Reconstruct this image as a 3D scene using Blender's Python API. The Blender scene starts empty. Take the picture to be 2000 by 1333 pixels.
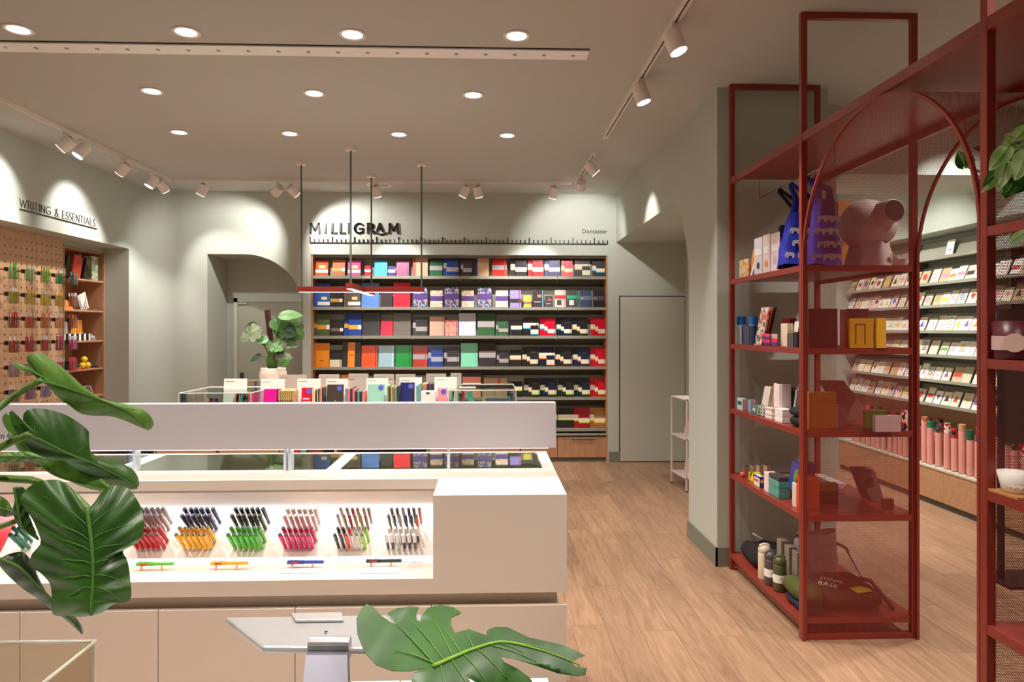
import bpy, math, random
from mathutils import Vector, Matrix
random.seed(7)
R = math.radians
C = bpy.context.scene.collection
# ------------------------------------------------------------------ camera, world, exposure
F = 4000/3; TH = math.atan(47/F); H = 1.645; CZ = 3.335
sc = bpy.context.scene
cam = bpy.data.cameras.new('camera'); cam.lens = 24; cam.sensor_width = 36
cam.shift_y = -21.5/2000; cam.clip_start = .05
co = bpy.data.objects.new('camera', cam); C.objects.link(co)
co.location = (0, 0, H); co.rotation_euler = (R(90), 0, -TH)
sc.camera = co
sc.view_settings.view_transform = 'Standard'; sc.view_settings.look = 'None'
sc.view_settings.gamma = 1; sc.view_settings.use_curve_mapping = False
sc.view_settings.exposure = 0.25
sc.cycles.transparent_max_bounces = 40
w = bpy.data.worlds.new('world'); sc.world = w; w.use_nodes = True
w.node_tree.nodes['Background'].inputs[0].default_value = (1, .9, .8, 1)
w.node_tree.nodes['Background'].inputs[1].default_value = .12
E_DOWN, E_SPOT, E_BACK = 50, 95, 85      # lamp powers (W)
WARM = (1, .91, .83); NEUT = (1, .96, .92); COOL = (.84, .92, 1)

def ray(px, py):
    a = (px-1000)/F; b = (645-py)/F
    return (a*math.cos(TH)+math.sin(TH), -a*math.sin(TH)+math.cos(TH), b)
def PY(px, py, Y): r = ray(px, py); t = Y/r[1]; return Vector((r[0]*t, Y, H+r[2]*t))
def PX(px, py, X): r = ray(px, py); t = X/r[0]; return Vector((X, r[1]*t, H+r[2]*t))
def PZ(px, py, Z): r = ray(px, py); t = (Z-H)/r[2]; return Vector((r[0]*t, r[1]*t, Z))
def PP(px, py, p, n):
    r = Vector(ray(px, py)); o = Vector((0, 0, H)); n = Vector(n)
    return o+r*((Vector(p)-o).dot(n)/r.dot(n))

# ------------------------------------------------------------------ materials
def lin(c): 
    c = c/255; return c/12.92 if c <= .04045 else ((c+.055)/1.055)**2.4
_m = {}
def M(rgb, rough=.5, metal=0, var=.05, scale=25, spec=.5, coat=0, bump=0, trans=0):
    k = (tuple(rgb), rough, metal, var, scale, spec, coat, bump, trans)
    if k in _m: return _m[k]
    m = bpy.data.materials.new('paint'); m.use_nodes = True; nt = m.node_tree; b = nt.nodes['Principled BSDF']
    c = [lin(x) for x in rgb]
    b.inputs['Roughness'].default_value = rough; b.inputs['Metallic'].default_value = metal
    b.inputs['Specular IOR Level'].default_value = spec; b.inputs['Coat Weight'].default_value = coat
    if trans: b.inputs['Transmission Weight'].default_value = trans
    tc = nt.nodes.new('ShaderNodeTexCoord'); n = nt.nodes.new('ShaderNodeTexNoise'); n.inputs['Scale'].default_value = scale
    n.inputs['Detail'].default_value = 3
    nt.links.new(tc.outputs['Object'], n.inputs['Vector'])
    mx = nt.nodes.new('ShaderNodeMix'); mx.data_type = 'RGBA'
    mx.inputs[6].default_value = [x*(1-var) for x in c]+[1]; mx.inputs[7].default_value = [min(1, x*(1+var)) for x in c]+[1]
    nt.links.new(n.outputs['Fac'], mx.inputs[0]); nt.links.new(mx.outputs[2], b.inputs['Base Color'])
    if bump:
        bp = nt.nodes.new('ShaderNodeBump'); bp.inputs['Strength'].default_value = bump; bp.inputs['Distance'].default_value = .01
        nt.links.new(n.outputs['Fac'], bp.inputs['Height']); nt.links.new(bp.outputs[0], b.inputs['Normal'])
    _m[k] = m; return m
def emit(rgb, s, key='glow'):
    m = bpy.data.materials.new(key); m.use_nodes = True; nt = m.node_tree; nt.nodes.clear()
    e = nt.nodes.new('ShaderNodeEmission'); e.inputs[0].default_value = (*rgb, 1); e.inputs[1].default_value = s
    o = nt.nodes.new('ShaderNodeOutputMaterial'); nt.links.new(e.outputs[0], o.inputs[0]); return m
def wood(a, b_, scale=(3, 30, 30), rough=.45, rnd=False, key='wood'):
    m = bpy.data.materials.new(key); m.use_nodes = True; nt = m.node_tree; L = nt.links.new; b = nt.nodes['Principled BSDF']
    b.inputs['Roughness'].default_value = rough
    tc = nt.nodes.new('ShaderNodeTexCoord'); mp = nt.nodes.new('ShaderNodeMapping'); mp.inputs['Scale'].default_value = scale
    src = tc.outputs['Object']
    if rnd:
        oi = nt.nodes.new('ShaderNodeObjectInfo'); ml = nt.nodes.new('ShaderNodeMath'); ml.operation = 'MULTIPLY'; ml.inputs[1].default_value = 37
        L(oi.outputs['Random'], ml.inputs[0]); ad = nt.nodes.new('ShaderNodeVectorMath'); L(src, ad.inputs[0]); L(ml.outputs[0], ad.inputs[1]); src = ad.outputs[0]
    L(src, mp.inputs['Vector'])
    n = nt.nodes.new('ShaderNodeTexNoise'); n.inputs['Scale'].default_value = 1; n.inputs['Detail'].default_value = 6; n.inputs['Distortion'].default_value = 1.2
    n.inputs['Roughness'].default_value = .65
    L(mp.outputs[0], n.inputs['Vector'])
    cr = nt.nodes.new('ShaderNodeValToRGB'); e = cr.color_ramp.elements
    e[0].position = .3; e[0].color = [lin(x) for x in a]+[1]; e[1].position = .7; e[1].color = [lin(x) for x in b_]+[1]
    L(n.outputs['Fac'], cr.inputs[0]); out = cr.outputs[0]
    if rnd:
        hs = nt.nodes.new('ShaderNodeHueSaturation'); mr = nt.nodes.new('ShaderNodeMapRange'); mr.inputs[3].default_value = .88; mr.inputs[4].default_value = 1.1
        L(oi.outputs['Random'], mr.inputs[0]); L(mr.outputs[0], hs.inputs['Value']); L(out, hs.inputs['Color']); out = hs.outputs[0]
    L(out, b.inputs['Base Color'])
    bp = nt.nodes.new('ShaderNodeBump'); bp.inputs['Strength'].default_value = .08; L(n.outputs['Fac'], bp.inputs['Height']); L(bp.outputs[0], b.inputs['Normal'])
    return m
def floral(cols, scale=60, key='print'):
    m = bpy.data.materials.new(key); m.use_nodes = True; nt = m.node_tree; L = nt.links.new; b = nt.nodes['Principled BSDF']
    b.inputs['Roughness'].default_value = .35
    tc = nt.nodes.new('ShaderNodeTexCoord'); v = nt.nodes.new('ShaderNodeTexVoronoi'); v.inputs['Scale'].default_value = scale
    n = nt.nodes.new('ShaderNodeTexNoise'); n.inputs['Scale'].default_value = scale*.8
    ad = nt.nodes.new('ShaderNodeVectorMath'); ad.operation = 'MULTIPLY_ADD'; ad.inputs[1].default_value = (.03,)*3
    L(tc.outputs['Object'], n.inputs['Vector']); L(n.outputs['Color'], ad.inputs[0]); L(tc.outputs['Object'], ad.inputs[2]); L(ad.outputs[0], v.inputs['Vector'])
    sp = nt.nodes.new('ShaderNodeSeparateColor'); L(v.outputs['Color'], sp.inputs[0])
    cr = nt.nodes.new('ShaderNodeValToRGB'); cr.color_ramp.interpolation = 'CONSTANT'
    e = cr.color_ramp.elements
    while len(e) < len(cols): e.new(.5)
    for i, c in enumerate(cols): e[i].position = i/len(cols); e[i].color = [lin(x) for x in c]+[1]
    L(sp.outputs[0], cr.inputs[0]); L(cr.outputs[0], b.inputs['Base Color']); return m
def glass(rgb=(235, 243, 240), rough=.0, ior=1.45, key='clear_acrylic'):
    # thin clear sheet: fresnel reflection over a tinted see-through
    m = bpy.data.materials.new(key); m.use_nodes = True; nt = m.node_tree; nt.nodes.clear(); L = nt.links.new
    lw = nt.nodes.new('ShaderNodeLayerWeight'); lw.inputs[0].default_value = .5
    pw = nt.nodes.new('ShaderNodeMath'); pw.operation = 'POWER'; pw.inputs[1].default_value = 3.6; L(lw.outputs['Facing'], pw.inputs[0])
    f = nt.nodes.new('ShaderNodeMath'); f.operation = 'MULTIPLY_ADD'; f.inputs[1].default_value = .9; f.inputs[2].default_value = .03; L(pw.outputs[0], f.inputs[0])
    t = nt.nodes.new('ShaderNodeBsdfTransparent'); t.inputs[0].default_value = [lin(x) for x in rgb]+[1]
    g = nt.nodes.new('ShaderNodeBsdfGlossy'); g.inputs['Roughness'].default_value = rough
    mx = nt.nodes.new('ShaderNodeMixShader'); o = nt.nodes.new('ShaderNodeOutputMaterial')
    L(f.outputs[0], mx.inputs[0]); L(t.outputs[0], mx.inputs[1]); L(g.outputs[0], mx.inputs[2]); L(mx.outputs[0], o.inputs[0]); return m
def perforated(rgb, pitch=.006, r=.35):
    m = bpy.data.materials.new('perforated_steel'); m.use_nodes = True; nt = m.node_tree; L = nt.links.new
    b = nt.nodes['Principled BSDF']; b.inputs['Base Color'].default_value = [lin(x) for x in rgb]+[1]; b.inputs['Roughness'].default_value = .4
    uv = nt.nodes.new('ShaderNodeUVMap')
    def lattice(off):
        mp = nt.nodes.new('ShaderNodeVectorMath'); mp.operation = 'MULTIPLY_ADD'
        mp.inputs[1].default_value = (1/pitch, 1/pitch/math.sqrt(3), 0); mp.inputs[2].default_value = off; L(uv.outputs[0], mp.inputs[0])
        fr = nt.nodes.new('ShaderNodeVectorMath'); fr.operation = 'FRACTION'; L(mp.outputs[0], fr.inputs[0])
        s = nt.nodes.new('ShaderNodeVectorMath'); s.operation = 'SUBTRACT'; s.inputs[1].default_value = (.5, .5, 0); L(fr.outputs[0], s.inputs[0])
        k = nt.nodes.new('ShaderNodeVectorMath'); k.operation = 'MULTIPLY'; k.inputs[1].default_value = (1, math.sqrt(3), 0); L(s.outputs[0], k.inputs[0])
        le = nt.nodes.new('ShaderNodeVectorMath'); le.operation = 'LENGTH'; L(k.outputs[0], le.inputs[0]); return le.outputs['Value']
    mn = nt.nodes.new('ShaderNodeMath'); mn.operation = 'MINIMUM'; L(lattice((0, 0, 0)), mn.inputs[0]); L(lattice((.5, .5, 0)), mn.inputs[1])
    gt = nt.nodes.new('ShaderNodeMath'); gt.operation = 'GREATER_THAN'; gt.inputs[1].default_value = r; L(mn.outputs[0], gt.inputs[0])
    t = nt.nodes.new('ShaderNodeBsdfTransparent'); mx = nt.nodes.new('ShaderNodeMixShader')
    o = nt.nodes['Material Output']; L(gt.outputs[0], mx.inputs[0]); L(t.outputs[0], mx.inputs[1]); L(b.outputs[0], mx.inputs[2]); L(mx.outputs[0], o.inputs[0]); return m

WALL = M((184, 189, 179), .75, var=.015, scale=2, spec=.25)
CEIL = M((190, 190, 186), .85, var=.01, scale=2, spec=.15)
SKIRT = M((120, 121, 106), .6)
DOORM = M((186, 186, 174), .6, var=.01, spec=.3)
SHELFG = M((128, 128, 116), .5)
SHELFB = M((146, 144, 130), .55)
RED = M((138, 50, 38), .34, var=.03)
REDM = perforated((136, 50, 42))
WHITE = M((238, 232, 224), .35, var=.01)
WHITEC = M((236, 224, 211), .35, var=.006, spec=.4)
LAMPW = M((240, 232, 226), .4, var=.01)
STEEL = M((190, 190, 192), .3, 1)
BLACK = M((22, 20, 20), .45)
INK = M((14, 15, 18), .4)
PAPER = M((240, 236, 228), .6, var=.02)
ACRYL = glass()
OAK = wood((200, 156, 118), (222, 180, 142), (25, 25, 2.2), key='oak_ply')
OAKH = wood((172, 126, 92), (196, 150, 114), (2.2, 25, 25), key='oak_front')
OAKV = wood((168, 122, 88), (192, 146, 110), (22, 22, 2), key='oak_front')
PLANK = wood((136, 104, 80), (174, 140, 112), (26, 2.2, 20), .42, True, 'floor_oak')

# ------------------------------------------------------------------ mesh helpers
class MB:
    def __init__(s): s.v = []; s.f = []; s.m = []; s.uv = None; s.T = None
    def add(s, vs, fs, mi=0):
        n = len(s.v)
        for v in vs:
            v = Vector(v); s.v.append(s.T @ v if s.T else v)
        for f in fs: s.f.append([i+n for i in f]); s.m.append(mi)
        return s
    def box(s, a, b, mi=0):
        x0, y0, z0 = [min(p, q) for p, q in zip(a, b)]; x1, y1, z1 = [max(p, q) for p, q in zip(a, b)]
        return s.add([(x0, y0, z0), (x1, y0, z0), (x1, y1, z0), (x0, y1, z0), (x0, y0, z1), (x1, y0, z1), (x1, y1, z1), (x0, y1, z1)],
                     [(0, 3, 2, 1), (4, 5, 6, 7), (0, 1, 5, 4), (1, 2, 6, 5), (2, 3, 7, 6), (3, 0, 4, 7)], mi)
    def cyl(s, p, q, r, r2=None, n=14, cap=True, mi=0):
        p = Vector(p); q = Vector(q); d = (q-p).normalized(); a = d.orthogonal().normalized(); b = d.cross(a); r2 = r if r2 is None else r2
        vs = [p+(a*math.cos(t)+b*math.sin(t))*r for t in [2*math.pi*i/n for i in range(n)]]+[q+(a*math.cos(t)+b*math.sin(t))*r2 for t in [2*math.pi*i/n for i in range(n)]]
        fs = [(i, (i+1) % n, n+(i+1) % n, n+i) for i in range(n)]
        if cap: fs += [tuple(range(n))[::-1], tuple(range(n, 2*n))]
        return s.add(vs, fs, mi)
    def tube(s, pts, r, n=8, mi=0):
        pts = [Vector(p) for p in pts]; k = len(pts); vs = []; a = None
        for i, p in enumerate(pts):
            d = (pts[min(i+1, k-1)]-pts[max(i-1, 0)]).normalized()
            a = d.orthogonal().normalized() if a is None else (a-d*a.dot(d)).normalized()
            b = d.cross(a); rr = r[i] if isinstance(r, (list, tuple)) else r
            vs += [p+(a*math.cos(2*math.pi*j/n)+b*math.sin(2*math.pi*j/n))*rr for j in range(n)]
        fs = [(i*n+j, i*n+(j+1) % n, (i+1)*n+(j+1) % n, (i+1)*n+j) for i in range(k-1) for j in range(n)]
        fs += [tuple(range(n))[::-1], tuple(range((k-1)*n, k*n))]
        return s.add(vs, fs, mi)
    def lathe(s, prof, c=(0, 0, 0), n=24, mi=0, cap=2):
        vs = [(c[0]+r*math.cos(2*math.pi*j/n), c[1]+r*math.sin(2*math.pi*j/n), c[2]+z) for r, z in prof for j in range(n)]
        k = len(prof); fs = [(i*n+j, i*n+(j+1) % n, (i+1)*n+(j+1) % n, (i+1)*n+j) for i in range(k-1) for j in range(n)]
        if cap: fs += [tuple(range(n))[::-1]]
        if cap > 1: fs += [tuple(range((k-1)*n, k*n))]
        return s.add(vs, fs, mi)
    def prism(s, poly, fn, a, b, mi=0):       # fn(u, v, depth) -> xyz
        n = len(poly); vs = [fn(u, v, a) for u, v in poly]+[fn(u, v, b) for u, v in poly]
        fs = [tuple(range(n))[::-1], tuple(range(n, 2*n))]+[(i, (i+1) % n, n+(i+1) % n, n+i) for i in range(n)]
        return s.add(vs, fs, mi)
    def grid(s, fn, nu, nv, mi=0, flip=False):
        vs = [fn(i/nu, j/nv) for i in range(nu+1) for j in range(nv+1)]
        fs = [(i*(nv+1)+j, (i+1)*(nv+1)+j, (i+1)*(nv+1)+j+1, i*(nv+1)+j+1) for i in range(nu) for j in range(nv)]
        return s.add(vs, [f[::-1] for f in fs] if flip else fs, mi)
OFF = {}
def ob(name, mb, mats, parent=None, smooth=False, bevel=0, solid=0, sub=0, origin=True, local=False):
    me = bpy.data.meshes.new(name)
    vs = mb.v
    if parent is None and origin and vs:
        xs = [v.x for v in vs]; ys = [v.y for v in vs]; o = Vector(((min(xs)+max(xs))/2, (min(ys)+max(ys))/2, min(v.z for v in vs)))
    elif parent is not None and not local: o = OFF[parent.name]
    else: o = Vector((0, 0, 0))
    me.from_pydata([v-o for v in vs], [], mb.f)
    if not isinstance(mats, (list, tuple)): mats = [mats]
    for m in mats: me.materials.append(m)
    if len(mats) > 1: me.polygons.foreach_set('material_index', mb.m)
    if mb.uv:
        ul = me.uv_layers.new(name='UVMap')
        for l in me.loops: ul.data[l.index].uv = mb.uv[l.vertex_index]
    if smooth: me.polygons.foreach_set('use_smooth', [True]*len(me.polygons))
    me.update()
    b = bpy.data.objects.new(name, me); C.objects.link(b)
    if parent is None: b.location = o; OFF[b.name] = o
    else: b.parent = parent; OFF[b.name] = OFF[parent.name] if not local else o
    if smooth == 'auto' or (smooth and bevel):
        pass
    if sub: x = b.modifiers.new('sub', 'SUBSURF'); x.levels = x.render_levels = sub
    if solid: x = b.modifiers.new('solid', 'SOLIDIFY'); x.thickness = solid; x.offset = 0
    if solid: x = b.modifiers.new('split', 'EDGE_SPLIT'); x.split_angle = R(50)
    if bevel: x = b.modifiers.new('bevel', 'BEVEL'); x.width = bevel; x.segments = 2; x.limit_method = 'ANGLE'; x.angle_limit = R(40)
    return b
def tag(o, label=None, cat=None, group=None, kind=None):
    if label: o['label'] = label
    if cat: o['category'] = cat
    if group: o['group'] = group
    if kind: o['kind'] = kind
    return o
def thing(name, label, cat, loc=(0, 0, 0), rz=0, group=None):
    o = bpy.data.objects.new(name, None); C.objects.link(o); o.location = loc; o.rotation_euler = (0, 0, rz); o.empty_display_size = .05
    OFF[o.name] = Vector(loc); return tag(o, label, cat, group)
def struct(name, mb, mat, parent=None, **k):
    return tag(ob(name, mb, mat, parent, **k), kind=None if parent else 'structure')
def dup(root, loc, rz=0, label=None, group=None):
    r = root.copy(); C.objects.link(r); r.location = loc; r.rotation_euler = (0, 0, rz)
    if label: r['label'] = label
    if group: r['group'] = group
    OFF[r.name] = Vector(loc)
    for ch in list(root.children):
        c = ch.copy(); C.objects.link(c); c.parent = r
        for g in ch.children: d = g.copy(); C.objects.link(d); d.parent = c
    return r
def text_mb(s, width, origin, right, up, ext=.001, height=None, mb=None):
    cu = bpy.data.curves.new('t', 'FONT'); cu.body = s; cu.size = 1; cu.extrude = 0; cu.resolution_u = 3
    t = bpy.data.objects.new('t', cu); C.objects.link(t); dg = bpy.context.evaluated_depsgraph_get(); me = bpy.data.meshes.new_from_object(t.evaluated_get(dg))
    xs = [v.co.x for v in me.vertices]; x0 = min(xs); k = width/(max(xs)-x0); ky = k
    if height: ys = [v.co.y for v in me.vertices]; ky = height/(max(ys)-min(ys))
    right = Vector(right).normalized(); up = Vector(up).normalized(); n = right.cross(up); o = Vector(origin); mb = mb or MB()
    mb.add([o+right*((v.co.x-x0)*k)+up*(v.co.y*ky)+n*ext for v in me.vertices], [tuple(p.vertices) for p in me.polygons])
    bpy.data.objects.remove(t); bpy.data.meshes.remove(me); bpy.data.curves.remove(cu); return mb
def arc(cx, cy, rx, ry, a0, a1, n=8): return [(cx+rx*math.cos(R(a0+(a1-a0)*i/n)), cy+ry*math.sin(R(a0+(a1-a0)*i/n))) for i in range(n+1)]
GLY = {'M': (.95, [[(0, 0), (.07, 1), (.475, .3), (.88, 1), (.95, 0)]]), 'I': (.02, [[(.01, 0), (.01, 1)]]), 'L': (.45, [[(0, 1), (0, 0), (.45, 0)]]),
 'G': (.85, [arc(.48, .5, .48, .5, 45, 300, 12)+[(.84, .1), (.84, .47), (.5, .47)]]), 'R': (.62, [[(0, 0), (0, 1), (.25, 1)]+arc(.28, .75, .27, .25, 90, -90, 7)+[(0, .5)], [(.28, .5), (.62, 0)]]),
 'A': (.8, [[(0, 0), (.4, 1), (.8, 0)], [(.13, .34), (.67, .34)]]), 'W': (1.2, [[(0, 1), (.3, 0), (.6, .95), (.9, 0), (1.2, 1)]]), 'T': (.6, [[(0, 1), (.6, 1)], [(.3, 1), (.3, 0)]]),
 'N': (.7, [[(0, 0), (0, 1), (.7, 0), (.7, 1)]]), 'E': (.45, [[(.45, 1), (0, 1), (0, 0), (.45, 0)], [(0, .52), (.4, .52)]]),
 'S': (.45, [arc(.23, .75, .22, .25, 40, 270, 7)+arc(.22, .25, .23, .25, 90, -140, 7)]), '&': (.7, [[(.7, 0), (.15, .72)]+arc(.3, .83, .17, .17, 200, -20, 6)+[(.08, .38)]+arc(.27, .22, .25, .22, 160, 300, 6)+[(.68, .4)]]), ' ': (.3, [])}
def stroke_text(s, h, gap, wd, o, right, up, ext, mb=None, pos=None):
    right = Vector(right); up = Vector(up); n = right.cross(up); o = Vector(o); mb = mb or MB(); x = 0
    for i, ch in enumerate(s):
        w_, pls = GLY[ch]
        if pos: x = pos[i]
        for pl in pls:
            for (a, b), (c, d) in zip(pl, pl[1:]):
                p = Vector((x+a*h, b*h)); q = Vector((x+c*h, d*h)); dd = (q-p).normalized()*wd/2; e = Vector((-dd.y, dd.x)); p = p-dd*.8; q = q+dd*.8
                sq = [p+e, p-e, q-e, q+e]
                mb.prism([tuple(v) for v in sq], lambda u, v, k: o+right*u+up*v+n*k, 0, ext)
        x += w_*h+gap
    return mb
# ------------------------------------------------------------------ room shell
XL, XR, YB, XC = -4.09, 1.595, 8.44, 4.155
XZ = lambda u, v, k: (u, k, v)
YZ = lambda u, v, k: (k, u, v)
struct('ceiling', MB().box((-5, -3, CZ), (5.2, 9.3, CZ+.1)), CEIL)
fl = struct('floor', MB().box((-5, -3, -.1), (5.2, 9.3, -.004)), M((150, 116, 92), .5))
PW, PL = .185, 1.25
pk = MB().box((.0008, .0008, -.004), (PW-.0008, PL-.0008, 0)); pm = None
n = 0
for i in range(-1, 23):
    x = .28+(i-1)*PW if i > 0 else .28-(1-i)*PW
    y = 1.35+((i*0.47) % 1)*PL-PL
    while y < 8.4:
        if not (x > 4.3 or (x < 1.4 and y > 8.35) or (x > 1.6 and x < 2.2 and y > 4.8 and y+PL < 5.4)) and y+PL > 1.4:
            if pm is None: p = ob('plank', pk, PLANK, fl, local=True); pm = p; p.location = Vector((x, y, 0))-Vector(fl.location)
            else: p = pm.copy(); C.objects.link(p); p.location = Vector((x, y, 0))-Vector(fl.location)
            n += 1
        y += PL
# back wall: one outline with the arched doorway and the bookcase niche open to the floor
NX0, NX1, BX0, BX1, NT = -3.415, -2.273, -2.168, 1.492, 2.572
poly = [(-4.3, 0), (NX0, 0), (NX0, NT), (-2.98, NT)]+arc(-2.98, 1.93, .707, NT-1.93, 90, 0, 14)[1:]+[(NX1, 0), (BX0, 0), (BX0, NT), (BX1, NT), (BX1, 0), (2.62, 0), (2.62, CZ), (-4.3, CZ)]
struct('wall_back', MB().prism(poly, XZ, YB, 9.07), WALL)
struct('wall_niche', MB().box((-3.6, 9.07, 0), (-2.1, 9.2, CZ)), WALL)
tag(ob('trim_1', MB().box((NX1-.002, YB-.004, 0), (NX1+.004, YB, CZ)), M((120, 122, 108), .7)), kind='structure')
# left wall with the long pegboard niche, rounded corner to the back wall
NY = 7.93
struct('wall_left', MB().prism([(8.06, 0), (8.06, CZ), (-3, CZ), (-3, 0), (1.5, 0), (1.5, 2.573), (NY, 2.573), (NY, 0)], YZ, XL, -4.37), WALL)
struct('wall_left_panel', MB().box((-4.72, -3, 0), (-4.37, 7.17, CZ)).box((-4.72, 7.93, 0), (-4.37, 8.2, CZ)).box((-4.9, 7.0, 0), (-4.72, 8.2, CZ)).box((-4.72, 7.17, 2.52), (-4.37, 7.93, CZ)), WALL)
cm = MB()
cp = [(XL, 8.06)]+[(XL+.3-.3*math.cos(R(t)), 8.14+.3*math.sin(R(t))) for t in range(0, 91, 3)]+[(-4.3, 8.44), (-4.3, 8.06)]
cm.prism(cp, lambda u, v, k: (u, v, k), 0, CZ); struct('wall_corner', cm, WALL, smooth=True, solid=0).modifiers.new('split', 'EDGE_SPLIT').split_angle = R(30)
# right wall (column, arched opening to the side passage)
OT = 2.735
poly = [(4.70, 0), (5.37, 0), (5.37, 1.96)]+arc(5.92, 1.96, .55, OT-1.96, 180, 90, 14)+[(8.44, OT), (8.44, CZ), (4.70, CZ)]
struct('wall_right', MB().prism(poly, YZ, XR, 2.38), WALL)
struct('wall_partition', MB().box((2.46, 5.4, 0), (2.62, 8.44, 2.734)).box((2.381, 5.05, 0), (2.62, 5.4, CZ)).box((2.38, 5.4, 2.734), (2.62, 8.44, CZ)), WALL)
struct('wall_card_room', MB().box((2.62, 7.98, 0), (5.2, 8.44, CZ)), WALL)
struct('trim_2', MB().box((2.62, 5.05, 2.82), (XC, 5.78, CZ)), WALL)
cw = MB().prism([(-3, 0), (-3, CZ), (7.98, CZ), (7.98, 2.56), (3.2, 2.56), (3.2, 0)], YZ, XC, 4.45); struct('wall_cards', cw, WALL)
struct('wall_cards_panel', MB().box((4.45, 3.2, 0), (4.6, 7.98, 2.6)), SHELFG)
struct('wall_bounce', MB().box((-5, -3.1, 0), (5.2, -3, CZ)), WALL)  # unseen wall added behind the camera to bounce light back in
# baseboards
struct('baseboard_right', MB().box((XR-.012, 4.688, 0), (XR, 5.37, .13)).box((XR-.012, 4.688, 0), (1.68, 4.70, .13)).box((XR-.012, 5.37, 0), (2.3, 5.382, .13)), SKIRT)
struct('baseboard_back', MB().box((BX1+.01, YB-.012, 0), (1.64, YB, .13)).box((2.455, YB-.012, 0), (2.46, YB, .13)), SKIRT)
struct('baseboard_niche', MB().box((-3.415, 9.058, 0), (-3.10, 9.07, .13)), SKIRT)
# flush door in the back wall (dark shadow gap around the leaf), and the door inside the arched niche
a, b = PY(1211, 580, YB), PY(1337, 580, YB); zt = a.z
d = struct('door_1', MB().box((a.x-.012, YB-.003, 0), (b.x+.012, YB-.0005, zt+.012)), BLACK)
ob('door_leaf', MB().box((a.x, YB-.012, .012), (b.x, YB-.003, zt)), DOORM, d)
a = PY(457, 583, 9.07); zt = a.z
d = struct('door_2', MB().box((a.x, 9.055, 0), (a.x+.05, 9.069, zt)).box((a.x, 9.055, zt-.05), (-2.2, 9.069, zt)), DOORM)
ob('door_leaf', MB().box((a.x+.055, 9.06, .01), (-2.2, 9.0695, zt-.056)), M((160, 160, 143), .6), d)
h = PY(472, 737, 9.04); ob('door_handle', MB().box((h.x-.02, 9.035, h.z-.06), (h.x+.02, 9.06, h.z+.06)), M((90, 84, 76), .35, .8), d, bevel=.004)
ob('door_closer', MB().box((a.x+.06, 9.04, zt-.08), (a.x+.17, 9.06, zt-.06)), DOORM, d)
# ------------------------------------------------------------------ ceiling fittings
def spot(name, loc, tgt, e, ang, blend=.35, col=WARM, r=.03, parent=None):
    l = bpy.data.lights.new(name, 'SPOT'); l.energy = e; l.spot_size = R(ang); l.spot_blend = blend; l.color = col; l.shadow_soft_size = r
    o = bpy.data.objects.new(name, l); C.objects.link(o); o.location = loc
    o.rotation_euler = (Vector(tgt)-Vector(loc)).to_track_quat('-Z', 'Y').to_euler()
    if parent: o.parent = parent; o.location = Vector(loc)-OFF[parent.name]
    return o
GLOW = emit((1, .93, .84), 9)
dl = thing('downlight', 'x', 'ceiling light', (0, 0, CZ), group='recessed ceiling downlights')
ob('trim_ring', MB().lathe([(.058, -.001), (.078, -.001), (.078, -.006), (.072, -.009), (.058, -.006)], cap=0), LAMPW, dl, smooth=True, local=True)
ob('lens', MB().cyl((0, 0, -.004), (0, 0, -.001), .058, n=24), GLOW, dl, local=True)
DLS = [(-2.633, 3.925, 'first row, leftmost'), (-1.706, 3.925, 'first row, second from left'), (-.773, 3.925, 'first row, second from right'), (.165, 3.91, 'first row, rightmost'),
       (-2.371, 4.905, 'middle row, leftmost'), (-1.237, 4.91, 'middle row, centre one'), (-.106, 4.905, 'middle row, rightmost'),
       (-2.633, 5.92, 'back row, leftmost'), (-1.7, 5.925, 'back row, second from left'), (-.767, 5.915, 'back row, second from right'), (.168, 5.912, 'back row, rightmost')]
for i, (x, y, s) in enumerate(DLS):
    L_ = f'glowing round recessed ceiling downlight, {s} ({"nearest the ceiling rail" if i<4 else "above the shop floor"})'.replace('(', '').replace(')', '')
    o = dl if i == 0 else dup(dl, (x, y, CZ))
    o.location = (x, y, CZ); o['label'] = f'glowing round recessed ceiling downlight, {s}'; OFF[o.name] = Vector((x, y, CZ))
    spot('lamp', (x, y, CZ-.03), (x, y, 0), E_DOWN, 120, 1, WARM, .05, o)
for x, y, s in [(-2.2, 2.3, 'above the left drawers of the island'), (-.8, 2.3, 'above the middle drawers of the island'), (.6, 2.3, 'above the aisle beside the island'), (-2, .6, 'left of the tiled sales counter plants'), (-.2, .6, 'straight above the tiled sales counter'), (1.2, .6, 'right of the tiled sales counter'), (3, .8, 'behind the near end of the red shelving')]:
    o = dup(dl, (x, y, CZ), label=f'ceiling downlight out of frame, {s}', group='downlights over the tiled sales counter')
    spot('lamp', (x, y, CZ-.03), (x, y, 0), E_DOWN, 120, 1, WARM, .05, o)
for x, y, s in [(3.1, 2.6, 'beside the plum pot shelf'), (3.1, 3.9, 'beside the elephant bags'), (3.1, 5.95, 'past the dropped beam'), (3.0, 7.3, 'at the far wall'), (2.1, 1.6, 'over the nearest red shelving bay')]:  # unseen lamps added to brighten the card room floor
    o = dup(dl, (x, y, CZ), label=f'added unseen card room downlight {s}', group='added downlights over the card room floor')
    spot('lamp', (x, y, CZ-.03), (x, y, 0), E_DOWN*2.6, 120, 1, WARM, .05, o)
o = dup(dl, (2.0, 6.5, OT), label='added unseen downlight in the low ceiling of the side passage', group='added downlights in the side passage')  # unseen lamp added to lift the dim side passage
spot('lamp', (2.0, 6.5, OT-.03), (2.0, 6.5, 0), E_DOWN*.45, 130, 1, WARM, .05, o)
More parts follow.
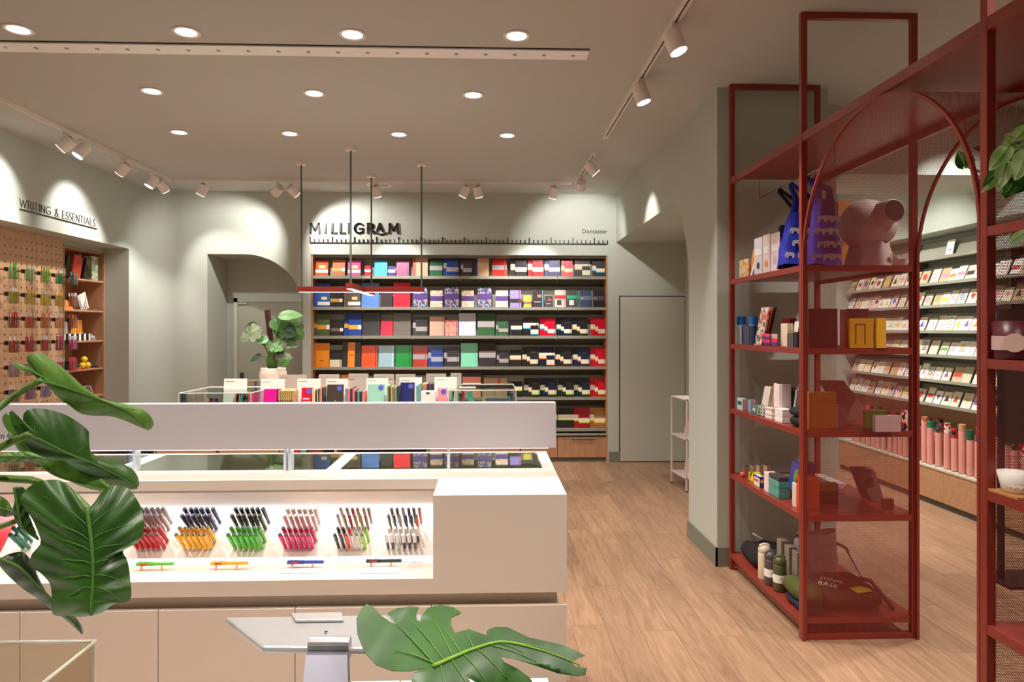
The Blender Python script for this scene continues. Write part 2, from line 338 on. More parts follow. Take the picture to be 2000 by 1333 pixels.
# aluminium shutter rail on the ceiling
r = thing('ceiling_rail', 'white aluminium rail with a row of round screws across the ceiling', 'rail', (-1.7, 4.16, CZ-.012))
ob('strip', MB().box((-4.08, 4.09, CZ-.012), (.612, 4.225, CZ-.0005)), M((252, 252, 255), .4, spec=.8), r, bevel=.002)
ob('slot', MB().box((-4.08, 4.08, CZ-.004), (.612, 4.09, CZ-.0005)), BLACK, r)
sm = None
for i in range(26):
    x = .52-i*.178
    if x < -3.9: break
    if sm is None: sm = ob('screw', MB().cyl((0, 0, -.004), (0, 0, 0), .011, .013, n=10), STEEL, r, smooth=False, local=True); q = sm
    else: q = sm.copy(); C.objects.link(q)
    q.location = Vector((x, 4.155, CZ-.012))-OFF[r.name]
# tracks
def track(name, a, b, label):
    a = Vector(a); b = Vector(b); t = thing(name, label, 'track', ((a+b)/2)[:2]+(CZ-.03,))
    d = (b-a).normalized(); e = Vector((-d.y, d.x, 0))*.018
    m = MB()
    for s in (-1, 1):
        m.add([a+e*s, b+e*s, b+e*s*.45, a+e*s*.45, a+e*s+Vector((0, 0, -.03)), b+e*s+Vector((0, 0, -.03)), b+e*s*.45+Vector((0, 0, -.03)), a+e*s*.45+Vector((0, 0, -.03))],
              [(0, 3, 2, 1), (4, 5, 6, 7), (0, 1, 5, 4), (1, 2, 6, 5), (2, 3, 7, 6), (3, 0, 4, 7)])
    ob('rail_body', m, LAMPW, t)
    e *= .45; z = Vector((0, 0, -.012))
    ob('slot', MB().add([a+e+z, b+e+z, b-e+z, a-e+z, a+e, b+e, b-e, a-e], [(0, 1, 2, 3), (4, 7, 6, 5), (0, 4, 5, 1), (2, 6, 7, 3), (1, 5, 6, 2), (3, 7, 4, 0)]), BLACK, t)
    ob('end_cap', MB().box(b+Vector((-.02, -.02, -.032)), b+Vector((.02, .02, 0))), LAMPW, t)
track('lighting_track', (-3.54, 0, CZ), (-3.54, 7.72, CZ), 'white lighting track running along the left wall ceiling')
track('lighting_track', (-3.50, 7.74, CZ), (.93, 7.74, CZ), 'long white lighting track across the ceiling in front of the back wall')
track('lighting_track', (1.005, 7.80, CZ), (1.005, 6.44, CZ), 'short white lighting track at the right end of the back track')
track('lighting_track', (1.013, 0, CZ), (1.013, 5.85, CZ), 'white lighting track along the ceiling near the red shelving')
def head(px, py, x=None, y=None, tgt=None, e=E_SPOT, ang=32, lit=False, label='', s=1.0, blend=.65, col=NEUT):
    hz = CZ-.125
    p = PX(px, py, x) if x is not None else PY(px, py, y); p.z = hz
    if x is not None: p.x = x
    else: p.y = y
    tgt = Vector(tgt); d = (tgt-p).normalized(); c = p
    t = thing('track_spotlight', label, 'spotlight', (p.x, p.y, CZ-.03), group='track spotlights')
    ob('adapter', MB().box((p.x-.022, p.y-.022, CZ-.055), (p.x+.022, p.y+.022, CZ-.031)), LAMPW, t, bevel=.003)
    ob('bracket', MB().cyl((p.x, p.y, CZ-.05), c-d*.05+Vector((0, 0, .02)), .008, n=8), M((150, 146, 140), .4, .4), t)
    ob('housing', MB().cyl(c-d*.06, c+d*.062, .05*s, n=28), LAMPW, t, smooth=False, bevel=.004)
    ob('lens', MB().cyl(c+d*.0622, c+d*.064, .045*s, n=24), GLOW, t)
    if e: spot('lamp', c+d*.075, tgt, e, ang, blend, col, .02, t)
LT = -3.54; YT = 7.74
head(130, 283, x=LT, tgt=(XL, 5.75, 2.7), label='white cylinder spotlight on left track, nearest of the left pair', ang=84, e=E_SPOT*.36, blend=.7)
head(160, 297, x=LT, tgt=(-4.4, 5.3, 1.5), label='white cylinder spotlight with bright rim, second on the left track', ang=70, e=E_SPOT*.9, blend=.7)
head(241, 330, x=LT, tgt=(XL, 6.85, 2.65), label='white cylinder spotlight alone in the middle of the left track', ang=84, e=E_SPOT*.36, blend=.7)
head(297, 355, x=LT, tgt=(XL-.2, 6.9, 1.7), label='white cylinder spotlight on left track, before the corner one', ang=70, e=E_SPOT*.5, blend=.7)
head(317, 366, x=LT, tgt=(-3.2, 8.4, 2.3), label='white cylinder spotlight on left track closest to the track corner', ang=60, e=E_SPOT*.45)
head(396, 371, y=YT, tgt=(-4.05, 7.85, 1.5), label='lit spotlight facing left, first on the back track', ang=70, e=E_SPOT*1.0, blend=.7)
head(542, 374, y=YT, tgt=(-3.2, 8.44, 2.55), label='white spotlight on back track left of the pendant rod, tilted left', ang=84, e=E_BACK*.8, blend=.7)
head(572, 374, y=YT, tgt=(-1.55, 8.44, 2.55), label='white spotlight on back track crossed by the left pendant rod', ang=90, e=E_BACK*.85, blend=.6)
head(735, 375, y=YT, tgt=(-1.0, 8.44, 1.9), label='white spotlight on back track beside the round ceiling vent', ang=66, e=E_BACK)
head(908, 376, y=YT, tgt=(-1.5, 8.2, .9), label='lit spotlight facing down left in the middle of the back track', ang=60, e=E_BACK)
head(933, 376, y=YT, tgt=(.5, 8.6, .7), label='white spotlight pointing down, right of the lit middle one', ang=60, e=E_BACK*1.2)
head(1081, 375, y=YT, tgt=(.45, 8.55, 1.6), label='white spotlight near the right end of the back track', ang=64, e=E_BACK)
head(1135, 363, x=1.005, tgt=(1.15, 8.44, 2.6), label='white spotlight hanging where short track meets back track', ang=90, e=E_BACK*.6, blend=.55)
head(1156, 333, x=1.005, tgt=(1.62, 6.62, 2.55), label='white spotlight tilted right on the short track', ang=62, e=E_BACK*.4)
head(1252, 180, x=1.013, tgt=(1.62, 4.35, 1.3), label='large lit white spotlight at far end of the right track', ang=56, e=E_SPOT*.43, s=1.0)
head(1318, 90, x=1.013, tgt=(1.7, 3.35, 1.2), label='large white spotlight on right track nearest the camera', ang=60, e=E_SPOT*.8)
def hidden_head(p, tgt, label, e=E_SPOT, ang=50):  # spotlight out of view, added to light the card room
    p = Vector(p); tgt = Vector(tgt); d = (tgt-p).normalized()
    t = thing('track_spotlight', label, 'spotlight', (p.x, p.y, CZ-.03), group='added spotlights in the card room')
    ob('adapter', MB().cyl((p.x, p.y, CZ-.001), p-d*.04, .01, n=8), LAMPW, t); ob('housing', MB().cyl(p-d*.06, p+d*.062, .05, n=24), LAMPW, t); ob('lens', MB().cyl(p+d*.0622, p+d*.064, .045, n=20), GLOW, t)
    spot('lamp', p+d*.075, tgt, e, ang, .5, NEUT, .02, t)
for y, ty, s in [(4.5, 5.3, 'nearest'), (6.1, 6.1, 'middle'), (7.2, 7.1, 'farthest')]:
    hidden_head((3.1, y, CZ-.125), (4.3, ty, 1.2), f'added unseen spotlight aimed at the card rack, {s} of three', E_SPOT*.62, 90)
hidden_head((3.1, 6.6, CZ-.14), (3.2, 7.98, 1.6), 'added unseen spotlight aimed at the far wall of the card room', E_SPOT*.5, 70)
hidden_head((1.95, 7.4, OT+.6-.125), (2.2, 8.4, 1.5), 'x', 0.01) if False else None
v = thing('ceiling_vent', 'round white ceiling vent ring beside the back track', 'vent', (-1.262, 7.99, CZ))
ob('ring', MB().lathe([(.118, 0), (.15, -.001), (.148, -.008), (.122, -.01), (.112, -.002)], (-1.262, 7.99, CZ), 32, cap=0), LAMPW, v, smooth=True)
ob('disc', MB().cyl((-1.262, 7.99, CZ-.006), (-1.262, 7.99, CZ-.001), .105, n=32), CEIL, v)
# pendant: two crossed linear bars
px_ = -1.268; py_ = 6.93; pz = 2.05
p = thing('pendant_light', 'red cross-shaped linear pendant hung on four grey rods', 'pendant light', (px_, py_, pz))
PRED = M((140, 42, 34), .4); PG = emit((1, .95, .9), 5)
ob('bar', MB().box((-1.90, py_-.03, pz-.022), (-.645, py_+.03, pz+.03)), PRED, p, bevel=.002)
ob('light_strip', MB().box((-1.89, py_-.024, pz-.026), (-.655, py_+.024, pz-.0225)), PG, p)
ob('bar', MB().box((px_-.03, 6.29, pz-.026), (px_+.03, 7.54, pz+.026)), PRED, p, bevel=.002)
ob('light_strip', MB().box((px_-.024, 6.30, pz-.030), (px_+.024, 7.53, pz-.0265)), PG, p)
for x, y in [(-1.875, py_), (-.671, py_), (px_, 6.36), (px_, 7.48)]:
    ob('rod', MB().cyl((x, y, pz+.02), (x, y, CZ-.03), .009, n=8), M((96, 104, 96), .5), p)
    ob('canopy', MB().cyl((x, y, CZ-.032), (x, y, CZ-.0005), .05, n=24), LAMPW, p, bevel=.003)
l = bpy.data.lights.new('pendant_lamp', 'AREA'); l.shape = 'RECTANGLE'; l.size = 1.2; l.size_y = .05; l.energy = 14; l.color = (1, .93, .86)
o = bpy.data.objects.new('pendant_lamp', l); C.objects.link(o); o.parent = p; o.location = (0, 0, -.04)
# ------------------------------------------------------------------ signs
s = thing('wall_sign', 'black MILLIGRAM lettering with a curved tail over a ruler line', 'sign', PY(605, 475, YB-.02))
LZ = PY(605, 455.5, YB).z; LH = PY(605, 437, YB).z-LZ
pos = [PY(x, 455, YB).x for x in (606.5, 636, 649, 665.5, 681.5, 693, 718.5, 736, 760)]; x0 = pos[0]
for i, ch in enumerate('MILLIGRAM'):
    hh = LH*(.78 if i == 7 else 1)
    zz = LZ+(LH-hh if i == 7 else 0)
    ob('letter', stroke_text(ch, hh, 0, .021, (pos[i], YB-.0005, zz), (1, 0, 0), (0, 0, 1), .018), INK, s)
q = [(PY(x, y, YB).x, PY(x, y, YB).z) for x, y in [(724, 447), (730, 453), (737, 457), (744, 459), (750, 458), (755, 456)]]
m = MB()
for a, b in zip(q, q[1:]):
    d = Vector((b[0]-a[0], b[1]-a[1])).normalized()*.009; e = Vector((-d.y, d.x)); a = Vector(a)-d; b = Vector(b)+d
    m.prism([tuple(a+e), tuple(a-e), tuple(b-e), tuple(b+e)], XZ, YB-.0005, YB-.018)
ob('tail', m, INK, s)
s = thing('wall_sign', 'small black Doncaster lettering above the right end of the ruler', 'sign', PY(1137, 457, YB-.01))
a, b = PY(1137, 456, YB-.0005), PY(1186, 456, YB-.0005); ob('letters', text_mb('Doncaster', b.x-a.x, a, (1, 0, 0), (0, 0, 1), .004), INK, s)
rz = PY(606, 474.5, YB).z; rx0, rx1 = PY(606, 474, YB).x, PY(1186, 474, YB).x
s = thing('ruler_sign', 'long black ruler line with tick marks on the wall above the bookcase', 'sign', ((rx0+rx1)/2, YB-.01, rz))
ob('line', MB().box((rx0, YB-.015, rz-.006), (rx1, YB-.0005, rz+.006)), INK, s)
st = (rx1-rx0)/68
tk = {1: MB().box((-.005, -.015, .006), (.005, -.0005, .075)), 0: MB().box((-.005, -.015, .006), (.005, -.0005, .045))}; tr = {}
for i in range(69):
    k = 1 if i % 5 == 0 else 0
    if k not in tr: tr[k] = ob('tick', tk[k], INK, s, local=True); q = tr[k]
    else: q = tr[k].copy(); C.objects.link(q)
    q.location = Vector((rx0+i*st, YB, rz))-OFF[s.name]
a = PX(38, 402, XL); b = PX(185, 440, XL)
s = thing('wall_sign', 'thin outlined WRITING & ESSENTIALS lettering, underlined, on the left wall', 'sign', (XL+.01, a.y, a.z-.02))
wt = sum(GLY[c][0] for c in 'WRITING & ESSENTIALS')*.072; gp = (b.y-a.y-wt)/19
zb = PX(38, 403, XL).z
ob('letters', stroke_text('WRITING & ESSENTIALS', .072, gp, .0032, (XL+.0005, a.y, zb-.005), (0, 1, 0), (0, 0, 1), .006), M((70, 72, 66), .5), s)
ob('underline', MB().box((XL+.0005, a.y, zb-.03), (XL+.008, b.y+.03, zb-.02)), INK, s)
# ------------------------------------------------------------------ back bookcase
YF = 8.475
BACKP = 8.75
bc = thing('bookcase', 'long built-in grey-green bookcase filled with notebooks in the back wall', 'bookcase', (-.34, 8.6, 0))
SZ = [PY(900, y, YF).z for y in (540, 600.5, 656.5, 717, 777, 838.5)]
MX = [PY(x, 600, YF).x for x in (609, 707, 803, 898, 993.5, 1088.5, 1186)]
ob('side_panel', MB().box((BX0, YF-.02, .0), (BX0+.02, BACKP, NT-.001)), OAKV, bc)
ob('side_panel', MB().box((BX1-.02, YF-.02, .0), (BX1, BACKP, NT-.001)), OAKV, bc)
ob('back_panel', MB().box((BX0, BACKP, 0), (BX1, BACKP+.02, NT-.001)), SHELFG, bc)
ob('top_panel', MB().box((BX0, BACKP-.26, NT-.03), (BX1, BACKP, NT-.001)), SHELFG, bc)
for z in SZ:
    for a, b in zip(MX, MX[1:]):
        ob('shelf', MB().box((a+.002, YF, z-.006), (b-.002, BACKP-.01, z)).box((a+.002, YF-.014, z-.034), (b-.002, YF, z+.003)), SHELFB, bc)
        m = MB().prism([(8.585, z), (8.592, z), (8.632, z+.268), (8.625, z+.268)], YZ, a+.002, b-.002)
        ob('backrest', m, SHELFB, bc)
    for x in MX[1:-1]: ob('bracket', MB().box((x-.012, YF+.07, z-.05), (x+.012, YF+.18, z-.008)), M((150, 140, 124), .5), bc)
ztop = SZ[-1]-.05
ob('counter_ledge', MB().box((BX0, 8.45, ztop-.035), (BX1, BACKP, ztop-.01)), M((150, 148, 128), .5), bc)
ob('kick_board', MB().box((BX0, 8.50, 0), (BX1, BACKP, .055)), SKIRT, bc)
ob('cabinet_carcass', MB().box((BX0, 8.485, .055), (BX1, BACKP, ztop-.036)), M((70, 60, 50), .6), bc)
for a, b in zip([BX0]+MX[1:-1], MX[1:-1]+[BX1]):
    d = ob('drawer_front', MB().box((a+.003, 8.463, .06), (b-.003, 8.483, ztop-.055)), OAKV, bc, bevel=.001)
    cx = (a+b)/2; ob('handle', MB().box((cx-.15, 8.445, ztop-.075), (cx+.15, 8.463, ztop-.068)), SHELFB, d, local=False)
ORD = ['first', 'second', 'third', 'fourth', 'fifth', 'sixth', 'seventh', 'eighth', 'ninth', 'tenth', 'eleventh', 'twelfth', 'thirteenth', 'fourteenth']
LABS = {}
def uniq(l):
    if l in LABS: LABS[l] += 1; print('DUPLABEL', l)
    LABS[l] = 1; return l
_first = [None]
def nbook(px0, px1, ptop, zs, Y, mat, label, bands=(), t=.014, lean=.13, group='notebooks in the back bookcase', name='notebook', corner=.004):
    a = PY(px0, 600, Y); b = PY(px1, 600, Y); w_ = b.x-a.x; h = (PY(px0, ptop, Y).z-zs)/math.cos(lean)
    T = Matrix.Translation((0, 0, 0)) @ Matrix.Rotation(-lean, 4, 'X')
    r = thing(name, uniq(label), 'notebook', ((a.x+b.x)/2, Y, zs+.0006), group=group)
    m = MB(); m.T = T; m.box((-w_/2, 0, 0), (w_/2, t, h)); ob('cover', m, mat, r, local=True, bevel=.0015)
    m = MB(); m.T = T; m.box((-w_/2+.002, .0025, h-.0005), (w_/2-.003, t-.0025, h+.0003)); ob('page_block', m, PAPER, r, local=True)
    for fx0, fx1, fz0, fz1, rgb, nm in bands:
        m = MB(); m.T = T; m.box((-w_/2+fx0*w_-.0004, -.0012, fz0*h), (-w_/2+fx1*w_+.0004, -.0001, fz1*h)); ob(nm, m, M(rgb, .45), r, local=True)
    return r
CR = (232, 222, 196); WB = (232, 226, 222); GY = (172, 166, 166)
def stylebands(st, c2, fr=(.38, .66)):
    B = []
    if st == 'lb': B = [(.25, .8, .48, .7, (238, 205, 150), 'label'), (0, 1, .22, .41, WB, 'paper_band')]
    elif st == 'b': B = [(0, 1, fr[0], fr[1], c2, 'paper_band')]
    elif st == 'bl': B = [(0, 1, fr[0]+.06, fr[1], CR, 'paper_band'), (0, 1, fr[0], fr[0]+.06, c2, 'band_edge')]
    elif st == 'ob': B = [(0, .74, .3, .5, c2, 'paper_band'), (.74, .99, .3, .5, WB, 'band_end')]
    elif st == 'e': B = [(.86, .9, 0, 1, c2, 'elastic_strap')]
    return B
# rows: (x0, x1, top, rgb, description, style, colour 2[, extra])
ROWS = [
 ('top', [(616, 640.4, 508.7, (250, 88, 42), 'orange red with cream label', 'lb', 0), (649, 673.5, 507, (198, 122, 84), 'tan brown with gold band', 'ob', (222, 170, 96)), (679, 704, 509, (238, 92, 166), 'bright pink', 'lb', 0),
  (712, 725.5, 519, (222, 48, 66), 'tiny red', 'b', WB), (731, 756, 508.7, (82, 178, 226), 'sky blue', 'e', (60, 150, 200)), (757.5, 772, 520, (70, 66, 122), 'tiny indigo', 'b', WB), (774, 798.5, 509, (158, 98, 130), 'mauve', 'e', (130, 70, 100)),
  (806.5, 835.5, 503, (222, 170, 138), 'beige with coral edge', 'strip', (232, 90, 70)), (839, 864, 508.7, (44, 104, 66), 'dark green with grey band', 'b', GY), (866, 895.5, 502.5, (36, 66, 140), 'royal blue', 's2g', GY),
  (900, 922.5, 507, (66, 54, 56), 'charcoal', 's2g', GY), (927, 955, 503, (216, 172, 136), 'kraft with navy edge', 'strip', (40, 50, 110)), (961.5, 989.5, 503, (196, 44, 36), 'brick red with grey band', 'be', GY),
  (997.5, 1029, 503.5, (44, 40, 40), 'black with yellow-edged band', 's2l', (240, 190, 40)), (1031, 1061.5, 503, (168, 30, 44), 'crimson with lime-edged band', 's2l', (190, 200, 40)), (1063.5, 1094, 504, (66, 66, 104), 'slate violet with orange-edged band', 's2l', (230, 140, 60)),
  (1096.5, 1119, 508, (230, 76, 92), 'coral pink', 's2l', (236, 160, 90)), (1122.5, 1153.5, 505.5, (70, 62, 62), 'grey black with lime-edged band', 'w2', (190, 210, 50)), (1157.5, 1181.5, 508, (60, 54, 58), 'black with cyan-edged band', 's2l', (60, 170, 210))]),
 ('second', [(611.5, 644.6, 553.5, (50, 78, 172), 'large cobalt blue', 's2p', (38, 92, 160)), (645, 669, 567, (46, 40, 42), 'black with ochre band', 'ob', (206, 152, 50)), (671, 704, 553.5, (100, 84, 70), 'large taupe', 's2p', (96, 80, 66)),
  (705.5, 739.6, 552.5, (92, 134, 200), 'large sky blue', 'p', 0), (743, 766, 567, (66, 56, 58), 'shrink-wrapped charcoal', 'p', 0), (768, 801, 552, (244, 44, 62), 'large scarlet', 'p', 0),
  (806.5, 834.5, 560.5, 'F1', 'dark blue floral, left one', 'b', (88, 60, 130)), (840, 864, 567.5, 'F2', 'cream floral, left one', 'b', (92, 62, 132)), (867.5, 896.5, 560.5, 'F1', 'dark blue floral, middle one', 'b', (88, 60, 130)), (901.5, 925.5, 567.5, 'F2', 'cream floral, middle one', 'b', (92, 62, 132)),
  (932.5, 960, 560.5, 'F1', 'dark blue floral, right one', 'b', (88, 60, 130)), (968, 992, 567.5, 'F2', 'cream floral, right one', 'b', (92, 62, 132)), (996.5, 1017.5, 567, (146, 136, 210), 'lavender with red strap', 'x', ((46, 40, 44), (220, 50, 70))),
  (1022.8, 1038.2, 578, (206, 204, 74), 'small lime yellow', 'x', ((130, 96, 96), (230, 110, 80))), (1041, 1062.5, 567, (58, 50, 50), 'dark brown with blue strap', 'm', ((220, 120, 100), (120, 180, 210))), (1064.5, 1080, 578, (74, 68, 68), 'small dark grey', 'm', ((200, 90, 80), (60, 54, 54))),
  (1084, 1105, 566.7, (196, 188, 180), 'pale grey with red band', 'xr', ((224, 40, 50), (230, 60, 60))), (1107.5, 1130, 567, (70, 70, 66), 'dark grey with green band', 'xr', ((30, 160, 120), (30, 130, 100))), (1133.5, 1155.5, 567, (62, 78, 106), 'slate blue', 'x2', ((110, 124, 150), (34, 44, 66))), (1159, 1181.5, 567.5, (36, 32, 44), 'midnight blue', 'x2', ((84, 72, 86), (20, 18, 26)))]),
 ('third', [(610, 643.7, 612.7, (82, 94, 58), 'olive green', 's2o', (206, 152, 50)), (645.4, 670, 626.5, (44, 38, 40), 'small black with brown band', 'ob', (110, 96, 90)), (672, 705.7, 613, (32, 62, 142), 'deep blue', 's2o', (214, 164, 50)),
  (707, 742, 612, (56, 50, 52), 'large shrink-wrapped black', 'p', 0), (743.5, 767, 626.5, (226, 32, 68), 'raspberry red', 'p', 0), (768, 802, 612, (110, 102, 92), 'large warm grey', 'p', 0), (806, 834.7, 619.6, (48, 44, 46), 'black with pale band', 's2g', GY),
  (839, 867.6, 619, (226, 178, 156), 'blush beige', 'e', (190, 150, 140)), (869, 894, 625, 'F3', 'coral patterned', 'e', (60, 50, 110)), (896, 929, 612, (206, 208, 232), 'large pale lavender', 'e', (180, 184, 210)), (932.8, 966, 612, (58, 100, 64), 'large forest green', 'b', GY),
  (969, 993, 626.5, (62, 98, 68), 'small forest green', 's2g', GY), (998, 1019.5, 626.5, (38, 34, 34), 'black with cyan-edged band', 'bl', (40, 170, 210)), (1022, 1052, 620.7, (34, 32, 32), 'black with wide band', 'w2', (40, 170, 210)), (1054.6, 1085, 620.5, (208, 0, 46), 'scarlet', 's3', (60, 150, 200)),
  (1087, 1116.8, 621, (28, 30, 42), 'ink blue', 's3', (40, 160, 200)), (1118, 1148, 621, (34, 32, 32), 'black yellow-edged', 's3', (220, 200, 60)), (1154, 1184, 621, (206, 10, 44), 'red yellow-edged', 's3', (230, 200, 60))]),
 ('fourth', [(607, 642.6, 671, (240, 140, 26), 'large amber orange', 's2p', (236, 142, 32)), (643.7, 667, 683.7, (46, 42, 46), 'black over cream', 'half', (226, 212, 176)), (668, 703.6, 669.4, (54, 48, 48), 'dark charcoal with orange spine block', 'mid', (236, 138, 40)),
  (705.7, 737, 676, (240, 84, 34), 'vermilion', 'e', (50, 40, 40)), (738.7, 769.7, 676, (158, 196, 208), 'pale blue', 'e', (220, 228, 230)), (772, 804, 676, (10, 148, 62), 'emerald green', 'e', (20, 80, 40)), (806, 834.7, 677, (182, 56, 40), 'rust red', 'be', GY),
  (836, 865, 677, (40, 68, 146), 'blue with lilac band', 's2g', (170, 170, 190)), (867, 897, 677.5, (56, 50, 54), 'anthracite', 's2g', GY), (900, 933, 671, (132, 212, 176), 'large mint green', 'e', (110, 190, 160)), (935.5, 968, 671, (58, 52, 54), 'large charcoal', 'b', GY),
  (970.6, 993.7, 684.7, (58, 54, 58), 'small charcoal', 's2g', GY), (995.8, 1017.9, 683.7, (44, 38, 34), 'small black with orange-edged band', 'bl', (240, 130, 40)), (1020, 1051, 678.4, (42, 38, 34), 'brown black', 's3', (240, 130, 40)), (1052.7, 1083.6, 678.4, (26, 34, 58), 'navy with wide band', 'w2', (240, 130, 50)),
  (1085, 1116.8, 678.5, (36, 36, 34), 'jet black', 's3', (236, 130, 50)), (1119, 1151, 678.8, (28, 36, 60), 'dark navy', 's3', (236, 130, 50)), (1153.6, 1184, 678.5, (206, 10, 44), 'red orange-edged', 's3', (240, 130, 40))]),
 ('fifth', [(612, 640, 736, (50, 44, 46), 'plain black left', 'p', 0), (665, 690, 733, (232, 134, 30), 'orange behind the signs', 'p', 0), (762, 792, 733, (52, 46, 46), 'dark grey behind the signs', 'p', 0), (901, 941, 727, (60, 52, 54), 'black, salmon folder in front', 'salm', (238, 150, 120)), (945, 991, 739.6, (184, 150, 120), 'kraft paper tied with red band', 'kr', (200, 70, 60)),
  (998, 1020, 745.7, (38, 34, 34), 'small black lime-edged', 'bl', (170, 200, 50)), (1023.5, 1054, 739, (40, 36, 34), 'brown black', 's3', (160, 200, 40)), (1055, 1087, 739, (28, 36, 56), 'navy', 's3', (160, 200, 50)), (1089.8, 1121, 739, (38, 34, 32), 'black', 's3', (160, 200, 40)), (1121, 1152.5, 739, (26, 34, 50), 'ink navy', 's3', (160, 200, 50)), (1152.5, 1184, 739, (200, 8, 32), 'bright red', 's3', (190, 190, 50))]),
 ('bottom', [(1060, 1088.5, 797.7, (60, 56, 50), 'brown with orange edge', 'bl', (240, 130, 60)), (1090.5, 1121.5, 797.7, (40, 34, 34), 'black with wide lime band', 'bl', (150, 210, 40)), (1121.5, 1152, 797.7, (160, 14, 36), 'dark red', 's2l', (190, 200, 50)), (1152, 1182.5, 797.7, (160, 108, 56), 'ochre brown', 's2l', (240, 190, 50))])]
FL = {'F1': floral([(44, 50, 100), (60, 70, 130), (30, 34, 66), (120, 130, 180), (226, 150, 110), (70, 130, 170), (230, 226, 230)], 90), 'F2': floral([(238, 214, 190), (240, 222, 200), (226, 170, 130), (236, 214, 196), (120, 130, 130), (240, 190, 160), (244, 230, 212)], 110), 'F3': floral([(238, 170, 150), (228, 90, 80), (240, 200, 186)], 130)}
YB0 = 8.50
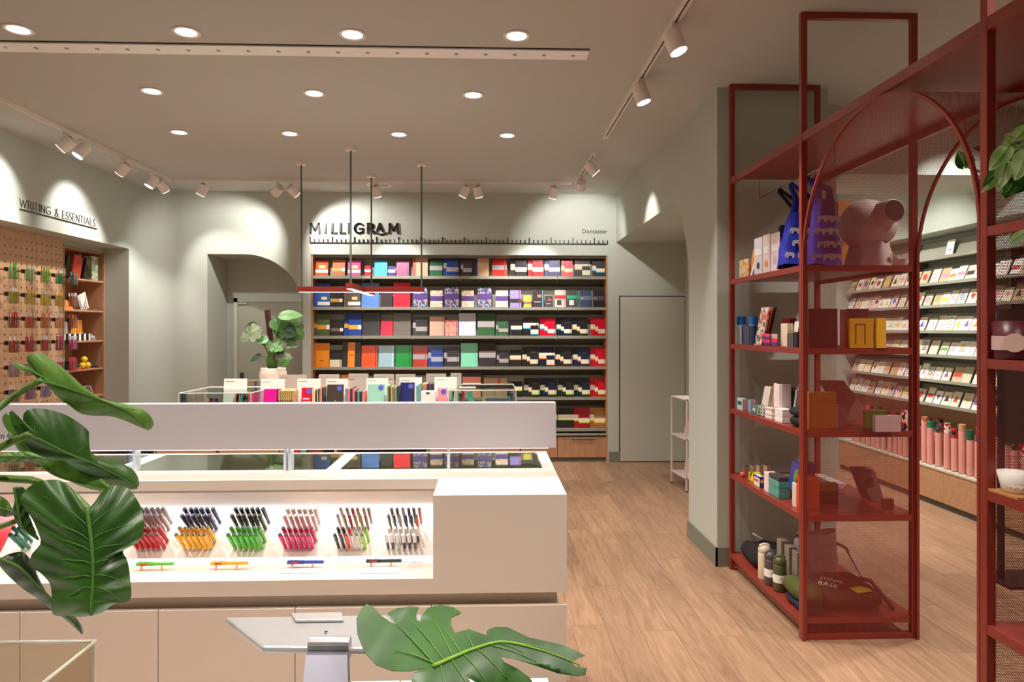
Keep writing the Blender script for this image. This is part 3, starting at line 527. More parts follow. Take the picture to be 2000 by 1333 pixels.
for ri, (rn, items) in enumerate(ROWS):
    z = SZ[ri]
    for it in items:
        x0, x1, tp, col, ds, st, c2 = it; W = x1-x0; Hh = PY(x0, z, YF).z
        bot = 645-(z-H)*0+0; bot = [540, 600.5, 656.5, 717, 777, 838.5][ri]; hp = bot-tp
        mat = FL[col] if isinstance(col, str) else M(col, .32, var=.08)
        wh = f'{rn} shelf of the back bookcase'
        nb = lambda a, b, t, k, lab, bd, mt=None: nbook(a, b, t, z, YB0+.0165*k, mt or mat, lab, bd)
        if st in ('p', 'lb', 'b', 'bl', 'ob', 'e'): nb(x0, x1, tp, 1, f'{ds} notebook, {wh}', stylebands(st, c2))
        elif st == 'be': nb(x0, x1, tp, 1, f'{ds} notebook, {wh}', [(0, 1, .36, .6, c2, 'paper_band'), (.84, .9, 0, 1, (224, 70, 50), 'elastic_strap')])
        elif st == 'strip': nb(x0, x1, tp, 1, f'{ds} notebook, {wh}', [(0, .2, 0, 1, c2, 'spine_strip')])
        elif st == 'x': nb(x0, x1, tp, 1, f'{ds} notebook, {wh}', [(0, 1, .27, .5, c2[0], 'paper_band'), (.8, .88, 0, 1, c2[1], 'elastic_strap')])
        elif st == 'x2': nb(x0, x1, tp, 1, f'{ds} notebook, {wh}', [(0, 1, .42, .66, c2[0], 'paper_band'), (.05, .28, .47, .6, (222, 196, 180), 'label'), (.87, .92, 0, 1, c2[1], 'elastic_strap')])
        elif st == 'xr': nb(x0, x1, tp, 1, f'{ds} notebook, {wh}', [(0, 1, .5, .7, c2[0], 'paper_band'), (.83, .88, 0, 1, c2[1], 'elastic_strap'), (.2, .6, .14, .42, (60, 54, 52) if col[0] > 100 else (214, 212, 206), 'printed_drawing')])
        elif st == 'm': nb(x0, x1, tp, 1, f'{ds} notebook, {wh}', [(.42, .78, .58, .74, c2[0], 'printed_drawing'), (.1, .72, .3, .34, (210, 200, 190), 'printed_lettering'), (.86, .92, 0, 1, c2[1], 'elastic_strap')])
        elif st == 'half': nb(x0, x1, tp, 1, f'{ds} notebook, {wh}', [(0, 1, 0, .42, c2, 'cream_cover'), (.86, .9, 0, 1, (20, 20, 20), 'elastic_strap')])
        elif st == 'mid': nb(x0, x1, tp, 1, f'{ds} notebook, {wh}', []); nb(x0+.3*W, x0+.68*W, tp-.3, 0, f'narrow orange block in front of the dark charcoal one, {wh}', [(.2, .8, .47, .49, (40, 30, 20), 'printed_lettering')], M(c2, .4))
        elif st == 'salm': nb(x0, x1, tp, 1, f'black notebook behind a salmon pink folder, {wh}', []); nb(x0+2.5, x1-2, tp+10, 0, f'salmon pink folder before a black notebook, {wh}', [(0, 1, .62, .7, WB, 'paper_edge')], M(c2, .5))
        elif st == 'kr': nb(x0, x1-14, tp, 1, f'{ds}, left one, {wh}', [(.86, 1, 0, 1, c2, 'tie_band')]); nb(x1-13.5, x1, tp, 1, f'{ds}, right one, {wh}', [])
        elif st == 's2p': nb(x0, x1, tp, 1, f'{ds} notebook behind smaller one, {wh}', []); nb(x0+.26*W, x1-.4, tp+.3*hp, 0, f'smaller labelled notebook in front of {ds} one, {wh}', [(.3, .75, .44, .62, (238, 205, 150), 'label'), (0, 1, .12, .32, WB, 'paper_band')] if ri == 1 else [(.3, .6, .36, .39, (50, 34, 20), 'printed_lettering')], M(c2, .35))
        elif st == 's2o': nb(x0, x1, tp, 1, f'{ds} notebook behind, {wh}', [(0, .26, .36, .54, c2, 'paper_band')]); nb(x0+.26*W, x1-.3, tp+1, 0, f'{ds} notebook in front, ochre band, {wh}', stylebands('ob', c2))
        elif st == 's2g': nb(x0, x1, tp, 1, f'{ds} notebook behind, {wh}', [(0, 1, .42, .7, c2, 'paper_band')]); nb(x0+.2*W, x1-.5, tp+.17*hp, 0, f'{ds} notebook in front, {wh}', [(0, 1, .3, .58, c2, 'paper_band'), (.86, .9, 0, 1, (40, 40, 60), 'elastic_strap')])
        elif st == 's2l': nb(x0, x1, tp, 1, f'{ds}, larger notebook behind, {wh}', stylebands('bl', c2, (.34, .66))); nb(x0+.3*W, x1-.3, tp+.12*hp, 0, f'{ds}, smaller notebook in front, {wh}', stylebands('bl', c2, (.28, .56)))
        elif st == 'w2': nb(x0, x1, tp, 1, f'{ds}, larger notebook behind, {wh}', stylebands('bl', c2, (.38, .7))+[(.86, .9, 0, 1, (16, 14, 14), 'elastic_strap')]); nb(x0+.48*W, x1-.5, tp+.42*hp, 0, f'{ds}, small notebook in front, {wh}', stylebands('bl', c2, (.12, .6)))
        elif st == 's3':
            nb(x0, x1, tp, 2, f'{ds} stepped trio, large back notebook, {wh}', stylebands('bl', c2, (.34, .62))); nb(x0+.3*W, x1-.2, tp+.1*hp, 1, f'{ds} stepped trio, middle notebook, {wh}', stylebands('bl', c2, (.28, .56)))
            nb(x0+.5*W, x1-.1, tp+.26*hp, 0, f'{ds} stepped trio, small front notebook, {wh}', stylebands('bl', c2, (.16, .5))+[(.84, .9, 0, 1, (20, 18, 20), 'elastic_strap')])
# ------------------------------------------------------------------ pegboard and oak cabinet on the left
XP = -4.36; PITCH = .0735
y1 = 7.165; ncol = 42; nrow = 34; ztp = 2.55
pb = thing('pegboard', 'oak plywood pegboard with round holes in the left wall niche', 'pegboard', (XP, 5.9, 0))
m = MB()
rh = .0115
for i in range(ncol):
    for j in range(nrow):
        cy = y1-PITCH*(i+.5)-.0; cz = ztp-PITCH*(j+.5)-.03; a = PITCH/2
        q = [(a, 0), (a, a), (0, a), (-a, a), (-a, 0), (-a, -a), (0, -a), (a, -a)]
        o = [(XP, cy+u, cz+v) for u, v in q]; h = [(XP, cy+rh*math.cos(k*math.pi/4), cz+rh*math.sin(k*math.pi/4)) for k in range(8)]; h2 = [(XP-.009, y, z) for _, y, z in h]
        m.add(o+h+h2, [(k, (k+1) % 8, 8+(k+1) % 8, 8+k) for k in range(8)]+[(8+k, 8+(k+1) % 8, 16+(k+1) % 8, 16+k) for k in range(8)]+[tuple(range(16, 24))])
ob('perforated_board', m, OAK, pb)
ob('top_edge', MB().box((XP-.009, y1-ncol*PITCH, ztp-.03), (XP, y1, 2.572)), OAK, pb); ob('bottom_edge', MB().box((XP-.009, y1-ncol*PITCH, .0), (XP+.001, y1, ztp-.03-nrow*PITCH)), OAK, pb)
cab = thing('shelf_cabinet', 'tall oak cabinet with open shelves beside the pegboard', 'cabinet', (-4.5, 7.55, 0))
cy0, cy1 = 7.172, 7.925
ob('side_panel', MB().box((-4.70, cy0, 0), (XP+.002, cy0+.018, 2.515)), OAKV, cab); ob('side_panel', MB().box((-4.70, cy1-.018, 0), (XP+.002, cy1, 2.515)), OAKV, cab)
ob('back_panel', MB().box((-4.72, cy0, 0), (-4.70, cy1, 2.515)), OAKV, cab); ob('top_panel', MB().box((-4.70, cy0+.018, 2.497), (XP+.002, cy1-.018, 2.515)), OAKV, cab)
CSZ = [2.197, 1.862, 1.53, 1.222, .92, .55]
for z in CSZ: ob('shelf', MB().box((-4.70, cy0+.018, z-.018), (XP-.003, cy1-.018, z)), OAKH, cab)
# pens in acrylic cups: (row, colours)
CUPS = [('top', [('light green', (110, 200, 80)), ('pale green', (150, 210, 120)), ('lime', (150, 205, 40)), ('emerald', (0, 150, 80)), ('dark teal', (30, 70, 76))]), ('second', [('olive yellow', (176, 166, 20)), ('yellow', (240, 200, 30)), ('bright yellow', (248, 205, 40)), ('golden', (246, 190, 40)), ('burnt orange', (200, 90, 30))]),
 ('third', [('crimson', (170, 10, 40)), ('coral', (240, 90, 60)), ('orange', (240, 110, 50)), ('light orange', (244, 130, 50)), ('rust', (190, 70, 30))]), ('fourth', [('red', (190, 20, 40)), ('ruby', (196, 20, 44)), ('scarlet', (206, 10, 40)), ('plum', (190, 40, 90)), ('hot pink', (236, 70, 150))]),
 ('fifth', [('mauve', (190, 140, 150)), ('rose', (226, 110, 160)), ('magenta', (190, 40, 110)), ('fuchsia', (240, 60, 160)), ('watermelon', (240, 60, 90))]), ('sixth', [('violet', (150, 90, 170)), ('orchid', (176, 100, 170)), ('periwinkle', (150, 140, 210)), ('indigo', (80, 80, 160)), ('turquoise', (30, 140, 170))]),
 ('seventh', [('blue', (30, 90, 170)), ('royal blue', (30, 80, 170)), ('petrol', (20, 110, 140)), ('teal', (0, 140, 160)), ('aqua', (60, 170, 190))]), ('lowest', [('dusty pink', (220, 140, 150)), ('salmon', (230, 120, 120)), ('blush', (230, 160, 160)), ('peach', (240, 170, 130)), ('brown', (120, 80, 60))])]
peg0 = thing('wall_peg', 'x', 'peg', (0, 0, 0), group='pegboard pegs'); PGW = wood((176, 120, 70), (196, 140, 90)); 
ob('dowel', MB().cyl((-.008, 0, 0), (.055, 0, 0), .010, n=10), PGW, peg0, local=True); ob('black_cap', MB().box((.055, -.018, -.018), (.072, .018, .018)), BLACK, peg0, local=True, bevel=.002)
cup0 = thing('acrylic_cup', 'x', 'cup', (0, 0, 0), group='acrylic pen cups on the pegboard')
ca = glass((240, 244, 244), .05)
m = MB(); w0, w1, hc = .031, .043, .105
for sgn in (-1, 1): m.box((.0, sgn*.041-.001, 0), (.05, sgn*.041+.001, hc))
m.box((.0, -.042, 0), (.002, .042, hc)).box((.05, -.042, 0), (.052, .042, hc)).box((0, -.042, -.002), (.052, .042, 0))
ob('shell', m, ca, cup0, local=True)
pen0 = None; first = True; penmesh = {}
for ri, (rn, cs) in enumerate(CUPS):
    for ci, (cn, rgb) in enumerate(cs):
        by = y1-PITCH*(.5+3*(4-ci))-PITCH*0; bz = ztp-.03-PITCH*(4.5+3*ri)
        lab = f'wooden peg with black cap carrying {cn} pens, {rn} pegboard row'
        p = peg0 if first else dup(peg0, (0, 0, 0)); p.location = (XP, by, bz); p['label'] = lab
        cl = Vector((XP+.073, by+.045, bz-.085)); q = cup0 if first else dup(cup0, (0, 0, 0)); q.location = cl; q['label'] = f'clear acrylic cup of {cn} pens, {rn} pegboard row'
        first = False
        for k in range(7):
            yy = -.032+.064*(k % 7)/6; xx = .014+.024*(k % 2)
            if rgb not in penmesh:
                mm = MB().cyl((0, 0, 0), (0, 0, .105), .0045, n=6, mi=0).cyl((0, 0, .105), (0, 0, .14), .0048, n=6, mi=1 if (ri+ci) % 2 else 0).box((.0045, -.001, .10), (.0065, .001, .135), 1)
                o = ob('pen', mm, [M(rgb, .3), M((214, 208, 204), .3)]); penmesh[rgb] = o
            else: o = penmesh[rgb].copy(); C.objects.link(o)
            o.location = cl+Vector((xx, yy, .001+.004*random.random())); o.rotation_euler = (R(random.uniform(-7, 7)), R(random.uniform(-3, 3)), random.random()*6)
            tag(o, f'{cn} pen, {ORD[k]} from left in its acrylic cup, {rn} pegboard row', 'pen', f'{cn} pens, {rn} pegboard row')
# products in the oak cabinet
def simple(name, label, cat, parts, group=None):
    """parts: list of (part name, MB, material). One part -> one mesh."""
    if len(parts) == 1: o = ob(name, parts[0][1], parts[0][2]); return tag(o, uniq(label), cat, group)
    allv = [v for p in parts for v in p[1].v]
    t = thing(name, uniq(label), cat, (sum(v.x for v in allv)/len(allv), sum(v.y for v in allv)/len(allv), min(v.z for v in allv)), group=group)
    for p in parts: ob(p[0], p[1], p[2], t, **(p[3] if len(p) > 3 else {}))
    return t
def lbox(c, s, rot=(0, 0, 0)):      # box with base centre c, size s, rotated
    m = MB(); m.T = Matrix.Translation(c) @ Matrix.Rotation(rot[2], 4, 'Z') @ Matrix.Rotation(rot[1], 4, 'Y') @ Matrix.Rotation(rot[0], 4, 'X')
    m.box((-s[0]/2, -s[1]/2, 0), (s[0]/2, s[1]/2, s[2])); return m
z = CSZ[0]
simple('card_folder', 'coral red upright folder leaning in the top oak shelf', 'folder', [('f', lbox((-4.44, 7.50, z+.003), (.02, .15, .25), (R(-14), 0, 0)), M((226, 84, 58), .5))])
simple('card_folder', 'black slim folder leaning left of the coral one, top oak shelf', 'folder', [('f', lbox((-4.44, 7.33, z+.003), (.02, .05, .24), (R(-14), 0, 0)), BLACK)])
simple('box_pack', 'black and white pack at the left end of the top oak shelf', 'box', [('body', lbox((-4.43, 7.26, z), (.05, .05, .12)), BLACK), ('label', lbox((-4.404, 7.26, z+.02), (.002, .04, .07)), PAPER)])
simple('pencil_case', 'tall black stick-like case leaning with wooden tip, top oak shelf', 'case', [('body', lbox((-4.43, 7.62, z+.003), (.02, .025, .24), (R(-14), 0, 0)), BLACK), ('tip', lbox((-4.43, 7.565, z+.236), (.02, .02, .03), (R(-14), 0, 0)), OAK)])
simple('patterned_box', 'pale green marbled box standing in the top oak shelf', 'box', [('b', lbox((-4.44, 7.79, z), (.10, .12, .27)), floral([(140, 160, 120), (170, 186, 150), (200, 206, 180)], 30))])
z = CSZ[1]
for k, (yy, l) in enumerate([(7.32, 'left'), (7.56, 'middle'), (7.66, 'right')]):
    m = MB(); 
    for s in (-1, 1):
        m.tube([(-4.42, yy+s*.02+.017*math.cos(t), z+.022+.02*math.sin(t)) for t in [i*2*math.pi/10 for i in range(11)]], .003, 6)
        m.cyl((-4.42, yy+s*.02, z+.042), (-4.42, yy-s*.012, z+.15), .003, .001, 6)
    simple('scissors', f'black handled scissors standing open, {l} pair on second oak shelf', 'scissors', [('s', m, M((70, 66, 66), .3, .7))])
simple('display_card', 'white angled display card on the second oak shelf', 'card', [('c', lbox((-4.46, 7.72, z+.003), (.01, .15, .19), (R(22), 0, 0)), WHITE)])
simple('paper_wedge', 'orange triangular pad lying at the left of second oak shelf', 'pad', [('w', MB().prism([(7.22, z+.001), (7.42, z+.001), (7.26, z+.13)], YZ, -4.45, -4.40), M((236, 140, 50), .5))])
simple('metal_clip', 'small round silver clip at the right of second oak shelf', 'clip', [('c', MB().cyl((-4.42, 7.84, z+.016), (-4.39, 7.84, z+.016), .016, n=12), STEEL)])
z = CSZ[2]
m = MB(); 
for k in range(5): m.box((-4.40, 7.28+k*.09, z), (-4.395, 7.32+k*.09, z+.075))
tr_ = simple('striped_tray', 'black and white striped tray of small tools, third oak shelf', 'tray', [('body', MB().box((-4.50, 7.24, z), (-4.401, 7.72, z+.075)), PAPER), ('stripes', m, BLACK)])
for k in range(9):
    o = ob('pencil', MB().cyl((0, 0, 0), (0, 0, .15), .006, n=6), M((244, 160, 60), .45)); o.location = (-4.45+.004*(k % 3), 7.46+k*.022, z+.0765); o.rotation_euler = (R(-8+2*k), 0, 0)
    tag(o, f'light orange pencil, {ORD[k]} from left in the fan above the striped tray', 'pencil', 'orange pencils above the striped tray')
simple('clear_pack', 'grey clear pack leaning left of the orange pencils', 'pack', [('p', lbox((-4.44, 7.33, z+.076), (.012, .09, .13), (R(8), 0, 0)), M((150, 140, 130), .3))])
simple('grey_puck', 'small grey dome gadget beside the striped tray', 'gadget', [('p', MB().lathe([(.04, 0), (.042, .03), (.03, .05), (.008, .06), (.004, .08)], (-4.43, 7.79, z), 16), M((150, 146, 140), .4))])
z = CSZ[3]
simple('clear_box', 'clear box of thin black items on the fourth oak shelf', 'box', [('shell', MB().box((-4.50, 7.30, z), (-4.40, 7.47, z+.13)), ca), ('contents', MB().box((-4.49, 7.31, z+.002), (-4.41, 7.46, z+.10)), BLACK)])
for i, (yy, zz) in enumerate([(7.61, .035), (7.70, .035), (7.64, .10)]):
    simple('yellow_ball', f'round yellow ball, {["front left of three", "right of three", "resting on the other two"][i]}, fourth oak shelf', 'ball', [('ball', MB().lathe([(.035*math.sin(R(a)), -.035*math.cos(R(a))) for a in range(4, 180, 16)], (-4.42, yy, z+zz), 16), M((240, 196, 40), .4)), ('mark', MB().box((-4.388, yy-.012, z+zz-.014), (-4.384, yy+.012, z+zz-.010)), BLACK)])
simple('pen_stand', 'black round stand holding an upright slanted pen, fourth oak shelf', 'stand', [('base', MB().lathe([(.045, 0), (.045, .008), (.02, .02)], (-4.42, 7.84, z), 20), BLACK), ('pen', MB().cyl((-4.42, 7.82, z+.015), (-4.42, 7.90, z+.18), .006, .003, 8), BLACK)])
simple('red_pack', 'flat red pack at the front edge of fourth oak shelf', 'pack', [('p', MB().box((-4.40, 7.36, z), (-4.37, 7.50, z+.022)), M((226, 70, 50), .5))])
z = CSZ[4]
for k in range(5): simple('paper_card', f'white card leaning in a fan, {["first", "second", "third", "fourth", "last"][k]} from the left on the lowest visible oak shelf', 'card', [('c', lbox((-4.42, 7.36+k*.1, z+.003), (.06, .012, .12), (R(30), 0, 0)), M((206-k*6, 198-k*6, 186), .6))])
# ------------------------------------------------------------------ middle display table
TZ = 1.0; TY = 4.52; TX0, TX1 = PY(167, 880, TY).x, PY(1018, 880, TY).x
tb = thing('display_table', 'long oak display table with open compartments behind the white header', 'table', ((TX0+TX1)/2, 5.0, 0))
ob('table_top', MB().box((TX0, TY-.01, TZ-.03), (TX1, 5.62, TZ)), M((206, 200, 190), .45), tb, bevel=.002)
xs = [TX0]+[PY(x, 880, TY).x for x in (303, 425, 548, 655, 836)]+[TX1]
cmps = [1, 0, 0, 1, 1, 0]
ob('back_board', MB().box((TX0, 4.95, .1), (TX1, 4.97, TZ-.03)), BLACK, tb); ob('plinth', MB().box((TX0+.03, TY+.04, 0), (TX1-.03, 5.55, .1)), SKIRT, tb)
ob('rear_carcass', MB().box((TX0+.001, 4.971, .1), (TX1, 5.6, TZ-.03)), OAKH, tb)
for a, b, k in zip(xs, xs[1:], cmps):
    if k: ob('shelf', MB().box((a+.01, TY+.01, .775), (b-.01, 4.95, .79)), OAKH, tb); ob('lower_panel', MB().box((a, TY, .1), (b, TY+.02, .77)), OAKH, tb)
    else: ob('front_panel', MB().box((a+.002, TY, .1), (b-.002, TY+.02, TZ-.03)), OAKH, tb)
for x in xs: ob('divider', MB().box((x-.009, TY, .1), (x+.009, 4.95, TZ-.03)), OAKH, tb)
def prod(px0, px1, t, nm, lab, cat, rgb, y=TY+.05, d=.12, z0=.79, h=.13):
    a, b = PY(px0, 880, y).x, PY(px1, 880, y).x; simple(nm, lab, cat, [('b', MB().box((a, y, z0+.0006), (b, y+d, z0+h)), M(rgb, .5))])
prod(549.5, 556, 0, 'card_box', 'small yellow and black pack in table compartment left of glass post', 'box', (226, 186, 100))
prod(570, 586, 0, 'notebook', 'red notebook lying in the table compartment under the header', 'notebook', (226, 50, 40)); prod(587, 598, 0, 'notebook', 'mint notebook beside the red one in the table compartment', 'notebook', (140, 196, 180))
prod(602, 628, 0, 'notebook', 'salmon notebook lying low in the table compartment', 'notebook', (226, 130, 110), h=.045); prod(630, 650, 0, 'notebook', 'ochre notebook lying low beside the salmon one', 'notebook', (210, 160, 90), h=.03)
# sign boards: front row (white fronts) and rear row (grey backs)
def board(px0, px1, tp, y, rgb, lab, lean=.12, back=False):
    a, b = PY(px0, 740, y).x, PY(px1, 740, y).x; z1 = PY(px0, tp, y).z; h = (z1-TZ)/math.cos(lean); cx = (a+b)/2
    T = Matrix.Translation((cx, y, TZ+.001)) @ Matrix.Rotation(-lean if not back else lean, 4, 'X')
    m = MB(); m.T = T; m.box((-(b-a)/2, 0, 0), ((b-a)/2, .006, h)); f = MB(); f.T = T; f.box((-(b-a)/2, .006 if not back else -.05, 0), ((b-a)/2, .05 if not back else 0, .006))
    ln = MB(); ln.T = T; ln.box((-(b-a)/2+.01, -.0006, h-.022), (-(b-a)/2+.07, -.0001, h-.018))
    return simple('display_board', lab, 'sign holder', [('panel', m, M(rgb, .45)), ('foot', f, M(rgb, .45)), ('printed_line', ln, M((150, 150, 146), .5))])
FRB = [(434, 479, 741, 'left of the pot, over the acrylic box'), (506, 553, 742, 'with a magenta notebook'), (578, 624, 741, 'behind the crimson booklet'), (635, 678, 741, 'behind the dark brown notebook'), (714, 757, 740, 'behind the mint notebook'), (779, 823, 738.5, 'behind the navy notebook'), (848, 892, 738, 'behind the small pink notebook')]
for i, (a, b, t, s) in enumerate(FRB): board(a, b, t, 4.86, (246, 240, 230), f'white sloping display board {s}')
for i, (a, b, t) in enumerate([(544, 598, 732.8), (622, 662, 732), (680, 719, 730.8), (730, 769, 731.5), (772, 811, 731.6), (832, 871, 730.8), (880, 901, 729.6)]):
    board(a, b, t, 5.12 if i else 5.10, (182, 174, 164), f'grey back of a display board, {["nearest the white pot", "second", "third", "fourth", "fifth", "sixth", "last"][i]} in the rear row{"" if i in (0,) else " from the left"}', .04)
def tnote(px0, px1, tp, rgb, lab, y=4.80, sticker=True, extra=(), lean=.12, rz=0):
    bd = list(extra)
    r = nbook(px0, px1, tp, TZ, y, M(rgb, .4), lab, bd, group='notebooks on the display table', lean=lean)
    a = PY(px0, 700, y); b = PY(px1, 700, y); w_ = b.x-a.x; h = (PY(px0, tp, y).z-TZ)/math.cos(lean)
    if sticker:
        m = MB(); m.T = Matrix.Rotation(-lean, 4, 'X'); m.cyl((w_/2-.026, -.0015, h-.026), (w_/2-.026, -.0002, h-.026), .019, n=18); ob('round_sticker', m, M((88, 100, 196), .4), r, local=True)
    return r
tnote(513, 546, 761, (226, 0, 150), 'magenta notebook with navy strap before white board', sticker=False, extra=[(.78, .85, 0, 1, (40, 30, 90), 'elastic_strap'), (0, 1, 0, .30, (236, 232, 226), 'white_cover_part')])
tnote(587, 609, 758.5, (206, 0, 56), 'crimson booklet with blue round sticker on display table', extra=[(.15, .7, .66, .70, (240, 200, 210), 'printed_lettering'), (.15, .85, .58, .6, (240, 200, 210), 'printed_lettering')])
tnote(637, 669, 752.5, (66, 54, 46), 'dark brown notebook with blue round sticker on display table', extra=[(.45, .55, .55, .58, (150, 130, 110), 'emblem')])
tnote(716.5, 750, 751.5, (150, 206, 186), 'mint notebook with blue round sticker on display table')
tnote(781, 809, 748.5, (32, 40, 104), 'navy notebook with blue round sticker on display table')
tnote(854, 873, 759.5, (236, 152, 166), 'small pink notebook with blue round sticker on display table')
def spines(px0, px1, tp, cols, lab, y=4.78, pat=None, rnd=0):
    n = len(cols); a, b = PY(px0, 700, y).x, PY(px1, 700, y).x; wd = (b-a)/n
    for i, c in enumerate(cols):
        h = PY(px0, tp+random.uniform(0, 1)*rnd, y).z-TZ
        mt = c if not isinstance(c, tuple) else M(c, .5)
        o = ob('notebook', MB().box((a+wd*i+.0008, y, TZ+.0006), (a+wd*(i+1)-.0008, y+.15, TZ+h)), mt, bevel=.001)
        tag(o, uniq(f'{lab}, {["leftmost", "second", "third", "fourth", "fifth", "sixth", "seventh", "eighth"][i]} spine{" from the left" if i else ""}'), 'notebook', 'notebooks standing on the display table')
dots = floral([(60, 50, 40), (196, 160, 90), (210, 176, 110)], 160)
spines(543, 574, 764, [dots]*7, 'gold dotted notebook right of the magenta one')
spines(609.5, 615, 760, [(226, 206, 150), (236, 220, 176)], 'cream booklet right of the crimson one')
spines(616.5, 631, 757, [(60, 70, 60), (206, 170, 120), (60, 40, 44), (226, 120, 90), (210, 170, 120), (36, 36, 44)], 'thin notebook between crimson and brown ones', rnd=6)
spines(674, 712, 759, [(110, 130, 150), (230, 110, 110), (60, 50, 56), (220, 110, 110), (40, 44, 50), (70, 140, 140), (40, 38, 44), (224, 120, 110)], 'thin notebook between brown and mint ones', rnd=8)
spines(755, 779, 753, [(110, 160, 140), (70, 60, 50), (206, 150, 40), (120, 110, 100), (100, 150, 136), (60, 56, 54)], 'thin notebook between mint and navy ones', rnd=7)
spines(809.5, 821, 750, [(236, 226, 170), (90, 170, 180), (110, 160, 190)], 'pale notebook right of the navy one', rnd=4)
spines(824.5, 847, 750.5, [(206, 160, 40), (220, 130, 140), (50, 40, 50), (90, 60, 80), (60, 44, 56)], 'small notebook above the white box', y=4.90)
simple('white_box', 'white lidded box with a black slot between navy and pink notebooks', 'box', [('body', MB().box((PY(822, 770, 4.74).x, 4.74, TZ), (PY(850, 770, 4.74).x, 4.86, PY(822, 766, 4.74).z)), PAPER), ('slot', MB().box((PY(832, 770, 4.739).x, 4.737, PY(822, 769.5, 4.74).z), (PY(839, 770, 4.739).x, 4.7395, PY(822, 767, 4.74).z)), BLACK)])
for px, l in [(679, 'left'), (752, 'middle'), (800, 'right')]:
    x = PY(px, 740, 5.0).x
    m = MB()
    for k in range(5): m.tube([(x+.012*k+.008*math.cos(t), 4.99, PY(px, 741, 5).z-.01+.012*math.sin(t)) for t in [i*math.pi/6 for i in range(13)]], .0018, 5)
    simple('wire_bound_pad', f'wire bound pad showing its rings, {l} one behind the boards', 'notepad', [('rings', m, M((60, 60, 60), .4, .6)), ('pages', MB().box((x-.01, 4.985, TZ), (x+.07, 4.995, PY(px, 743, 5).z)), M((200, 190, 176), .6))])
simple('orange_ribbon_box', 'coral paper strip box behind the dotted notebooks', 'box', [('b', MB().box((PY(551, 761, 4.97).x, 4.97, TZ), (PY(578, 761, 4.97).x, 5.03, PY(551, 760, 4.97).z)), M((246, 130, 100), .5))])
simple('orange_ribbon_box', 'coral paper strip box right of the crimson booklet', 'box', [('b', MB().box((PY(619, 761, 4.97).x, 4.97, TZ), (PY(634, 761, 4.97).x, 5.03, PY(619, 755, 4.97).z)), M((246, 120, 90), .5))])
simple('kraft_pack', 'brown pack standing left of the white pot', 'pack', [('b', MB().box((PY(480, 745, 5.2).x, 5.2, TZ), (PY(503, 745, 5.2).x, 5.27, PY(480, 743.5, 5.2).z)), M((136, 112, 84), .5)), ('window', MB().box((PY(497, 745, 5.2).x, 5.196, TZ+.05), (PY(502, 745, 5.2).x, 5.2, PY(480, 745, 5.2).z)), M((60, 76, 80), .4))])
# clear acrylic covers
def cover(pa, pb, y0, y1, zt, lab, z0=TZ):
    a, b = PY(pa, 760, y0).x, PY(pb, 760, y0).x; t = .004; m = MB()
    m.box((a, y0, z0+.0005), (b, y0+t, zt)).box((a, y1-t, z0+.0005), (b, y1, zt)).box((a, y0+t, z0+.0005), (a+t, y1-t, zt)).box((b-t, y0+t, z0+.0005), (b, y1-t, zt)).box((a+t, y0+t, zt-t), (b-t, y1-t, zt))
    e = MB(); r = .003
    for p, q in [((a, y0, zt), (b, y0, zt)), ((a, y1, zt), (b, y1, zt)), ((a, y0, zt), (a, y1, zt)), ((b, y0, zt), (b, y1, zt)), ((a, y0, z0+.003), (a, y0, zt)), ((b, y0, z0+.003), (b, y0, zt)), ((b, y1, z0+.003), (b, y1, zt))]: e.cyl(p, q, r, n=6)
    return simple('acrylic_cover', lab, 'display cover', [('panels', m, ACRYL), ('polished_edges', e, M((226, 214, 204), .2))])
cover(349, 490, 4.57, 5.07, 1.2275, 'clear acrylic cover over pens at the left end of display table')
cover(876, 1008, 4.72, 5.26, 1.2275, 'clear acrylic cover over small items at the right end of display table')
def inbox(px0, px1, tp, y, rgb, nm, lab, cat, d=.05, lean=0):
    a, b = PY(px0, 770, y).x, PY(px1, 770, y).x; h = PY(px0, tp, y).z-TZ
    simple(nm, lab, cat, [('b', lbox(((a+b)/2, y+d/2, TZ+.002), (b-a, d, h), (0, lean, 0)), rgb if not isinstance(rgb, tuple) else M(rgb, .5))])
inbox(353, 361, 768, 4.62, (70, 72, 90), 'pouch', 'dark blue pouch at the left end inside left acrylic cover', 'pouch')
inbox(364, 378, 771, 4.64, (170, 152, 140), 'pack', 'beige pack inside the left acrylic cover', 'pack'); inbox(380, 398, 770, 4.66, (176, 150, 146), 'pack', 'pinkish pack inside the left acrylic cover', 'pack')
for k in range(14):
    x = PY(406+k*1.6, 770, 4.75).x; o = ob('pen', MB().cyl((0, 0, 0), (0, 0, .15), .005, n=6, mi=0).cyl((0, 0, .15), (0, 0, .175), .006, n=6, mi=1), [M((50, 44, 44), .4), M(random.choice([(60, 80, 170), (190, 50, 50), (230, 190, 160), (40, 40, 40)]), .4)])
    o.location = (x, 4.75+.02*(k % 3), TZ+.001); o.rotation_euler = (0, R(random.uniform(-8, 8)), 0); tag(o, f'slim dark pen, {ORD[k]} from left in the crowd inside the left acrylic cover', 'pen', 'pens inside the left acrylic cover')
inbox(440, 452, 766, 4.66, (236, 150, 150), 'notebook', 'pink card tilted inside left acrylic cover', 'card', .02, .3); inbox(456, 461, 768, 4.66, (60, 56, 50), 'notebook', 'black tilted notebook inside left acrylic cover', 'notebook', .1, .1)
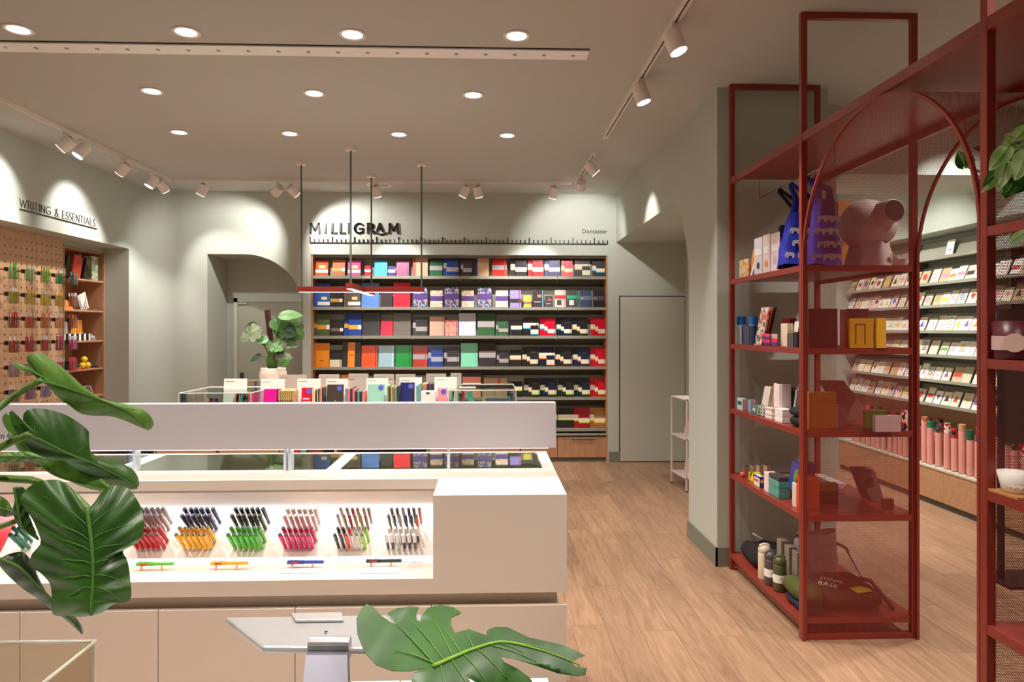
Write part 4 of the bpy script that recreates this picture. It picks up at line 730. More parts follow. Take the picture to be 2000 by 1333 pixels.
inbox(462, 466, 767, 4.66, (110, 180, 110), 'notebook', 'green tilted notebook inside left acrylic cover', 'notebook', .1, .25); inbox(469, 473, 767, 4.66, (100, 170, 176), 'notebook', 'teal upright notebook inside left acrylic cover, first', 'notebook', .1); inbox(475, 480, 767, 4.66, (90, 160, 170), 'notebook', 'teal upright notebook inside left acrylic cover, second', 'notebook', .1); inbox(484, 487, 768, 4.66, (226, 90, 80), 'notebook', 'red upright notebook at the right inside left acrylic cover', 'notebook', .1)
inbox(876, 881, 765, 4.80, (130, 180, 160), 'pack', 'pale green pack inside the right acrylic cover', 'pack', .05, .1); inbox(884, 893, 763, 4.80, (236, 228, 220), 'pack', 'white pack inside the right acrylic cover', 'pack')
inbox(896, 902, 770, 4.80, (60, 50, 54), 'case', 'black case inside the right acrylic cover', 'case'); inbox(903, 907, 765, 4.80, (196, 40, 70), 'case', 'red case inside the right acrylic cover', 'case'); inbox(926, 936, 763, 4.80, (70, 190, 170), 'notebook', 'turquoise card leaning inside the right acrylic cover', 'card', .02, -.25)
inbox(942, 965, 763, 5.10, (196, 160, 130), 'notebook', 'kraft notebook inside the right acrylic cover, left', 'notebook', .03); inbox(969, 990, 763, 5.10, (196, 160, 130), 'notebook', 'kraft notebook inside the right acrylic cover, right', 'notebook', .03); inbox(996, 1003, 768, 4.86, (70, 90, 110), 'bottle', 'dark blue bottle at the right inside right acrylic cover', 'bottle')
inbox(948, 995, 779, 4.80, (90, 96, 110), 'tray', 'flat grey tray inside the right acrylic cover', 'tray', .03)
simple('white_card', 'white label card on top of right acrylic cover', 'card', [('c', MB().box((PY(897, 757, 4.9).x, 4.9, 1.2315), (PY(929, 757, 4.9).x, 4.96, 1.233)), PAPER)])
# ------------------------------------------------------------------ white island counter
KX0, KX1, KY0, KY1, KZ = -3.0, .285, 2.46, 3.34, 1.05
LX = -.197; LY = 2.735; TRZ = .752
k = thing('island_counter', 'white island counter with a lit pen display recess and glass top cases', 'counter', (-1.3, 2.9, 0))
xd = [PY(x, 1250, KY0).x for x in (-230, 38, 308.5, 576, 842)]+[KX1]
gx = [PZ(x, 917, KZ).x for x in (232, 275, 640, 662)]; gx0 = -2.9
fr = [(gx0-.1, gx0), (gx[0]-.03, gx[1]-.05), (gx[2]-.005, gx[3]+.005), (.235, KX1)]
m = MB()
m.box((LX, KY0, KZ-.001-.03), (KX1, LY, KZ))                                 # right block top
m.box((KX0, LY, KZ-.04), (KX1, 2.935, KZ))                                    # strip behind the recess
m.box((KX0, 3.31, KZ-.04), (KX1, KY1, KZ))
for a, b in fr: m.box((a, 2.935, KZ-.04), (b, 3.31, KZ))
ob('top_surface', m, WHITEC, k)
m = MB()
m.box((LX, KY0, .697), (KX1, KY0+.02, KZ-.031)).box((LX, KY0+.02, .697), (LX+.02, LY+.15, KZ-.031)).box((KX1-.02, KY0+.02, .697), (KX1, KY1, KZ-.04))
m.box((KX0, KY0, .697), (LX, KY0+.02, TRZ)).box((KX0, KY1-.02, .697), (KX1-.02, KY1, KZ-.04))
ob('front_panel', m, WHITEC, k)
ob('display_tray', MB().box((KX0, KY0+.02, TRZ-.02), (LX, 2.675, TRZ-.0005)), WHITEC, k)
BZ0, BZ1, BY0, BY1 = .768, .905, 2.668, 2.805
ob('sloped_board', MB().prism([(BY0, BZ0), (BY0+.008, TRZ), (BY1+.03, TRZ), (BY1+.008, BZ1), (BY1, BZ1)], YZ, KX0, LX), WHITEC, k)
ob('recess_back', MB().box((KX0, 2.865, TRZ), (LX, 2.88, KZ-.04)).box((KX0, 2.813, BZ1-.012), (LX, 2.865, BZ1)), WHITEC, k)
LEDM = emit(COOL, 1.7, 'led')
l = bpy.data.lights.new('led_lamp', 'AREA'); l.shape = 'RECTANGLE'; l.size = 2.7; l.size_y = .012; l.energy = 3.0; l.color = (.98, .97, 1); l.spread = R(95)
o = bpy.data.objects.new('led_lamp', l); C.objects.link(o); o.parent = k; o.location = Vector((-1.58, LY+.012, KZ-.052))-OFF[k.name]; o.rotation_euler = (R(12), 0, 0)
ob('led_strip', MB().box((KX0, 2.848, BZ1+.001), (LX-.001, 2.864, BZ1+.012)), LEDM, k)
ob('led_strip', MB().box((KX0, 2.652, TRZ), (LX-.001, 2.667, TRZ+.012)), LEDM, k)
ob('led_channel', MB().box((KX0, LY+.002, KZ-.048), (LX-.001, LY+.014, KZ-.041)), STEEL, k)
ob('recessed_rail', MB().box((KX0, KY0+.05, .6), (KX1-.03, KY0+.07, .697)), WHITEC, k)
ob('carcass', MB().box((KX0+.01, KY0+.021, .1), (KX1-.01, KY1, .60)), WHITEC, k); ob('bottom_panel', MB().box((KX0, KY0+.071, .685), (KX1-.001, KY1-.021, .696)), WHITEC, k)
zd = PY(1100, 1182, KY0).z
for a, b in zip(xd, xd[1:]): ob('drawer_front', MB().box((a+.0015, KY0, .11), (b-.0015, KY0+.018, zd)), WHITEC, k, bevel=.001)
ob('plinth', MB().box((KX0+.05, KY0+.06, 0), (KX1-.05, KY1-.05, .1)), SKIRT, k)
for (a0, a1), (b0, b1) in zip(fr, fr[1:]):
    ob('glass_top', MB().box((a1, 2.935, KZ-.008), (b0, 3.31, KZ-.0005)), glass((214, 224, 214), .0, 1.52, 'case_glass'), k)
    ob('case_floor', MB().box((a1-.01, 2.93, .86), (b0+.01, 3.32, .87)), M((196, 180, 158), .6), k)
    ob('case_liner', MB().box((a1-.012, 2.93, .87), (a1-.002, 3.32, KZ-.041)).box((b0+.002, 2.93, .87), (b0+.012, 3.32, KZ-.041)), M((196, 186, 168), .6), k)
hy0, hy1 = 2.90, 2.96
hx = PY(1086, 830, hy0).x; hz0, hz1 = PY(950, 876, hy0).z, PY(950, 787.5, hy0).z
hd = thing('header_panel', 'long pale grey header panel raised on slim glass posts above the counter', 'sign panel', (-1.3, 2.93, KZ))
ob('panel', MB().box((KX0, hy0, hz0), (hx, hy1, hz1)), M((198, 194, 200), .4, var=.01), hd, bevel=.0015)
PG2 = glass((226, 240, 255), .05, 1.5, 'post_glass')
for px in (263, 274, 560.5, 569.5, 876):
    x = PZ(px, 918, KZ).x; ob('post', MB().box((x-.005, 2.905, KZ+.0005), (x+.005, 2.955, hz0)), M((226, 236, 246), .25) if px not in (263,) else PG2, hd)
ob('led_strip', MB().box((KX0, 2.922, hz0-.006), (hx-.03, 2.938, hz0-.0003)), emit(COOL, 2.2, 'led'), hd)
a = PY(-22, 857, hy0); b = PY(26, 857, hy0); ob('lettering', text_mb('n G', PY(24.5, 857, hy0).x-PY(2, 857, hy0).x, PY(2, 857, hy0-.0002), (1, 0, 0), (0, 0, 1), .0006), INK, hd)
# small goods in the glass cases
CG = [(-1.35, 'brown'), (-1.18, 'pink'), (-1.0, 'green'), (-.85, 'grey'), (-.5, 'blue'), (-.33, 'black'), (-.18, 'red'), (-.03, 'striped'), (.12, 'yellow')]
cc = {'brown': (150, 110, 80), 'pink': (226, 150, 140), 'green': (130, 160, 90), 'grey': (150, 146, 140), 'blue': (70, 100, 170), 'black': (50, 46, 46), 'red': (206, 60, 60), 'striped': (226, 200, 170), 'yellow': (220, 210, 90)}
for x, n_ in CG: simple('pen_box', f'{n_} pen box lying under the glass top of the counter', 'box', [('lid', MB().box((x-.055, 3.05, .8705), (x+.055, 3.2, .905)), M(cc[n_], .5)), ('band', MB().box((x-.056, 3.11, .872), (x+.056, 3.13, .906)), PAPER)])
# pens in the sloped board
bn = Vector((0, -.7071, .7071)); bp = Vector((0, BY0, BZ0)); sl = Vector((0, .7071, .7071))
def pen_proto(rgb, cap, lab, grp, slim=False, tip=None):
    t = thing('fountain_pen', lab, 'pen', (0, 0, 0), group=grp)
    r = .0076 if not slim else .0062; L_ = .104
    ob('barrel', MB().cyl((0, 0, .004), (0, 0, L_*.5), r*.9, n=12), M(rgb, .25), t, local=True)
    ob('cap', MB().cyl((0, 0, L_*.5), (0, 0, L_), r*1.05, n=12), M(rgb if tip is None else tip, .25), t, local=True, bevel=.0006)
    ob('cap_end', MB().cyl((0, 0, L_), (0, 0, L_+.0035), r*.8, n=12), M(cap, .4), t, local=True)
    m = MB().box((-.0018, r, L_*.55), (.0018, r+.0035, L_*.97)).box((-.0018, r*.8, L_*.93), (.0018, r+.0035, L_*.97)); ob('clip', m, STEEL, t, local=True)
    return t
CL = [(60, 0, None, 0, 0), (60, 1, ('teal green', (10, 110, 80)), 4, (20, 30, 30)), (172, 0, ('white', (220, 214, 210)), 12, (30, 30, 30)), (172, 1, ('turquoise', (60, 180, 180)), 12, (30, 30, 30)),
 (290, 0, ('smoky clear', (168, 150, 152)), 12, (40, 36, 36)), (282, 1, ('red', (206, 24, 36)), 12, (40, 30, 30)), (384, 0, ('navy', (30, 32, 100)), 12, (50, 46, 50)), (375, 1, ('yellow', (250, 186, 10)), 12, (60, 46, 20)),
 (480, 0, ('black', (36, 33, 28)), 12, (60, 56, 50)), (473, 1, ('bright green', (80, 196, 40)), 12, (30, 60, 20)), (579, 0, ('frosted clear', (222, 196, 188)), 12, (230, 220, 214)), (572, 1, ('hot pink', (222, 28, 104)), 12, (60, 50, 56)),
 (681, 0, ('champagne', (190, 160, 120)), 12, (60, 50, 40)), (675, 1, ('mixed bright', (40, 36, 34)), 12, (40, 36, 34)), (777, 0, ('gunmetal', (90, 82, 78)), 12, (30, 28, 28)), (772, 1, ('white tipped dark', (70, 64, 66)), 12, (236, 230, 226))]
mixT = {681: [(226, 206, 190), (180, 156, 140), (190, 40, 70), (200, 160, 100), (190, 150, 100), (150, 100, 80)], 675: [(36, 33, 32), (40, 36, 34), (236, 50, 40), (232, 220, 214), (220, 226, 210), (150, 214, 20)], 777: [(110, 100, 92), (84, 78, 72), (190, 186, 180), (60, 56, 84), (64, 58, 76), (226, 90, 76)], 772: [(80, 74, 70), (80, 72, 70), (210, 204, 196), (50, 44, 70), (54, 46, 82), (86, 78, 70)]}
ROT = bn.to_track_quat('Z', 'Y').to_euler()
for cx, row, cdef, npen, capc in CL:
    if not cdef: continue
    cn, rgb = cdef; rn = 'upper' if row == 0 else 'lower'; protos = {}
    for i in range(npen):
        a_, b_ = i % 6, i//6; 
        if npen == 4: a_, b_ = i % 2+.0, i//2
        py = (1021 if b_ == 0 else 1034) if row == 0 else (1058 if b_ == 0 else 1071)
        px = cx+(a_-2.5)*10.6+(6 if b_ == 0 else 0)+13+random.uniform(-.8, .8)
        pos_ = PP(px, py, bp, bn)
        key = a_ if cx in mixT else 0
        if key not in protos:
            c = mixT[cx][int(a_)] if cx in mixT else rgb
            wd = {681: ['ivory', 'taupe', 'berry', 'gold', 'bronze', 'copper'], 675: ['glossy black', 'matte black', 'scarlet', 'cream', 'pale grey', 'lime'], 777: ['pewter', 'graphite', 'silver', 'indigo', 'violet grey', 'coral'], 772: ['grey', 'charcoal', 'white', 'navy', 'purple', 'olive black']}.get(cx)
            nm = f'{wd[int(a_)]}' if wd else cn
            lab = f'{nm} pen standing out of the sloped board, {cn} cluster, {rn} row' if wd else f'{nm} pen in the {rn} row cluster of {cn} pens on the sloped board'
            g = f'{nm} pens of the {cn} cluster'
            protos[key] = pen_proto(c, capc, lab, g, cx in mixT, (236, 230, 224) if cx == 772 else None); o = protos[key]
        else: o = dup(protos[key], (0, 0, 0))
        o['label'] = uniq(f'{nm} pen, {ORD[int(a_)]} from left in {"rear" if b_ == 0 else "front"} line, {rn} {cn} cluster')
        o.location = pos_; o.rotation_euler = ROT
# pens lying on the tray on acrylic pins
for px0, px1, py, rgb, cn in [(268, 338, 1102, (100, 200, 60), 'green'), (413, 484, 1100.5, (248, 180, 40), 'yellow'), (562, 632, 1098.5, (60, 70, 170), 'blue'), (716, 784, 1096, (46, 42, 42), 'black')]:
    zz = TRZ+.024; a, b = PZ(px0, py, zz), PZ(px1, py, zz); y = (a.y+b.y)/2; L_ = b.x-a.x
    simple('fountain_pen', f'{cn} pen lying on clear pins at the front of the pen display', 'pen', [('cap', MB().cyl((a.x, y, zz), (a.x+L_*.45, y, zz), .0072, n=14), M(rgb, .25)), ('barrel', MB().cyl((a.x+L_*.45, y, zz), (b.x, y, zz), .0062, n=14), M(rgb, .3)),
        ('clip', MB().tube([(a.x+.01, y-.003, zz+.008), (a.x+.02, y-.003, zz+.011), (a.x+L_*.4, y-.003, zz+.008)], .0014, 6), STEEL), ('sticker', MB().box((a.x+L_*.12, y-.0076, zz-.003), (a.x+L_*.3, y-.0072, zz+.003)), M((220, 50, 40), .5))])
    for f_, s in ((.14, 'left'), (.7, 'right')):
        simple('pen_rest', f'small amber pin under the {s} part of the lying {cn} pen', 'pen rest', [('p', MB().cyl((a.x+L_*f_, y-.004, TRZ), (a.x+L_*f_, y-.004, zz-.0075), .004, n=8), M((236, 180, 150), .3))])
for pa, pb, s in [(545, 622, 'blue'), (698, 775, 'black')]:
    a, b = PZ(pa, 1121, TRZ), PZ(pb, 1121, TRZ)
    simple('acrylic_plate', f'flat white card plate in front of the lying {s} pen', 'plate', [('p', MB().prism([(a.x, a.y), (b.x, b.y), (b.x+.022, b.y+.072), (a.x+.022, a.y+.072)], lambda u, v, k: (u, v, k), TRZ+.0005, TRZ+.003), M((250, 242, 238), .2))])
ra, rb = PP(-20, 1085, bp+bn*.03, bn), PP(40, 985, bp+bn*.03, bn)
m = MB(); m.T = Matrix.Translation(bp+Vector((0, 0, 0))) @ Matrix.Rotation(R(45), 4, 'X'); xa = PP(22, 1040, bp, bn).x
m.box((xa-.5, .005, .001), (xa, .19, .016)); simple('red_case', 'shallow red case propped on the sloped board at the far left', 'case', [('shell', m, M((206, 30, 36), .4)), ('inlay', (lambda q: (setattr(q, 'T', m.T), q.box((xa-.48, .02, .016), (xa-.07, .17, .018)))[1])(MB()), M((236, 60, 56), .4))])
# ------------------------------------------------------------------ red steel shelving with the perforated arch
X0, X1, Y0, Y1 = 1.66, 2.29, 3.56, 4.655
YN = 2.248; PS = .032; SH = [1.99, 1.549, 1.109, .662, .115]; TP = 2.69
su = thing('shelving_unit', 'tall red steel shelving with perforated side and arch reaching the ceiling', 'shelving', (1.97, 3.2, 0))
for x in (X0, X1-PS):
    for y in (Y0, Y1-PS, YN-PS, 1.1):
        z1 = CZ-.001
        ob('post', MB().box((x, y, 0.0), (x+PS, y+PS, z1)), RED, su, bevel=.002)
for y in (Y0, Y1-PS, YN-PS): ob('top_rail', MB().box((X0+PS, y, CZ-.034), (X1-PS, y+PS, CZ-.002)), RED, su)
ob('top_plate', MB().box((X0+.004, 1.1, TP-.012), (X1-.004, Y1-PS, TP-.002)), RED, su)
ob('top_beam', MB().box((X0+.002, 1.1+PS, TP-.045), (X0+.03, Y0, TP)).box((X0+.002, Y0+PS, TP-.045), (X0+.03, Y1-PS, TP)), RED, su, bevel=.002)
ob('top_beam', MB().box((X1-.03, 1.1+PS, TP-.045), (X1-.002, Y0, TP)).box((X1-.03, Y0+PS, TP-.045), (X1-.002, Y1-PS, TP)), RED, su)
def shelf(z, ya, yb, t=.032): ob('shelf', MB().box((X0+.002, ya, z-t), (X0+.022, yb, z)).box((X1-.022, ya, z-t), (X1-.002, yb, z)).box((X0+.022, ya, z-.012), (X1-.022, yb, z-.001)).box((X0+PS, ya-.0005, z-t), (X1-PS, ya+.02, z-.0125)), RED, su)
for z in SH: shelf(z, Y0+.0105, Y1-.002 if z != SH[-1] else Y1-.002)
for z in SH[:4]+[.115]: shelf(z, 1.12, YN-.0105)
ob('base_rail', MB().box((X0+PS, Y0, 0.0), (X1-PS, Y0+.03, .03)).box((X0+.03, Y0+PS, .03), (X0+.05, Y1-PS, .083)), RED, su)
for z in SH[:4]: ob('cross_rail', MB().box((X0+PS, Y0-.001, z-.034), (X1-PS, Y0+.010, z+.0)), RED, su)
def sheet(pts, uvs, faces):
    m = MB(); m.add(pts, faces); m.uv = uvs; return m
def flat(y, xa, xb, za, zb): return sheet([(xa, y, za), (xb, y, za), (xb, y, zb), (xa, y, zb)], [(xa, za), (xb, za), (xb, zb), (xa, zb)], [(0, 1, 2, 3)])
SPR = 1.99; ob('perforated_panel', flat(Y0+.012, X0+PS-.005, X1-PS+.005, .02, SPR), REDM, su)
ob('perforated_panel', flat(YN-.012, X0+PS-.005, X1-PS+.005, .02, SPR), REDM, su)
ya, yb = YN+.003, Y0-.003; cy = (ya+yb)/2; ry = (yb-ya)/2; rz_ = TP-.047-SPR; pts = []; uvs = []; fs = []; s_ = SPR; pr = None; N = 48
for i in range(N+1):
    t = math.pi*i/N; y = cy+ry*math.cos(t); z = SPR+rz_*math.sin(t)
    if pr: s_ += math.hypot(y-pr[0], z-pr[1])
    pr = (y, z); pts += [(X0+.004, y, z), (X1-.004, y, z)]; uvs += [(X0, s_), (X1, s_)]
    if i: fs.append((2*i-2, 2*i-1, 2*i+1, 2*i))
ob('perforated_vault', sheet(pts, uvs, fs), REDM, su, smooth=True)
for x in (X0, X1-.014):
    m = MB(); o_ = []; 
    for i in range(N+1):
        t = math.pi*i/N
        for rr in (.010, -.002): 
            for dx in (0, .014): o_.append((x+dx, cy+(ry-rr)*math.cos(t), SPR+(rz_-rr)*math.sin(t)))
    f_ = []
    for i in range(N):
        a = 4*i; b = a+4
        for p_, q_ in ((0, 1), (1, 3), (3, 2), (2, 0)): f_.append((a+p_, a+q_, b+q_, b+p_))
    m.add(o_, f_); ob('arch_edge', m, RED, su)
    ob('arch_leg', MB().box((x, ya-.001, .0), (x+.014, ya+.012, SPR)).box((x, yb-.012, .0), (x+.014, yb+.001, SPR)), RED, su)
# ---- goods on the shelves.  S(px0, px1, ytop, ...): a box whose aisle face spans px0..px1 and whose near face runs on to pxe
def S(px0, px1, pxe, ytop, z, mat, nm, lab, cat, xf=1.69, extra=(), grp=None, z0=0, bev=.001):
    yn = PX(px1, 700, xf).y; yf = PX(px0, 700, xf).y; xe = PY(pxe, 700, yn).x if pxe else xf+.03
    zt = PX(px1, ytop, xf).z; mt = mat if not isinstance(mat, tuple) else M(mat, .5)
    b = MB().box((xf, yn, z+z0+.0006), (max(xe, xf+.01), yf, zt))
    return simple(nm, lab, cat, [('body', b, mt, {'bevel': bev})]+[(n, f(xf, yn, yf, xe, z+z0, zt), m_) for n, f, m_ in extra], grp) if extra else tag(ob(nm, b, mt, bevel=bev), uniq(lab), cat, grp)
def lean_panel(px0, px1, dpx, ytop, z, d, mat, nm, lab, cat, xf=1.7, extra=None):
    """flat item leaning: bottom spans px0..px1 on the aisle face, top shifted away by dpx pixels"""
    y0_ = PX(px1, 700, xf).y; y1_ = PX(px0, 700, xf).y; zt = PX(px1+dpx, ytop, xf).z; dy = PX(px1, 700, xf).y-PX(px1+dpx, 700, xf).y
    b = MB(); b.add([(xf, y0_, z+.001), (xf+d, y0_, z+.001), (xf+d, y1_, z+.001), (xf, y1_, z+.001), (xf, y0_-dy, zt), (xf+d, y0_-dy, zt), (xf+d, y1_-dy, zt), (xf, y1_-dy, zt)], [(0, 3, 2, 1), (4, 5, 6, 7), (0, 1, 5, 4), (1, 2, 6, 5), (2, 3, 7, 6), (3, 0, 4, 7)])
    return tag(ob(nm, b, mat if not isinstance(mat, tuple) else M(mat, .5)), uniq(lab), cat)
def strip(fx0, fx1, fz0, fz1):      # mark on the aisle (-X) face
    return lambda xf, yn, yf, xe, z, zt: MB().box((xf-.0015, yf+(yn-yf)*fx0, z+(zt-z)*fz0), (xf-.0002, yf+(yn-yf)*fx1, z+(zt-z)*fz1))
def nstrip(fx0, fx1, fz0, fz1):     # mark on the near (-Y) face
    return lambda xf, yn, yf, xe, z, zt: MB().box((xf+(xe-xf)*fx0, yn-.0015, z+(zt-z)*fz0), (xf+(xe-xf)*fx1, yn-.0002, z+(zt-z)*fz1))
z = SH[0]
S(1444, 1461, 1464, 505, z, floral([(226, 200, 150), (236, 216, 176), (210, 160, 90)], 60), 'patterned_box', 'small cream patterned box at the far end of the top red shelf', 'box', 1.71)
lean_panel(1460, 1475, 12, 482, z, .05, (232, 150, 60), 'card_folder', 'orange folder leaning behind the puzzle boxes, top red shelf', 'folder', 1.73)
lean_panel(1464, 1468, 14, 490, z, .12, (236, 230, 226), 'paper_pad', 'white pad leaning beside the orange folder, top red shelf', 'pad', 1.70)
PZC = [(1473, 1489, 1490, 462, (222, 214, 222), 'pale grey puzzle box with a dark bowl picture, top red shelf', (60, 60, 66), 1.695), (1490, 1503.5, 1505, 456, (238, 214, 206), 'blush puzzle box with a golden picture, top red shelf', (214, 150, 90), 1.695)]
for a, b, e, t, c, l, c2, xf in PZC:
    S(a, b, e, t, z, c, 'puzzle_box', l, 'box', xf, [('printed_lettering', strip(.1, .9, .52, .70), M((246, 240, 240), .5)), ('printed_picture', lambda xf, yn, yf, xe, z, zt: MB().cyl((xf-.0015, (yn+yf)/2, z+.25*(zt-z)), (xf-.0002, (yn+yf)/2, z+.25*(zt-z)), .022, n=16), M(c2, .5))])
r = S(1505, 1523, 1531.5, 452, z, (232, 208, 210), 'puzzle_box', 'pink puzzle box with navy Slow Puzzle side, top red shelf', 'box', 1.695, [('printed_lettering', strip(.1, .8, .52, .72), M((246, 240, 240), .5)), ('navy_side', nstrip(0, 1, 0, 1), M((36, 34, 66), .5)), ('printed_picture', lambda xf, yn, yf, xe, z, zt: MB().cyl((xf-.0015, (yn+yf)/2, z+.3*(zt-z)), (xf-.0002, (yn+yf)/2, z+.3*(zt-z)), .024, n=16), M((206, 176, 190), .5))])
yn = PX(1523, 700, 1.695).y; ob('side_lettering', text_mb('Slow Puzzle', .135, (PY(1530, 518, yn-.003).x-.003, yn-.003, z+.012), (0, 0, 1), (-1, 0, 0), .001, height=.017), M((226, 216, 226), .5), r)
# hanging rail and bags
rl = thing('hanging_rail', 'thin chrome rail with hooks carrying bags under the red top plate', 'rail', (1.9, 4.0, 2.5))
ob('rail', MB().cyl((1.86, Y0+.04, 2.55), (1.86, Y1-.04, 2.55), .006, n=8).cyl((1.86, Y0+.04, 2.55), (1.86, Y0+.04, TP-.012), .004, n=8).cyl((1.86, Y1-.04, 2.55), (1.86, Y1-.04, TP-.012), .004, n=8), STEEL, rl)
hk = []
for y, x in [(4.02, 1.74), (3.86, 1.73), (3.70, 1.74)]:
    hk.append((x, y)); ob('hook', MB().tube([(1.86, y, 2.557), (x+.02, y, 2.475), (x, y, 2.47), (x-.012, y, 2.476), (x-.016, y, 2.49)], .003, 6), STEEL, rl)
def cloth_bag(y, w_, xc, ztop, zbot, zneck, mat, nm, lab, dep=.05, strapmat=None, drawn=None, px=None, hook=None, taper=False):
    b = MB()
    def fn(u, v):       # u around, v up
        a = 2*math.pi*u; k = 1-(.10*v if not taper else .50*v**1.6); wv = .5*w_*k; r_ = dep*(.9-.6*v)+.008
        sx = math.copysign(abs(math.cos(a))**.55, math.cos(a)); sy = math.copysign(abs(math.sin(a))**.8, math.sin(a))
        return (xc+wv*sx+.006*math.sin(9*u*6.28+4*v), y+r_*sy+.005*math.sin(13*v+7*u), zbot+(zneck-zbot)*v+.012*math.sin(a*2)*(1-v))
    b.grid(fn, 32, 14); t = thing(nm, uniq(lab), 'bag', (xc, y, zbot))
    ob('body', b, mat, t, smooth=True); m = MB()
    for s in (-1, 1): m.tube([(xc+s*w_*(.2 if taper else .26), y, zneck-.02), (xc+s*w_*.15, y, zneck+(ztop-zneck)*.5), (hook[0]+s*.012, y, ztop)], [.024, .018, .01] if taper else [.012, .012, .01], 6)
    m.tube([(hook[0]-.014, y, ztop), (hook[0], y, ztop+.012), (hook[0]+.014, y, ztop)], .01, 6)
    ob('strap', m, strapmat or mat, t, smooth=True); return t
NAVY = M((38, 42, 72), .8)
t = cloth_bag(4.02, .26, PY(1545, 470, 4.02).x+.05, 2.475, 2.02, 2.27, NAVY, 'tote_bag', 'navy tote bag with white lettering hanging in the red shelving', .03, M((20, 20, 28), .8), hook=(1.745, 0))
ob('printed_lettering', text_mb('IAL', .075, (PY(1530, 478, 3.97).x, 3.972, PY(1530, 482, 3.97).z), (1, 0, .12), (0, 0, 1), .001), PAPER, t); ob('printed_lettering', text_mb('E', .022, (PY(1533, 495, 3.97).x, 3.972, PY(1533, 497, 3.97).z), (1, 0, .12), (0, 0, 1), .001), PAPER, t)
def elephants(t, y, xc, w_, z0, z1, n, mat, bulge):
    m = MB(); rows = int((z1-z0)/.07)
    for i in range(rows):
        for j in range(n):
            x = xc+w_*(-.5+(j+.5+(.3 if i % 2 else -.1))/n)*(.86-.42*i/rows); z = z0+.07*i+.02; s = .026
            yy = y-bulge*(1-(2*(x-xc)/w_)**2)**.5*(.92-.55*i/rows)-.012 if abs(2*(x-xc)/w_) < 1 else y
            pl = [(-1, -.7), (-1, .1), (-.8, .5), (-.2, .65), (.4, .6), (.7, .75), (1.0, .6), (1.15, .1), (1.2, -.5), (1.05, -.5), (.95, 0), (.75, 0), (.7, -.7), (.4, -.7), (.35, -.15), (-.4, -.15), (-.5, -.7)]
            d = 1 if (i+j) % 2 else -1
            m.prism([(x+d*a*s, z+b*s) for a, b in pl], XZ, yy-.001, yy)
    o = ob('printed_motif', m, mat, t); o['kind'] = 'stuff'; return o
ELW = M((228, 226, 222), .7)
t = cloth_bag(3.86, .30, PY(1570, 450, 3.86).x, 2.475, 2.01, 2.32, M((28, 40, 160), .75), 'shopping_bag', 'bright blue elephant print bag half hidden behind the red post', .06, hook=(1.745, 0), taper=True); elephants(t, 3.86, PY(1570, 450, 3.86).x, .30, 2.05, 2.30, 4, ELW, .06)
xb = PY(1609, 450, 3.68).x
t = cloth_bag(3.68, .185, xb, 2.475, 1.995, 2.36, M((70, 52, 168), .75), 'shopping_bag', 'violet elephant print bag hanging behind the perforated arch', .05, hook=(1.74, 0), taper=True); elephants(t, 3.68, xb, .185, 2.02, 2.34, 3, ELW, .05)
# kraft box and large rounded bag behind the arch mesh
S(1620, 1637, 1662, 392, z, (222, 150, 80), 'cardboard_box', 'tan cardboard box behind the elephant bag on the top red shelf', 'box', PY(1622, 450, 4.4).x)
bx, by = PY(1700, 440, 4.05).x, 4.05
t = thing('stuffed_bag', uniq('large pale rounded form with a dark round end on crumpled cloth, top red shelf'), 'bag', (bx, by, z))
cz_ = PY(1700, 440, by).z; rb_ = .155
m = MB(); m.grid(lambda u, v: (bx-.02+rb_*1.12*math.sin(math.pi*v)*math.cos(2*math.pi*u)*(1+.05*math.sin(3*2*math.pi*u+3*v)), by+.11*math.sin(math.pi*v)*math.sin(2*math.pi*u), cz_-rb_*math.cos(math.pi*v)), 32, 18)
PALE = M((214, 196, 196), .55); ob('body', m, PALE, t, smooth=True)
cx_, czz = PY(1747, 413, by-.16).x, PY(1747, 411, by-.16).z
ob('snout', MB().cyl((cx_-.01, by-.06, czz-.005), (cx_, by-.16, czz), .078, .068, 24), PALE, t, smooth=False, bevel=.006); ob('dark_opening', MB().cyl(Vector((cx_, by-.16, czz))+Vector((.01, -.10, .005)).normalized()*.0005, Vector((cx_, by-.16, czz))+Vector((.01, -.10, .005)).normalized()*.002, .061, n=28), M((40, 22, 24), .6), t)
m = MB(); m.grid(lambda u, v: (bx+(.15*(1-v*.3))*math.cos(2*math.pi*u)*(1+.12*math.sin(5*2*math.pi*u)), by+.12*(1-.3*v)*math.sin(2*math.pi*u)*(1+.1*math.sin(4*2*math.pi*u+1)), z+.001+v*(cz_-.11-z)+.012*math.sin(7*2*math.pi*u)*v), 40, 6); ob('cloth_base', m, M((200, 178, 176), .8), t, smooth=True)
m = MB(); m.grid(lambda u, v: (bx+.06+.09*u, by-.10+.02*math.sin(6*u)-.015*v, z+.005+.11*v*(1-.5*u)+.012*math.sin(9*u)), 10, 6); ob('cloth_fold', m, M((226, 206, 200), .8), t, smooth=True, solid=.004)
